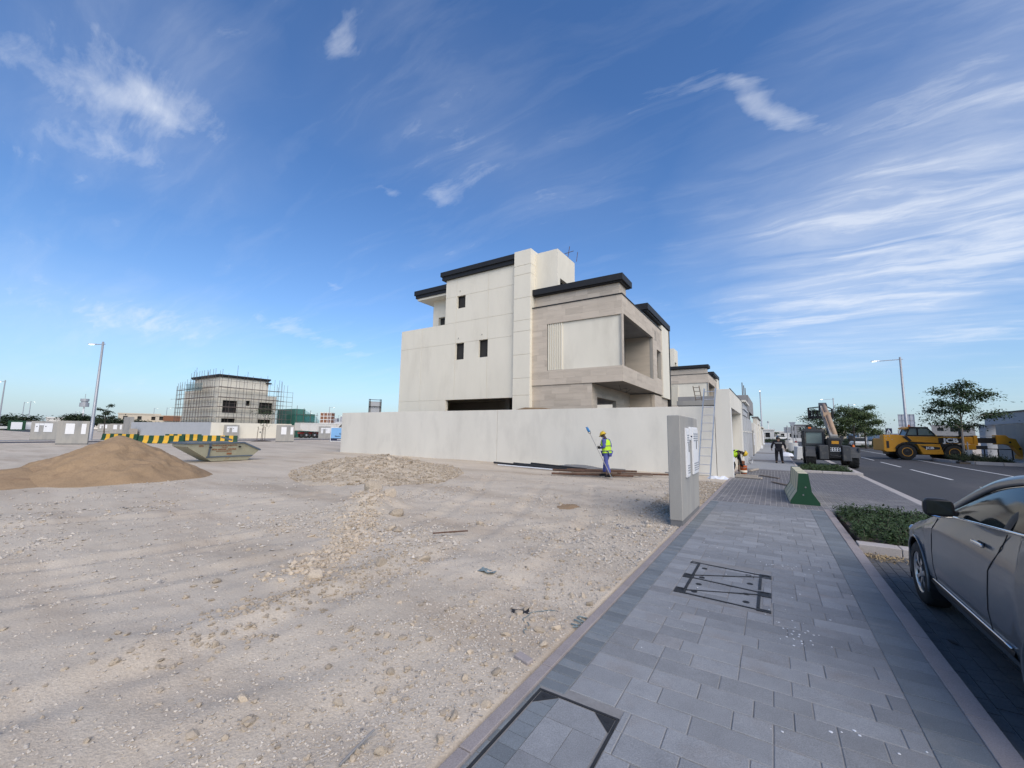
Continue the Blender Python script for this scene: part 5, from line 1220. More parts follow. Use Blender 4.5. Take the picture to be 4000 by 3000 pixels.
# ================================================================ people
def skin_mesh(name, J, edges, sub=2, root=None):
    me = bpy.data.meshes.new(name); names = list(J); me.from_pydata([J[k][0] for k in names], [(names.index(a), names.index(b)) for a, b in edges], [])
    o = bpy.data.objects.new(name, me); COL.objects.link(o); o.modifiers.new('s', 'SKIN'); 
    for i, k in enumerate(names):
        r_ = J[k][1]; r_ = (r_, r_) if not isinstance(r_, tuple) else r_
        me.skin_vertices[0].data[i].radius = r_; me.skin_vertices[0].data[i].use_root = (k == (root or names[0]))
    s = o.modifiers.new('b', 'SUBSURF'); s.levels = sub; s.render_levels = sub
    bpy.context.view_layer.update(); out = bpy.data.meshes.new_from_object(o.evaluated_get(bpy.context.evaluated_depsgraph_get())); bpy.data.objects.remove(o)
    out.polygons.foreach_set('use_smooth', [True]*len(out.polygons)); return out
def V_(a): return Vector(a)
def hand(t, wrist, d, n, mt, curl=.9, sc_=1.0, name='hand'):
    """palm and five fingers from the wrist along d, curling towards n"""
    d, n = V_(d).normalized(), V_(n).normalized(); s = d.cross(n).normalized(); w_ = V_(wrist); J = {'w': (w_, .022*sc_), 'p': (w_+d*.05*sc_, (.036*sc_, .018*sc_))}; E_ = [('w', 'p')]
    bb = B(); bb.loft([[w_+d*f*sc_+s*(a*wd*sc_)+n*(b*.014*sc_) for a, b in ((-1, -1), (1, -1), (1, 1), (-1, 1))] for f, wd in ((-.02, .024), (.02, .034), (.085, .042), (.095, .036))])
    for i, (off, ln) in enumerate(((-.031, .068), (-.011, .078), (.010, .073), (.029, .058))):
        p = w_+d*.088*sc_+s*off*sc_; pts = [p]; a = .25
        for k in range(3): a += curl*(.75 if k else .35); p = p+(d*math.cos(a)+n*math.sin(a))*(ln*(.42, .33, .25)[k])*sc_; pts.append(p)
        bb.tube(pts, [.0095*sc_, .009*sc_, .008*sc_, .006*sc_], 6)
    p = w_+d*.025*sc_-s*.034*sc_; bb.tube([p, p+(d*.5-s*.6+n*.5)*.035*sc_, p+(d*.9-s*.35+n*1.0)*.055*sc_], [.012*sc_, .010*sc_, .007*sc_], 6)
    return bb.obj(name, mt, t, smooth=True)
def person(loc, rz, label, J, mats, sc_=1.0):
    """J: joints (local metres, facing +Y, feet on z=0).  mats: shirt, trousers, skin, shoes"""
    t = empty('person', loc, rz, label, 'person'); t.scale = (sc_,)*3
    sh, tr, sk_, bo = mats
    body = {'pel': (J['pel'], (.15, .11)), 'spi': (J['spi'], (.12, .09)), 'che': (J['che'], (.125, .09)), 'nek': (J['nek'], .060), 'hed': (J['hed'], .075), 'top': (J['top'], .06)}
    E_ = [('pel', 'spi'), ('spi', 'che'), ('che', 'nek'), ('nek', 'hed'), ('hed', 'top')]
    for s in 'lr':
        body.update({s+'sh': (J[s+'sh'], .05), s+'el': (J[s+'el'], .044), s+'wr': (J[s+'wr'], .031), s+'hp': (J[s+'hp'], .092), s+'kn': (J[s+'kn'], .062), s+'an': (J[s+'an'], .042), s+'to': (J[s+'to'], .036)})
        E_ += [('che', s+'sh'), (s+'sh', s+'el'), (s+'el', s+'wr'), ('pel', s+'hp'), (s+'hp', s+'kn'), (s+'kn', s+'an'), (s+'an', s+'to')]
    link('body', skin_mesh('body', body, E_, root='pel'), sk_, t)
    g = lambda k, r_: (J[k], r_)
    shirt = {'pel': g('pel', (.170, .13)), 'spi': g('spi', (.170, .135)), 'che': g('che', (.185, .14)), 'nek': (tuple(V_(J['che']).lerp(V_(J['nek']), .75)), .085)}
    Es = [('pel', 'spi'), ('spi', 'che'), ('che', 'nek')]
    for s in 'lr':
        shirt.update({s+'sh': g(s+'sh', .082), s+'el': g(s+'el', .062), s+'wr': (tuple(V_(J[s+'el']).lerp(V_(J[s+'wr']), .9)), .048)}); Es += [('che', s+'sh'), (s+'sh', s+'el'), (s+'el', s+'wr')]
    link('shirt', skin_mesh('shirt', shirt, Es, root='spi'), sh, t)
    trs = {'pel': g('pel', (.172, .132))}; Et = []
    for s in 'lr':
        trs.update({s+'hp': g(s+'hp', .112), s+'kn': g(s+'kn', .085), s+'an': (tuple(V_(J[s+'kn']).lerp(V_(J[s+'an']), .93)), .070)}); Et += [('pel', s+'hp'), (s+'hp', s+'kn'), (s+'kn', s+'an')]
    link('trousers', skin_mesh('trousers', trs, Et, root='pel'), tr, t)
    for s in 'lr':
        a, b = V_(J[s+'an']), V_(J[s+'to']); d = (b-a); d.z = 0; d = d.normalized(); sd_ = Vector((-d.y, d.x, 0)); bb = B(); base = min(a.z, b.z)-.075 if a.z < .2 else a.z-.09
        bb.loft([[a+d*f+sd_*(w_*c_)+Vector((0, 0, base-a.z+z_)) for c_, z_ in ((-1, 0), (1, 0), (.9, h_*.7), (.4, h_), (-.4, h_), (-.9, h_*.7))] for f, w_, h_ in ((-.07, .030, .10), (-.04, .042, .12), (.05, .045, .10), (.13, .05, .07), (.19, .046, .055), (.215, .025, .03))])
        bb.obj('boot', bo, t, smooth=True)
    return t
def head_bits(t, J, skin_, helmet=None, hair=None, yaw=0.0, look=None):
    """face features and headgear; the head looks along its own +Y turned by yaw"""
    h, tp = V_(J['hed']), V_(J['top']); ax = (tp-h).normalized(); f = V_(look) if look else Vector((-math.sin(yaw), math.cos(yaw), 0)); f = (f-ax*f.dot(ax)).normalized(); s = f.cross(ax)
    c = h.lerp(tp, .45); bb = B()
    bb.loft([[c+f*(.104+fz)+s*(w_*q)+ax*z_ for q in (-1, 0, 1)]+[c+f*.07+s*(w_*1.2)+ax*z_, c+f*.07-s*(w_*1.2)+ax*z_] for z_, w_, fz in ((.03, .010, -.012), (0, .014, .002), (-.022, .018, .012), (-.03, .012, -.01))]).obj('nose', skin_, t, smooth=True)
    for q in (-1, 1):
        B().sph(c+f*.088+s*q*.034+ax*.022, .011, 8, 6).obj('eye', 'black_plastic', t, smooth=True); B().sph(c+s*q*.088-f*.005, (.014, .022, .032), 8, 6).obj('ear', skin_, t, smooth=True)
    B().obox(c+f*.088-ax*.062, (.05, .012, .012)).obj('mouth', 'jcb_black', t)
    if helmet:
        rings = []
        for z_, r_ in ((.035, .122), (.06, .120), (.10, .108), (.135, .080), (.155, .04), (.16, .005)): rings.append([c+ax*z_+f*math.sin(a)*r_*1.12+s*math.cos(a)*r_*.95 for a in [k*math.pi/9 for k in range(18)]])
        hm = B().loft(rings).obj('helmet', helmet, t, smooth=True)
        rim = [[c+ax*.036+f*math.sin(a)*r_*(1.12+(.42 if math.sin(a) > 0 else .02)*math.sin(a)**2*(1 if r_ > .115 else 0))+s*math.cos(a)*r_ for a in [k*math.pi/9 for k in range(18)]] for r_ in (.10, .128)]
        rim.append([p-ax*.010 for p in rim[1]]); B().loft(rim, caps=False).obj('helmet_brim', helmet, hm, smooth=True)
        B().tube([c+ax*.163-f*.02+f*v for v in (-.08, 0, .08)], .012, 6).obj('helmet_ridge', helmet, hm)
    if hair:
        rings = []
        for z_, r_ in ((-.02, .090), (.03, .096), (.075, .092), (.105, .07), (.122, .03), (.125, .004)): rings.append([c+ax*z_-f*.016+f*math.sin(a)*r_*1.05+s*math.cos(a)*r_*.95 for a in [k*math.pi/8 for k in range(16)]])
        B().loft(rings).obj('hair', hair, t, smooth=True)
def vest(t, J, lo=.92, hi=1.40, tilt=0.0):
    """hi-vis waistcoat around the torso with grey bands"""
    p, q = V_(J['pel']), V_(J['che']); nk = V_(J['nek']); ax = (q-p).normalized(); f = Vector((0, 1, 0)); f = (f-ax*f.dot(ax)).normalized(); s = f.cross(ax)
    def ring(k, w_, d_, n=18): c = p+(nk-p)*k; return [c+s*math.cos(a)*w_+f*math.sin(a)*d_ for a in [i*2*math.pi/n for i in range(n)]]
    prof = [(-.10, .218, .178), (.10, .215, .176), (.35, .210, .175), (.62, .215, .176), (.80, .205, .160), (.93, .150, .115)]
    v = B().loft([ring(*k) for k in prof], caps=False).obj('vest', 'hivis', t, smooth=True)
    for a, b in ((.02, .10), (.40, .47)): B().loft([ring(a, .222, .182), ring((a+b)/2, .223, .183), ring(b, .221, .181)], caps=False).obj('reflective_band', 'hivis_grey', v, smooth=True)
    for w_ in (-.09, .09): B().tube([p+(nk-p)*k+s*w_+f*dd for k, dd in ((.45, .168), (.7, .165), (.95, .10))], .016, 6).obj('reflective_strap', 'hivis_grey', v)
    return t

# worker with shovel, walking to the left with his head bowed (local +Y = walking direction)
J = dict(pel=(0, 0, .95), spi=(0, .01, 1.12), che=(0, .03, 1.33), nek=(0, .07, 1.47), hed=(0, .13, 1.54), top=(0, .19, 1.66),
         lsh=(-.18, .03, 1.40), lel=(-.26, -.05, 1.14), lwr=(-.17, .19, 1.10), rsh=(.18, .03, 1.40), rel=(.27, -.02, 1.13), rwr=(.20, .22, 1.20),
         lhp=(-.09, 0, .90), lkn=(-.10, -.02, .50), lan=(-.11, -.20, .09), lto=(-.12, -.06, .05), rhp=(.09, 0, .90), rkn=(.10, .14, .50), ran=(.10, .20, .09), rto=(.10, .34, .05))
wk = person((-5.62, 15.95, .09), R(78), 'worker in blue coveralls and yellow helmet carrying a shovel by the wall', J, ('coverall_blue', 'coverall_blue', 'skin', 'glove_black'))
head_bits(wk, J, 'skin', 'helmet'); vest(wk, J)
hand(wk, (-.17, .20, 1.10), (.1, .9, .1), (.8, .1, .2), 'glove_black', 1.0, 1.25); hand(wk, (.20, .23, 1.20), (-.1, .9, .1), (-.8, .1, .2), 'glove_black', 1.0, 1.25)
B().tube([(-.10, .12, 1.49), (0, .10, 1.50), (.10, .12, 1.49)], .03, 6).obj('collar', 'coverall_blue', wk, smooth=True)
sv_ = empty('shovel', (-5.30, 15.55, .05), 0, 'long handled shovel with a blue glove over its grip, held by the worker', 'shovel')
a, b = Vector((0, 0, .0)), Vector((-1.0, .05, 1.92)); a = Vector((.0, 0, .02)); dd = (b-a)
B().cyl(a, a+dd*.88, .017, .015, n=8).obj('shaft', 'concrete', sv_, smooth=True)
e = a+dd*.88; dn = dd.normalized()
B().tube([e, e+dn*.04+Vector((.05, 0, 0)), e+dn*.13+Vector((.06, 0, .0)), e+dn*.13+Vector((-.06, 0, 0)), e+dn*.04+Vector((-.05, 0, 0)), e], .011, 6).obj('grip', 'jcb_black', sv_)
gl = B().loft([[e+dn*h_+Vector((math.cos(k*.785)*w_, math.sin(k*.785)*w_*.6, 0)) for k in range(8)] for h_, w_ in ((.08, .05), (.16, .065), (.22, .06), (.26, .05))]).obj('blue_glove', 'glove_blue', sv_, smooth=True)
for k in range(4): B().tube([e+dn*.25+Vector((-.04+k*.027, 0, 0)), e+dn*(.30+.02*(k % 2))+Vector((-.05+k*.03, 0, 0))], [.013, .009], 6).obj('glove_finger', 'glove_blue', gl)
B().obox(a+dn*.02, (.04, .16, .02), (0, .5, 0)).obj('blade', 'galv', sv_)

# man in navy workwear walking away (pavement)
J = dict(pel=(0, 0, .95), spi=(0, .0, 1.12), che=(0, .0, 1.34), nek=(0, .02, 1.49), hed=(0, .04, 1.56), top=(0, .06, 1.69),
         lsh=(-.20, 0, 1.42), lel=(-.31, -.04, 1.17), lwr=(-.34, .06, .94), rsh=(.20, 0, 1.42), rel=(.31, -.05, 1.17), rwr=(.32, .05, .94),
         lhp=(-.095, 0, .90), lkn=(-.12, .03, .50), lan=(-.13, -.02, .09), lto=(-.15, .12, .05), rhp=(.095, 0, .90), rkn=(.12, .04, .50), ran=(.15, .06, .09), rto=(.19, .19, .05))
pd = person((.30, 31.9, .0), 0, 'man in black workwear with a pale chest stripe walking along the footpath', J, ('navy', 'navy', 'skin_tan', 'glove_black'), .97); pd.scale.x = 1.14
head_bits(pd, J, 'skin_tan', None, 'jcb_black', yaw=R(-55))
hand(pd, (-.34, .06, .93), (-.05, .2, -1), (1, 0, .2), 'skin_tan', .5); hand(pd, (.32, .05, .93), (.05, .2, -1), (-1, 0, .2), 'skin_tan', .5)
B().loft([[(.215*math.cos(a), .165*math.sin(a), z_) for a in [k*math.pi/9 for k in range(18)]] for z_ in (1.325, 1.350)], caps=False).obj('reflective_stripe', 'reflective', pd, smooth=True)

# worker stooping in the gateway
J = dict(pel=(0, 0, .82), spi=(0, .14, .95), che=(0, .33, 1.03), nek=(0, .47, 1.02), hed=(0, .54, 1.0), top=(0, .65, .95),
         lsh=(-.18, .36, 1.03), lel=(-.22, .40, .76), lwr=(-.16, .46, .52), rsh=(.18, .36, 1.03), rel=(.22, .40, .76), rwr=(.14, .48, .52),
         lhp=(-.09, 0, .78), lkn=(-.12, .16, .46), lan=(-.12, -.02, .09), lto=(-.13, .11, .05), rhp=(.09, 0, .78), rkn=(.12, .20, .46), ran=(.12, .06, .09), rto=(.13, .19, .05))
wk2 = person((-1.72, 21.1, .0), R(-80), 'worker in green vest and yellow helmet stooping inside the gateway', J, ('navy', 'navy', 'skin', 'glove_black'))
head_bits(wk2, J, 'skin', 'helmet', look=(0, .25, -1))
p, q = Vector(J['pel']), Vector(J['nek']); ax = (q-p).normalized(); s_ = Vector((1, 0, 0)); f_ = ax.cross(s_)
B().loft([[p+(q-p)*k+s_*math.cos(a)*w_+f_*math.sin(a)*d_ for a in [i*2*math.pi/18 for i in range(18)]] for k, w_, d_ in ((.10, .205, .165), (.4, .210, .17), (.7, .215, .17), (.9, .17, .13))], caps=False).obj('vest', 'hivis', wk2, smooth=True)
hand(wk2, (-.16, .46, .51), (.1, .3, -1), (.6, .4, 0), 'glove_black', .8); hand(wk2, (.14, .48, .51), (-.1, .3, -1), (-.6, .4, 0), 'glove_black', .8)
bar_thing('broom', (-1.30, 21.2, .02), (-1.36, 21.15, 1.02), .014, 'timber_pale', 'pale wooden handle held by the stooping worker', 'broom')

# ================================================================ plants
def leaf_cloud(name, pts, nrm_up, size, mt, parent, aspect=.45, droop=.3, seed=1, bend=True):
    """one mesh of small two-quad leaves at the given points"""
    rg = np.random.default_rng(seed); n = len(pts); P_ = np.asarray(pts, float)
    yaw = rg.uniform(0, 6.283, n); pit = rg.normal(-droop, .45, n); d = np.stack([np.cos(yaw)*np.cos(pit), np.sin(yaw)*np.cos(pit), np.sin(pit)], -1)
    s = np.stack([-np.sin(yaw), np.cos(yaw), rg.uniform(-.5, .5, n)], -1); s /= np.linalg.norm(s, axis=1)[:, None]
    L_ = (size*rg.uniform(.6, 1.35, n))[:, None]; W_ = L_*aspect
    up_ = np.cross(s, d); m_ = P_+d*L_*.5+up_*L_*.10; e_ = P_+d*L_
    V = np.stack([P_, m_+s*W_*.5, e_, m_-s*W_*.5], 1).reshape(-1, 3); i = np.arange(n)[:, None]*4
    F_ = np.concatenate([i+np.array([[0, 1, 2]]), i+np.array([[0, 2, 3]])], 0)
    o = link(name, np_mesh(name, V, F_), mt, parent); return o
def tree(loc, h, crown, label, n_leaf=4000, leaf=.16, mt='leaf', trunk_r=.09, branch=9, seed=1, flat=.7, first=.45, bark='bark', group=None, lay=True, rx=None, sparse=1.0):
    """crown = radius; branches fan out from the trunk and carry flat sprays of leaves"""
    rg = random.Random(seed); nr = np.random.default_rng(seed); t = empty('tree', loc, rg.uniform(0, 6), label, 'tree', group)
    bb = B(); lean = Vector((rg.uniform(-.04, .04), rg.uniform(-.04, .04), 0)); tp = Vector((0, 0, h*.72))+lean*h
    bb.tube([(0, 0, -.1), lean*h*.3+Vector((0, 0, h*.28)), lean*h*.6+Vector((0, 0, h*.52)), tp], [trunk_r, trunk_r*.82, trunk_r*.6, trunk_r*.3], 8)
    ends = []
    for k in range(branch):
        f = first+(1-first)*(k/(branch-1))*.92; a = k*2.4+rg.uniform(-.4, .4); z0 = h*f*.72
        reach = crown*(1.0-.45*(k/(branch-1))**1.6)*rg.uniform(.78, 1.12); rise = h*(.10+.16*(k/(branch-1)))*rg.uniform(.7, 1.3)
        p0 = lean*z0+Vector((0, 0, z0)); p2 = p0+Vector((math.cos(a)*reach, math.sin(a)*reach, rise)); p1 = p0.lerp(p2, .5)+Vector((0, 0, rise*.35))
        bb.tube([p0, p1, p2], [trunk_r*.38, trunk_r*.24, trunk_r*.08], 6); ends.append((p1, .42)); ends.append((p2, .55)); ends.append((p0.lerp(p2, .72)+Vector((0, 0, rise*.2)), .5))
        for q in range(2):
            a2 = a+rg.choice([-1, 1])*rg.uniform(.5, 1.0); b0 = p1.lerp(p2, rg.uniform(.1, .6)); b1 = b0+Vector((math.cos(a2), math.sin(a2), .25))*reach*.42
            bb.tube([b0, b1], [trunk_r*.16, trunk_r*.05], 5); ends.append((b1, .45))
    ends.append((tp+Vector((0, 0, h*.10)), .5)); ends.append((tp+Vector((0, 0, h*.03)), .5))
    bb.obj('trunk', bark, t, smooth=True)
    per = max(8, n_leaf//len(ends)); P_ = []
    for c, r_ in ends:
        rr_ = r_*crown*rg.uniform(.65, 1.1)*.85; u = nr.normal(0, .45, (per, 3)); u[:, 2] *= flat*.55
        if lay: u[:, 2] = np.round(u[:, 2]*3)/3*.9+nr.normal(0, .04, per)-.25*(u[:, 0]**2+u[:, 1]**2)
        P_.append(u*rr_+np.array(c))
    leaf_cloud('crown', np.concatenate(P_), None, leaf, mt, t, .42, .35, seed); return t
tree((12.5, 45.9, .0), 6.25, 2.15, 'broad open crowned young tree in front of the yellow telehandler', 6000, .22, 'leaf', .085, 11, 4, .75, .50)
st = B().cyl((12.72, 45.8, 0), (12.72, 45.8, 1.5), .035, n=8).obj('tree_stake', 'galv', label='grey stake beside the tree at the yellow telehandler', cat='stake')
tree((9.6, 74, 0), 6.0, 2.7, 'leafy tree behind the dark telehandler, right of its boom', 7500, .30, 'leaf_mid', .12, 12, 9, 1.0, .38, 'bark_dark', lay=False)
tree((12.3, 84, 0), 6.9, 2.0, 'taller leafy tree beside the hoarding, second of the roadside pair', 5000, .30, 'leaf_mid', .12, 10, 15, 1.0, .38, 'bark_dark', lay=False)
tree((6.3, 78, 0), 5.6, 2.7, 'tree half hidden behind the raised boom and cab', 5000, .26, 'leaf', .1, 10, 21, .9, .4, 'bark_dark')
tree((13.2, 98, 0), 5.2, 2.0, 'small roadside tree far down the street past the leafy pair', 2500, .26, 'leaf_mid', .1, 8, 23, .9, .4, 'bark_dark', lay=False)

def shrub_bed(name, x0, x1, y0, y1, h, n, label, seed, z=0.0, leaf=.075, mt='shrub_leaf', rise=1.0):
    nr = np.random.default_rng(seed); t = empty(name, ((x0+x1)/2, (y0+y1)/2, z), 0, label, 'shrubs'); w_, d_ = (x1-x0)/2, (y1-y0)/2
    B().box(-w_, w_, -d_, d_, -.25, .0).obj('soil', 'soil', t)
    per = 26; m_ = n//per; bx, by = nr.uniform(-w_, w_, m_), nr.uniform(-d_, d_, m_)                 # twigs, each carrying leaves
    e = np.clip(np.minimum(w_-np.abs(bx), d_-np.abs(by))/.3, .25, 1); hh = h*(.55+.45*e)*np.clip(1+1.1*fbm(bx*1.9+seed, by*1.9, 3, seed), .45, 1.7)
    a = nr.uniform(0, 6.283, m_); tl = nr.uniform(.15, 1.0, m_); tip = np.stack([np.cos(a)*tl*hh, np.sin(a)*tl*hh, hh*nr.uniform(.8, 1.25, m_)], -1)
    f = nr.uniform(.25, 1.02, (m_, per))[..., None]; base = np.stack([bx, by, np.zeros(m_)], -1)[:, None]
    P_ = base+tip[:, None]*f+np.array([0, 0, -.25*h])*(f**2-f)*-1+nr.normal(0, .016+leaf*.18, (m_, per, 3))
    P_[..., 2] = np.maximum(P_[..., 2], .01)
    leaf_cloud('foliage', P_.reshape(-1, 3), None, leaf, mt, t, .42, -.25*rise, seed)
    bb = B()
    for i in range(min(m_, 220)): bb.bar((bx[i], by[i], 0), (bx[i]+tip[i, 0], by[i]+tip[i, 1], tip[i, 2]), .005)
    so_ = bb.obj('stems', 'bark_dark', t); so_['kind'] = 'stuff'; return t
shrub_bed('shrub_bed', 1.20, 3.25, 9.30, 12.70, .165, 16000, 'low green shrubs in the kerbed bed beside the parked car', 3, .0, .062)
kb = empty('bed_kerb', (0, 0, 0), 0, 'pale kerb around the shrub bed beside the parked car', 'kerb')
for i in range(4): B().box(1.115+i*.535, 1.115+i*.535+.527, 9.0, 9.28, -.3, .03).obj('kerb_stone', 'kerb_pale', kb, bevel=.008)
for i in range(4): B().box(3.262, 3.40, 9.3+i*.85, 9.3+i*.85+.84, -.3, .03).obj('kerb_stone', 'kerb_pale', kb, bevel=.008)
nr = np.random.default_rng(8)
leaf_cloud('leaf_litter', np.stack([nr.normal(1.35, .14, 260), nr.normal(8.75, .14, 260), np.full(260, ZR+.01)], -1), None, .05, 'dry_leaf', None, .4, -.05, 5); props(bpy.data.objects['leaf_litter'], 'dry leaves swept into the corner of the parking bay', 'leaves', kind='stuff')
B().prism([(-.05, 0), (-.01, .022), (.06, .012), (.09, -.01), (.0, -.03)], 0, .004, 'z').obj('fallen_leaf', 'black_plastic', loc=(1.33, 5.62, ZR+.006), rot=(0, .05, 1.9), label='dark fallen leaf lying on the bay beside the car', cat='leaf')
shrub_bed('grass_bed', 1.30, 3.20, 25.3, 29.3, .17, 9000, 'rough grassy bed in front of the dark telehandler', 5, .0, .075, 'shrub_leaf')
kb = empty('bed_kerb', (0, 0, 0), 0, 'pinkish kerb at the end of the grassy bed', 'kerb')
for i in range(3): B().box(1.20+i*.76, 1.20+i*.76+.752, 24.98, 25.28, -.3, .10).obj('kerb_stone', 'kerb_pale', kb, bevel=.01)
for i in range(5): B().box(3.21, 3.46, 25.29+i*.82, 25.29+i*.82+.81, -.3, .10).obj('kerb_stone', 'kerb_pale', kb, bevel=.01)
shrub_bed('grass_bed', 11.6, 14.4, 43.6, 47.0, .42, 7000, 'grassy tree bed at the foot of the open crowned tree', 6, .02, .12, 'leaf_dark')
kb = empty('bed_kerb', (0, 0, 0), 0, 'curved kerb around the tree bed by the yellow telehandler', 'kerb')
cv = [(11.2, 47.6), (11.15, 46.2), (11.5, 44.6), (12.4, 43.5), (13.6, 43.0), (15.1, 42.9)]
for (ax_, ay_), (bx_, by_) in zip(cv[:-1], cv[1:]): B().bar((ax_, ay_, -.02), (bx_, by_, -.02), .22, .26).obj('kerb_stone', 'kerb_pale', kb)
shrub_bed('grass_bed', 1.30, 3.2, 43, 58, .25, 5000, 'grassy verge behind the dark telehandler and the white blocks', 7, .0, .12, 'leaf_dark')
shrub_bed('grass_bed', -4.5, 3.2, 112, 160, .4, 5000, 'green verge where the footpath ends', 8, .0, .3, 'leaf_dark')
shrub_bed('hedge', 15.6, 17.5, 96, 150, .9, 9000, 'low dark hedge along the far side of the road', 9, .0, .25, 'leaf_dark')
shrub_bed('grass_bed', 11.3, 14.6, 86, 120, .3, 5000, 'grass verge with young trees far along the road', 10, .0, .22, 'leaf_dark')

# young staked tree by the scaffolded house
yt = empty('tree', (-57.0, 28.0, 0), 0, 'thin young tree with stakes in front of the scaffolded house', 'tree')
B().tube([(0, 0, 0), (.03, .05, 1.3), (.1, .18, 2.6), (.2, .3, 3.6)], [.04, .035, .028, .015], 6).obj('trunk', 'bark_dark', yt)
for a, b in ((-.35, -.35), (.3, .35), (-.3, .35)): B().cyl((a, b, 0), (a*.85, b*.85, 1.9), .035, n=6).obj('stake', 'timber', yt)
B().bar((-.3, -.3, 1.6), (.26, .3, 1.6), .03).obj('tie_rail', 'timber', yt)
P_ = np.concatenate([nr.normal((.2, .3, 3.9), (.45, .7, .35), (330, 3)), nr.normal((.15, .25, 2.3), (.25, .4, .3), (90, 3))]); leaf_cloud('crown', P_, None, .19, 'leaf', yt, .45, .3, 12)
B().lathe([(0, .12), (.9, .06), (1.3, 0), (0, 0)], (0, 0, 0), n=16).obj('tree_pit', 'soil', yt)

# ================================================================ street lamps
def lamp(loc, rz, label, h=11.4, arm=2.0, group='street lamps', lit=True, fine=True):
    t = empty('street_lamp', loc, rz, label, 'street lamp', group)
    B().lathe([(.24, 0), (.24, .04), (.17, .05), (.165, 2.6), (.15, 2.66), (.10, h), (0, h)], n=14 if fine else 8).obj('pole', 'galv', t, smooth=fine)
    B().bar((-.25, 0, h-.28), (arm-.7, 0, h-.34), .07, .08).obj('arm', 'galv', t)
    hd = B().loft([[(arm-.75+x, y*w_, h-.34+z) for y, z in ((-1, 0), (1, 0), (.8, .09), (-.8, .09))] for x, w_ in ((0, .06), (.25, .15), (.6, .17), (.85, .08))]).obj('lamp_head', 'grey_metal', t)
    B().box(arm-.45, arm-.02, -.10, .10, h-.36, h-.342).obj('lens', 'lamp_lit' if lit else 'white_plastic', hd)
    return t
lamp((13.5, 66.1, 0), R(180), 'tall grey street lamp with its head lit, behind the yellow telehandler', arm=2.6)
lamp((13.5, 131, 0), R(180), 'lit street lamp rising behind the dark telehandler boom', arm=2.6)
lamp((15.5, 248, 0), R(180), 'far street lamp beside the raised fork carriage', arm=2.6, fine=False)
lamp((16.3, 309, 0), R(180), 'farthest street lamp above the concrete shell', arm=2.6, fine=False)
lamp((19.6, 156, 0), R(0), 'street lamp standing behind the leafy roadside tree', arm=1.6, fine=False)
lamp((64.6, 368, 0), R(180), 'distant street lamp beside the lattice board', arm=2.2, fine=False)
lamp((-1.8, 102, 0), R(-90), 'lit street lamp rising above the cream street wall', arm=1.4)
lamp((-64.9, 13.6, 0), R(215), 'tall lit street lamp beside the meter pillars on the side street', arm=1.5)
lamp((-143, 15.3, 0), R(200), 'lit street lamp at the edge of the far lots', arm=1.8, fine=False)
for q in ((-275, 35.6), (-263, 35.8), (-424, 79.4), (-452, 115), (-426, 117), (-281, 82), (-265, 82.5), (-243, 146), (-331, 223), (-263, 181)):
    lamp((*q, 0), R(20), 'thin distant street lamp standing beyond the empty lots', arm=2.4, fine=False, group='distant street lamps')
lamp((-165.5, 109.2, 0), R(20), 'distant street lamp rising behind the brown tower block', arm=2.4, fine=False)

# ================================================================ left: meter pillars, sign, truck, scaffolded house
def pillar_at(p, q, label, style, group='meter pillars by the side street'):
    d = Vector((q[0]-p[0], q[1]-p[1])); rz = math.atan2(d.y, d.x)-math.pi/2
    return meter_pillar((p[0], p[1], 0), rz, label, style, group, h=2.15, ln=d.length, mini=True)
pillar_at((-54.3, 9.15), (-53.3, 11.0), 'grey meter pillar with two blank cabinets beside the tall street lamp', 1)
pillar_at((-69.3, 9.7), (-67.6, 11.9), 'grey meter pillar with joined cabinets behind the one by the street lamp', 2)
pillar_at((-53.4, 28.0), (-52.4, 29.8), 'grey meter pillar with two blank cabinets right of the staked tree', 1)
pillar_at((-74.9+.3, 30.9), (-74.7+.3, 33.0), 'grey meter pillar with joined cabinets against the cream plot wall', 2)
pillar_at((-66.2, 41.9), (-65.4, 43.6), 'grey meter pillar with joined cabinets in front of the dump truck', 2)
pillar_at((-119.6, 27.8), (-118.2, 30.6), 'far grey meter pillar left of the scaffolded plot', 1)
pillar_at((-152, 33.0), (-149.5, 37.2), 'far grey meter pillar with joined cabinets beyond the lamp', 2)
pillar_at((-128, 39.8), (-126.8, 41.8), 'small far meter pillar by the dark kerb strip', 1)
for i, (a, b) in enumerate(((-178, 22.3), (-181, 25.0))):
    t = empty('utility_kiosk', (a, b, 0), R(80), ('green' if i == 0 else 'grey')+' utility kiosk with a white louvred door beyond the lots', 'kiosk')
    B().box(-1.6, 1.6, -.6, .6, 0, 2.7).obj('case', 'paint_green' if i == 0 else 'concrete_dark', t); B().box(-1.0, 1.0, -.65, -.601, .3, 2.3).obj('door', 'white_metal', t)

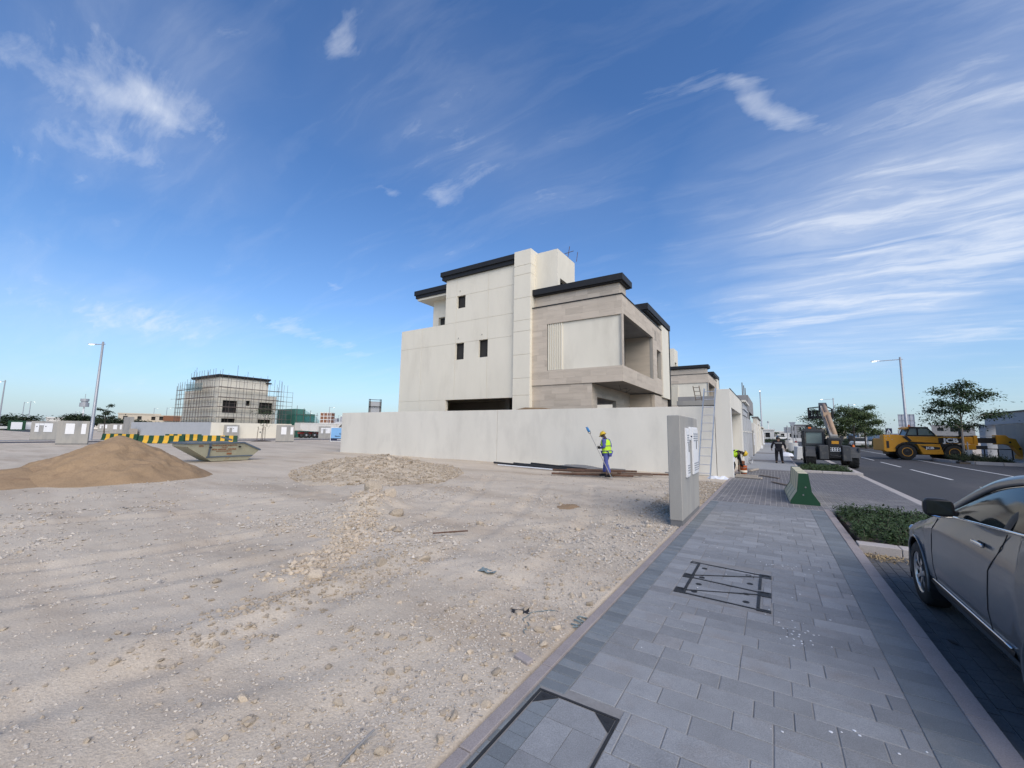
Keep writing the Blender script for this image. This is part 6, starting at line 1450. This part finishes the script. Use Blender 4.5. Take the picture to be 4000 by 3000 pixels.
sg = empty('signboard', (-53.6, 35.85, 0), R(38), 'blue contractor signboard with a black round emblem by the wall end', 'sign')
B().box(0, 5.2, 0, .08, .42, 1.9).obj('board', 'sign_blue', sg); B().box(0, 5.2, 0, .08, .05, .419).obj('lower_band', 'sign_navy', sg)
for a in ((0, 5.2, 1.9, 1.97), (0, 5.2, -.02, .05), (-.06, 0, -.02, 1.97)): B().box(a[0], a[1], -.02, .10, a[2], a[3]).obj('frame', 'sign_white', sg)
em = B().lathe([(0, -.012), (.24, -.012), (.24, 0), (0, 0)], (0, 0, 0), 'y', 20).obj('emblem', 'sign_navy', sg, loc=(1.75, 0, 1.55)); em.scale = (1, 1, 1.25)
B().prism([(-.12, -.1), (.13, -.1), (.04, .16), (.0, -.04)], -.02, -.013, 'y').obj('emblem_sail', 'sign_white', em)
for tx, z, s_ in (('\uFE94\uFEDB\uFEAE\uFEB7 \uFEAD\uFEEE\uFEBC\uFEE8\uFEE4\uFEDF\uFE8D', 1.06, .24), ('Mansour Trad. & Cont. Co.', .72, .22), ('33302622 33555222', .23, .22)):
    link('lettering', text_mesh(tx, s_, .004, bold=.006), 'sign_navy' if z > .5 else 'sign_white', sg, loc=(1.8, -.012, z), rot=(R(90), 0, 0))

tk = empty('dump_truck', (-72.5, 41.7, .02), R(-6), 'pale dusty dump truck with red chassis parked behind the meter pillars', 'truck')
# local y runs from the tail (0) to the cab (9)
B().prism([(0, 1.35), (0, 2.72), (.1, 2.75), (7.2, 2.75), (7.9, 3.1), (7.9, 2.8), (6.4, 1.25), (2.2, 1.22)], -1.15, 1.15, 'x').obj('tipper_body', 'truck_body', tk)
for y in (1.4, 3.0, 4.6, 6.2): B().box(1.151, 1.20, y, y+.10, 1.3, 2.7).obj('body_rib', 'truck_body', tk)
B().box(1.151, 1.19, .1, 7.2, 2.60, 2.72).obj('body_rail', 'truck_body', tk)
B().box(-.45, .45, .3, 8.6, .75, 1.1).obj('chassis', 'truck_red', tk)
B().box(-1.15, 1.15, 8.0, 9.6, .8, 2.9).obj('cab', 'truck_body', tk, bevel=.12); B().box(1.151, 1.16, 8.3, 9.3, 1.9, 2.6).obj('cab_window', 'glass_dark', tk)
for y in (1.2, 2.7, 4.2, 8.6):
    for s in (-1, 1): w_ = B().lathe([(.30, -.15), (.48, -.15), (.52, -.08), (.52, .08), (.48, .15), (.30, .15)], (s*1.0, y, .52), 'x', 20).obj('wheel', 'tyre', tk); B().lathe([(0, -.16*s), (.30, -.16*s), (.28, .12*s), (.1, .17*s), (0, .17*s)], (s*1.0, y, .52), 'x', 14).obj('rim', 'grey_metal', w_)
B().box(.6, 1.1, 5.0, 6.6, .6, 1.1).obj('fuel_tank', 'iron', tk)

pw = empty('plot_wall', (0, 0, 0), 0, 'cream plot wall around the scaffolded house', 'wall')
B().box(-75.2, -74.95, 29.2, 42.0, -.2, 2.50).obj('street_face', 'plaster', pw); B().box(-112, -75.21, 29.2, 29.45, -.2, 2.52).obj('shaded_side_face', 'plaster_grey', pw); B().box(-116, -112.01, 29.0, 29.6, -.2, 3.6).obj('end_block', 'concrete', pw)  # side face is greyer than the street face: its shade is put into the colour
B().cyl((-74.96, 36.6, 1.0), (-74.93, 36.6, 1.0), .12, n=10).obj('vent_hole', 'black_plastic', pw)
B().box(-110, -106, 28.6, 28.7, .0, 1.2).obj('hoarding_board', 'timber_pale', label='small pale board leaning on the shade-grey side of the plot wall', cat='board')
sh_ = empty('scaffolded_house', (-78, 31.0, 0), 0, 'cream house shell wrapped in scaffolding beyond the side street', 'house')
w1 = [(.7, 2.9, 4.2, 6.3), (4.3, 4.95, 5.58, 6.46), (6.5, 8.85, 4.2, 6.3), (.7, 2.8, 2.3, 3.25), (6.5, 8.7, 2.3, 3.25)]
B().panel(FX(0), 0, 9.5, 0, 7.54, w1, .25).panel(FX(0), 0, 7.85, 7.541, 10.2, [], .25).obj('street_wall', 'plaster', sh_)
w2_ = [(-11.8, -11.3, 5.4, 6.6)]
B().panel(FY(0), -14.0, -.251, 0, 8.3, w2_, .25).panel(FY(0), -10.0, -.251, 8.301, 10.2, [], .25).obj('side_wall', 'plaster', sh_)
for h_ in w1: B().box(-.75, -.65, h_[0]-.3, h_[1]+.3, h_[2]-.3, h_[3]+.3).obj('window', 'dark_void', sh_)
B().box(-11.9, -11.2, .26, .4, 5.3, 6.7).obj('window', 'interior', sh_)
B().box(-13.9, -.26, .26, 9.4, 7.3, 7.53).box(-9.9, -.26, .26, 7.8, 9.9, 10.1).obj('roof_slab', 'concrete', sh_)
B().box(-14.0, -13.75, .251, 9.4, 0, 8.3).obj('end_wall', 'plaster', sh_)
cornice(sh_, -10.6, .45, -.45, 8.0, 10.21, 10.62, lip=.12, lower=.4); B().box(-.6, .6, 7.3, 8.1, 9.75, 9.95).obj('lower_fascia', 'black_trim', sh_)
# scaffolding: standards and ledgers
sf = empty('scaffolding', (-78, 31.0, 0), 0, 'rusty tube scaffolding standing around the cream house shell', 'scaffolding')
unit = B().cyl((0, 0, 0), (0, 0, 1), .026, n=5).mesh('standard'); unit.materials.append(MATS['scaffold'])
unit_h = B().cyl((0, 0, 0), (1, 0, 0), .024, n=5).mesh('ledger'); unit_h.materials.append(MATS['scaffold'])
rg = random.Random(14)
def std(x, y, h_): o = link('standard', unit, None, sf, (x, y, 0), (rg.uniform(-.006, .006), rg.uniform(-.006, .006), 0), (1, 1, h_))
def led(a, b, sag=0): 
    d = Vector(b)-Vector(a); o = link('ledger', unit_h, None, sf, a, (0, 0, math.atan2(d.y, d.x)), (d.length, 1, 1)); o.rotation_euler = d.to_track_quat('X', 'Z').to_euler()
for i in range(9):
    y = -.3+i*1.28; std(.55, y, rg.choice([11.2, 11.8, 10.9, 12.4]) if y < 8.6 else rg.choice([9.6, 10.6, 8.4])); std(1.35, y+.1, rg.choice([9.6, 10.2, 11.4]) if y < 8.6 else rg.choice([8.6, 9.7]))
for i in range(13):
    x = -.6-i*1.12; std(x, -.45, 11.6 if x > -10.6 else 9.6 if rg.random() < .5 else 10.4); std(x, -1.15, rg.choice([8.5, 10.5, 11.2]) if x > -10.6 else rg.choice([9.2, 9.8]))
for x, y, h_ in ((-14.7, -.5, 9.4), (-15.6, -.5, 9.8), (-16.5, -.4, 9.3), (-14.7, 2.5, 9.6), (-15.9, 3.0, 9.2), (-10.8, .4, 12.6), (-11.6, .4, 12.2), (-10.8, 2.2, 12.0), (.8, 9.9, 10.4), (.9, 10.9, 9.8), (-.8, 10.2, 10.8), (-1.8, 10.6, 9.5), (.9, 12.0, 8.6)): std(x, y, h_)
for z in (2.6, 3.4, 4.3, 5.1, 5.9, 6.7, 7.6, 8.5, 9.6):
    led((.55, -.6, z+rg.uniform(-.1, .1)), (.55, 10.6 if z < 8 else 8.4, z+rg.uniform(-.12, .05))); led((.5, -.45, z), (-15.6 if z < 8.3 else -11.5, -.45, z+rg.uniform(-.12, .12)))
    if z in (3.4, 5.1, 6.7, 8.5): led((1.35, -.6, z), (1.35, 11.8 if z < 8 else 9.8, z-.1)); led((.3, -1.15, z), (-16.6 if z < 8.3 else -12, -1.15, z+.1))
    if z > 3.4 and z < 9: led((.9, 9.0, z), (.9, 12.0, z-.05)); led((-14.2, -.5, z), (-16.6, -.45, z))
for z in (3.45, 5.15, 6.75, 8.35):
    B().box(-14.5, .3, -1.1, -.6, z, z+.05).obj('scaffold_board', 'scaffold', sf); B().box(.62, 1.2, -.4, 9.4, z+.02, z+.07).obj('scaffold_board', 'scaffold', sf)
nt_ = grid_obj('debris_net', np.linspace(-9.8, -3.2, 20), np.linspace(7.9, 9.3, 8), lambda X, Y: -1.25+.18*fbm(X*.8, Y*1.5, 3, 3), 'net_grey'); nt_.parent = sf; 
for v in nt_.data.vertices: v.co = (v.co.x, v.co.z, v.co.y)
gb = empty('netted_building', (-84, 44.0, 0), 0, 'low building shrouded in green netting right of the scaffolded house', 'building')
B().box(0, 6.4, 0, 2.0, 0, 5.5).obj('netted_wall', 'net_green', gb); B().box(0, 6.2, 2.01, 4.2, 0, 4.6).obj('netted_wall', 'net_green', gb)
B().loft([[(6.3, 2.0+i*.8, z) for z in (0, 2.0, 3.6+.4*math.sin(i))]+[(5.6, 2.0+i*.7, 5.6-.35*i)] for i in range(5)], caps=False, closed=False).obj('loose_net', 'net_thin', gb)
for y in (0.2, 1.6, 3.0, 4.4): B().cyl((6.6, y, 0), (6.6, y, 6.2-y*.3), .04, n=5).obj('standard', 'scaffold', gb)
for z in (1.5, 3.0, 4.4): B().cyl((6.62, 0, z), (6.62, 4.6, z), .035, n=5).obj('ledger', 'scaffold', gb)

# ================================================================ distance
def far_house(loc, rz, w_, d_, h_, mt, label, wins=3, group='distant houses beyond the lots'):
    t = empty('house', loc, rz, label, 'house', group)
    hs_ = [(-w_/2+w_*(i+.5)/wins-.7, -w_/2+w_*(i+.5)/wins+.7, z, z+1.6) for i in range(wins) for z in ((1.0,) if h_ < 4.5 else (1.0, 4.4))]
    B().panel(FY(-d_/2), -w_/2, w_/2, 0, h_, hs_, .3).obj('front_wall', mt, t); B().box(-w_/2, w_/2, -d_/2+1.2, d_/2, 0, h_-.2).obj('body', mt, t)
    B().box(-w_/2-.2, w_/2+.2, -d_/2-.2, -d_/2+1.3, h_+.001, h_+.5).obj('parapet', mt, t)
    for q in hs_: B().box(q[0]-.1, q[1]+.1, -d_/2+.5, -d_/2+.6, q[2]-.1, q[3]+.1).obj('window', 'dark_void', t)
    return t
def face(x, y): return math.atan2(y, x)+math.pi/2+math.pi      # turn a facade (facing -Y) towards the footpath corner
for i, (x, y, w_, h_, mt, lb) in enumerate([(-243, 66, 14, 6.8, 'far_cream', 'cream two storey house beyond the dark kerb, left of the scaffolded plot'), (-236, 76, 12, 6.2, 'far_cream', 'cream house with a brown upper storey beside the scaffolded plot wall'), (-250, 56, 10, 4.2, 'far_white', 'low white house among dark trees beyond the lots'),
                                            (-228, 40, 9, 4.0, 'far_white', 'low white villa behind the far meter pillars'), (-330, 18, 26, 7.5, 'far_white', 'pale house block at the edge of the far lots'), (-262, 30, 10, 4.0, 'far_cream', 'small cream house near the far kiosks')]):
    a = math.atan2(y, x); far_house((x, y, 0), a-math.pi/2, w_, 9, h_, mt, lb)
B().box(-3, 3, -.5, .0, 4.2, 6.4).obj('upper_storey', 'tower_brown', loc=(-231, 74, 0), rot=(0, 0, R(75)), label='brown panelled storey on the cream house', cat='storey')
def bushy(loc, rx, ry, h_, label, n, seed, leaf=.7, mt='leaf_dark', group='dark trees beyond the lots', palm=False):
    nr = np.random.default_rng(seed); t = empty('tree', loc, 0, label, 'tree', group)
    B().tube([(0, 0, 0), (.1, 0, h_*.3), (.2, .1, h_*.6)], [.25, .2, .1], 6).obj('trunk', 'bark_dark', t)
    k = max(5, n//260); cen = np.stack([nr.uniform(-rx, rx, k)*.75, nr.uniform(-ry, ry, k)*.75, nr.uniform(h_*.42, h_*.85, k)], -1)
    P_ = np.concatenate([c+nr.normal(0, 1, (n//k, 3))*np.array([rx*.26, ry*.26, h_*.13]) for c in cen]); leaf_cloud('crown', P_, None, leaf, mt, t, .6, .2, seed); return t
for i, (x, y, rx, h_) in enumerate([(-205, 27, 5, 4.6), (-228, 24, 5, 4.4), (-215, 41, 5, 5.2), (-222, 46, 5, 5.0), (-224, 51, 6, 4.8), (-215, 57, 4, 3.8), (-222, 63, 4, 3.9), (-250, 16, 7, 4.2), (-190, 22.5, 3, 3.0)]):
    bushy((x, y, 0), rx, rx, h_, ['broad dark tree standing alone left of the far lamp mast', 'wide low tree behind the far kiosks', 'tall dark tree at the left end of the tree belt', 'dark rounded tree in the belt beside the mast', 'dark spreading tree in the middle of the belt', 'lower dark tree in front of the white houses', 'last dark tree of the belt before the cream houses', 'dark tree beside the pale house block', 'small shrubby tree behind the grey kiosk'][i], 2200, 40+i, .8)
tree((-120.5, 27.2, 0), 6.2, 1.5, 'layered tree with flat sprays standing behind the far meter pillar', 1200, .38, 'leaf_dark', .12, 8, 61, .5, .45, 'bark_dark')
mt_ = empty('mast', (-585, 115, 0), 0, 'telecom mast with a drum shaped head beyond the tree belt', 'mast')
B().cyl((0, 0, 0), (0, 0, 20), .9, .6, n=8).obj('shaft', 'white_metal', mt_); B().lathe([(0, 0), (3.6, 0), (3.6, 4), (2.6, 4), (2.6, 5.5), (3.3, 5.6), (3.3, 8), (0, 8)], (0, 0, 20), n=12).obj('antenna_drum', 'galv', mt_); B().cyl((0, 0, 28), (0, 0, 33), .2, n=5).obj('spike', 'galv', mt_)
m2 = empty('mast', (-5.5, 894, 0), 0, 'thin telecom mast above the far end of the street', 'mast')
B().cyl((0, 0, 0), (0, 0, 24), 1.0, .5, n=6).obj('shaft', 'white_metal', m2); B().lathe([(0, 0), (1.6, 0), (1.6, 3), (0, 3)], (0, 0, 24), n=8).obj('antenna_head', 'galv', m2)
def tower(loc, rz, w_, d_, h_, mt, label, nfl, nb, slab_mt):
    t = empty('tower_block', loc, rz, label, 'tower'); B().box(-w_/2, w_/2, -d_/2, d_/2, 0, h_).obj('core', mt, t)
    for i in range(nfl+1): B().box(-w_/2-.3, w_/2+.3, -d_/2-.3, d_/2+.3, h_*i/nfl-.4, h_*i/nfl+.4).obj('floor_band', slab_mt, t)
    for i in range(nb+1): x = -w_/2+w_*i/nb; B().box(x-.35, x+.35, -d_/2-.35, -d_/2-.05, .5, h_-.5).obj('mullion', slab_mt, t)
    return t
def tw(px_, D, **k): pass
tower((-1294, 756, 0), R(120-90), 36, 26, 38, 'tower_haze_blue', 'haze-tinted bluish grey tower block on the horizon right of the netted building', 8, 5, 'tower_haze_blue')
tower((-502, 329, 0), R(34), 14, 12, 22.5, 'tower_brown', 'brown tower block with pale frames above the dump truck', 5, 3, 'far_white')
tower((-1240, 838, 0), R(34), 24, 22, 36, 'tower_haze_blue', 'haze-tinted bluish tower block above the signboard, wider of two', 7, 4, 'far_white'); tower((-1218, 862, 0), R(34), 22, 22, 42, 'tower_haze_blue', 'haze-tinted bluish tower block above the signboard, taller of two', 8, 4, 'far_white')
# board back and earth pile showing above the long wall
bd = empty('billboard', (-35.76, 28.9, 0), R(50), 'back of a grey framed billboard rising above the long white wall', 'billboard')
B().box(-.62, .62, 0, .05, 2.6, 4.75).obj('panel', 'plaster_grey', bd)
for x in (-.62, -.5, .5, .62): B().box(x-.03, x+.03, -.08, -.001, 0, 5.0).obj('post', 'iron', bd)
for z in (2.7, 3.5, 4.2, 4.92): B().box(-.6, .6, -.14, -.081, z-.03, z+.03).obj('rail', 'iron', bd)
# far-left car and street furniture
def simple_car(loc, rz, mt, label):
    t = empty('parked_car', loc, rz, label, 'car')
    B().prism([(-2.2, .35), (-2.25, .85), (-2.1, 1.05), (-1.2, 1.1), (1.0, 1.05), (2.1, .85), (2.25, .6), (2.2, .35)], -.88, .88, 'y').obj('body', mt, t, bevel=.06); B().prism([(-2.05, 1.05), (-1.7, 1.62), (.2, 1.66), (1.05, 1.08)], -.76, .76, 'y').obj('cabin', 'glass_dark', t, bevel=.05); B().box(-1.6, .2, -.74, .74, 1.62, 1.70).obj('roof', mt, t, bevel=.03)
    for x in (-1.4, 1.4):
        for s in (-1, 1): w_ = B().lathe([(.2, -.1), (.32, -.1), (.34, 0), (.32, .1), (.2, .1)], (x, s*.8, .34), 'y', 16).obj('wheel', 'tyre', t); B().lathe([(0, -.09*s), (.2, -.09*s), (.2, .1*s), (0, .1*s)], (x, s*.8, .34), 'y', 12).obj('rim', 'alloy', w_)
    return t
simple_car((-182.5, 20.0, .02), R(95), 'car_white', 'white car parked beside the green kiosk beyond the lots')
simple_car((-233, 55, .02), R(80), 'car_paint', 'grey car parked among the far white houses'); simple_car((12.4, 92, ZR), R(90), 'car_white', 'white car parked behind the dark telehandler'); simple_car((3.5, 210, 0), R(20), 'car_white', 'white car crossing the far end of the street')
for i, (x, y, c_) in enumerate([(-136, 33.5, 'orange_tank'), (-133, 34.0, 'orange_tank')]): B().lathe([(0, 0), (.8, 0), (.9, .4), (.9, 1.6), (.5, 2.0), (0, 2.1)], n=12).obj('drum', c_, loc=(x, y, 0), label=('larger' if i else 'smaller')+' orange drum standing by the far meter pillars', cat='drum', bevel=.05)

# ================================================================ right side of the road and street end
rw = empty('plot_wall', (0, 0, 0), 0, 'grey rendered plot wall with a raised band across the road', 'wall')
B().box(16.6, 16.9, 30, 53.2, -.2, 2.95).obj('lower_wall', 'concrete', rw); B().box(16.62, 16.9, 30, 55.3, 3.02, 3.95).obj('upper_band', 'plaster_grey', rw); B().box(16.2, 17.2, 54.0, 55.3, -.2, 3.019).obj('corner_pier', 'plaster_grey', rw)
B().box(16.5, 17.0, 30, 55.4, 3.951, 4.03).obj('coping', 'black_trim', rw); B().box(16.75, 17.3, 30, 54, 2.951, 3.019).obj('ledge', 'white_metal', rw)
B().box(16.9, 24, 55.0, 55.3, -.2, 2.9).obj('return_wall', 'concrete', rw); B().box(13.6, 15.9, 56.2, 56.4, -.1, 1.15).obj('low_wall', 'plaster_wall', label='low white wall end behind the yellow telehandler front', cat='wall')
bn = empty('bench_frame', (15.75, 50.5, .06), R(-12), 'black steel frame bench standing on the far footpath', 'bench')
for x in (-.75, 0, .75): B().bar((x, 0, 0), (x, 0, .82), .06).obj('leg', 'jcb_black', bn)
B().bar((-.8, 0, .85), (.8, 0, .85), .07).obj('top_rail', 'jcb_black', bn)
lb_ = empty('billboard', (17.65, 86.2, 0), R(-10), 'pale lattice billboard back behind the lit street lamp', 'billboard')
B().box(-.9, .9, 0, .04, 2.2, 5.3).obj('panel', 'mesh_panel', lb_)
for x in (-.9, -.45, .0, .45, .9): B().box(x-.03, x+.03, -.06, -.001, 0, 5.32).obj('post', 'galv', lb_)
for z in (2.3, 3.0, 3.7, 4.4, 5.25): B().box(-.9, .9, -.10, -.061, z-.02, z+.02).obj('rail', 'galv', lb_)
hb = empty('hoarding', (0, 0, 0), 0, 'pale blue site hoarding along the far side of the road', 'fence')
for i in range(14): B().box(17.9+.02*(i % 2), 18.0+.02*(i % 2), 92+i*4.2, 92+i*4.2+4.15, .05, 2.35).obj('panel', 'hoarding', hb)
for i in range(13): B().cyl((18.6, 92+i*4.6, 0), (18.6, 92+i*4.6, 3.0), .06, n=5).obj('fence_post', 'timber', hb)
ps = empty('road_sign', (15.2, 84.6, 0), R(-6), 'blue pedestrian crossing sign behind the yellow telehandler tail', 'sign')
B().cyl((0, 0, 0), (0, 0, 3.1), .05, n=8).obj('post', 'galv', ps); B().box(-.38, .38, -.09, -.055, 2.35, 3.1).obj('plate', 'sign_navy', ps); B().prism([(-.26, 2.45), (.26, 2.45), (0, 2.98)], -.095, -.091, 'y').obj('triangle', 'sign_white', ps)
pf = B().tube([(-.03, -.10, 2.5), (0, -.10, 2.68), (.05, -.10, 2.5)], .022, 5).tube([(0, -.10, 2.68), (0, -.10, 2.8)], .03, 5).obj('walking_figure', 'sign_navy', ps)
pt = empty('portico', (15.9, 108, 0), 0, 'white post and lintel portico frame behind the roadside trees', 'portico')
for i in range(4): B().box(-.15, .15, i*2.2, i*2.2+.3, 0, 2.7).obj('post', 'far_white', pt)
B().box(-.2, .2, -.3, 7.2, 2.701, 3.1).obj('lintel', 'far_white', pt)
def bin_(loc, label, r_=.42, h_=1.05, mt='bin_white'):
    t = empty('planter', loc, 0, label, 'planter'); B().lathe([(0, 0), (r_*.82, 0), (r_, h_), (r_*.88, h_), (r_*.84, h_-.1), (0, h_-.1)], n=18).obj('pot', mt, t, smooth=False, auto=40); B().lathe([(0, 0), (r_*.83, 0), (0, .04)], (0, 0, h_-.1), n=14).obj('soil', 'soil', t); return t
bin_((14.6, 97, ZR), 'white tapered planter across the road by the hedge'); bin_((1.75, 51.5, 0), 'white round planter on the verge behind the tapered block', .45, 1.05); bin_((2.0, 72, 0), 'farthest white planter on the verge by the sign posts', .5, 1.1)
t = empty('concrete_block', (1.78, 40.2, ZR), R(10), 'white tapered concrete block between the footpath and dark telehandler', 'block')
B().prism([(-.34, 0), (-.26, 1.02), (.26, 1.02), (.34, 0)], -.5, .5, 'y').obj('block', 'bin_white', t, bevel=.03); B().box(-.06, .06, -.515, -.48, .0, .12).obj('lifting_slot', 'black_plastic', t)
bb = grid_obj('rubbish_bag', np.linspace(-.5, .5, 14), np.linspace(-.4, .4, 12), lambda X, Y: .32*np.clip(1-(X/.5)**2-(Y/.4)**2, 0, 1)**.5+.08*fbm(X*5, Y*5, 3, 3), 'plastic_sheet', False); bb.location = (1.0, 43.4, .0); props(bb, 'crumpled white bag on the edge of the footpath', 'bag')
bb, _ = heap('leaf_heap', 1.9, 44.0, 1.1, 1.1, .55, 0, 'leaf_dark', 'dark heap of garden waste behind the white block', 'heap', 50, .12, 51)
yb = empty('jersey_block', (14.7, 88, ZR), R(8), 'yellowish striped barrier block behind the yellow telehandler tail', 'barrier')
for k in range(6): B().prism([(-.3, 0), (-.15, .9), (.15, .9), (.3, 0)], -1.0+k*.34, -1.0+k*.34+.335, 'y').obj('painted_band', 'paint_cream' if k % 2 else 'leaf_mid', yb)
for i, (x, y, s_) in enumerate([(2.1, 60, 0), (2.5, 63, 1), (1.6, 61.5, 2)]):
    t = empty('road_sign', (x, y, 0), 0, ['back of a triangular road sign on a grey post by the verge', 'grey sign post right of the triangular sign back', 'back of a square road sign left of the triangular one'][i], 'sign'); B().cyl((0, 0, 0), (0, 0, 3.0), .055, n=8).obj('post', 'galv', t)
    if s_ == 0: B().prism([(-.38, 3.4), (.38, 3.4), (.0, 2.75)], .06, .09, 'y').obj('plate', 'grey_metal', t)
    elif s_ == 2: B().box(-.35, .35, .06, .09, 2.1, 2.8).obj('plate', 'grey_metal', t)
    else: B().cyl((-.02, -.07, 1.0), (-.02, .07, 1.0), .12, n=10).obj('clamp', 'truck_red', t)
cs = empty('concrete_shell', (5.2, 160, 0), 0, 'raw concrete two storey frame at the far end of the street', 'building')
ch_ = [(.5, 1.6, 1.0, 2.0), (2.4, 4.2, .2, 2.1), (.2, .8, 3.3, 4.4), (2.2, 3.0, 3.3, 4.4), (3.1, 4.1, 3.2, 4.5), (4.4, 5.0, 3.3, 4.4)]
B().panel(FY(0), 0, 5.4, 0, 5.1, ch_, .3).obj('front_frame', 'concrete_raw', cs); B().box(0, 5.4, .31, 6, 2.6, 2.9).box(0, 5.4, -.2, 6, 5.101, 5.3).obj('floor_slab', 'concrete_raw', cs); B().box(0, 3.0, 3, 3.2, 0, 2.59).box(0, 2.9, 3, 3.2, 2.91, 5.1).obj('back_wall', 'concrete_dark', cs)
B().box(4.5, 11, 150, 150.1, .0, 1.0).obj('site_banner', 'far_white', label='white site banner in front of the far concrete frame', cat='banner')
cs2 = empty('concrete_shell', (42, 178, 0), R(-14), 'far concrete house shell left of the grey plot wall', 'building')
B().panel(FY(0), 0, 9, 0, 5.6, [(1.2, 2.6, 3.8, 4.8), (4, 8, 3.6, 5), (.8, 2.4, 1, 2.4), (5, 8.4, .4, 2.4)], .3).obj('front_frame', 'concrete_raw', cs2); B().box(-.2, 9.2, .31, 6, 5.3, 5.7).box(0, 9, .31, 6, 2.8, 3.1).box(0, 9, 4, 4.3, 0, 5.2).obj('floor_slab', 'concrete_dark', cs2)
far_house((-3.4, 175, 0), 0, 8, 8, 3.4, 'far_white', 'pale single storey house where the footpath ends', 2, None)
far_house((2.4, 240, 0), 0, 14, 8, 3.2, 'far_white', 'low white house across the far junction', 4, None); far_house((30, 330, 0), 0, 18, 8, 6, 'far_cream', 'distant cream block behind the hoarding', 4, None)
bushy((-3.2, 118, 0), 1.4, 2.5, 4.2, 'dark bushy tree at the end of the street wall', 900, 71, .35, 'leaf_dark', None)
pm = empty('palm_tree', (1.6, 215, 0), 0, 'small palm at the far end of the street', 'tree'); B().cyl((0, 0, 0), (0, 0, 2.2), .25, .18, n=7).obj('trunk', 'bark_dark', pm)
bb = B()
for k in range(16):
    a = k*2.4; p0 = Vector((0, 0, 2.2)); d = Vector((math.cos(a), math.sin(a), 0)); e_ = .3+.7*(k % 4)/3
    q = [p0, p0+d*1.1+Vector((0, 0, .9*e_)), p0+d*2.4+Vector((0, 0, .9*e_-.9))]; n_ = d.cross(Vector((0, 0, 1)))*.22; bb.loft([[p-n_*f, p+n_*f] for p, f in zip(q, (.5, 1, .1))], caps=False, closed=False)
bb.obj('crown', 'leaf_dark', pm)
dg = B().tube([(0, 0, 1.2), (1.2, 0, 2.6), (3.2, 0, 3.0), (4.6, 0, 2.1)], .22, 6).obj('excavator_boom', 'paint_yellow', loc=(24, 118, 0), rot=(0, 0, R(10)), label='yellow digger boom showing above the hoarding', cat='excavator')
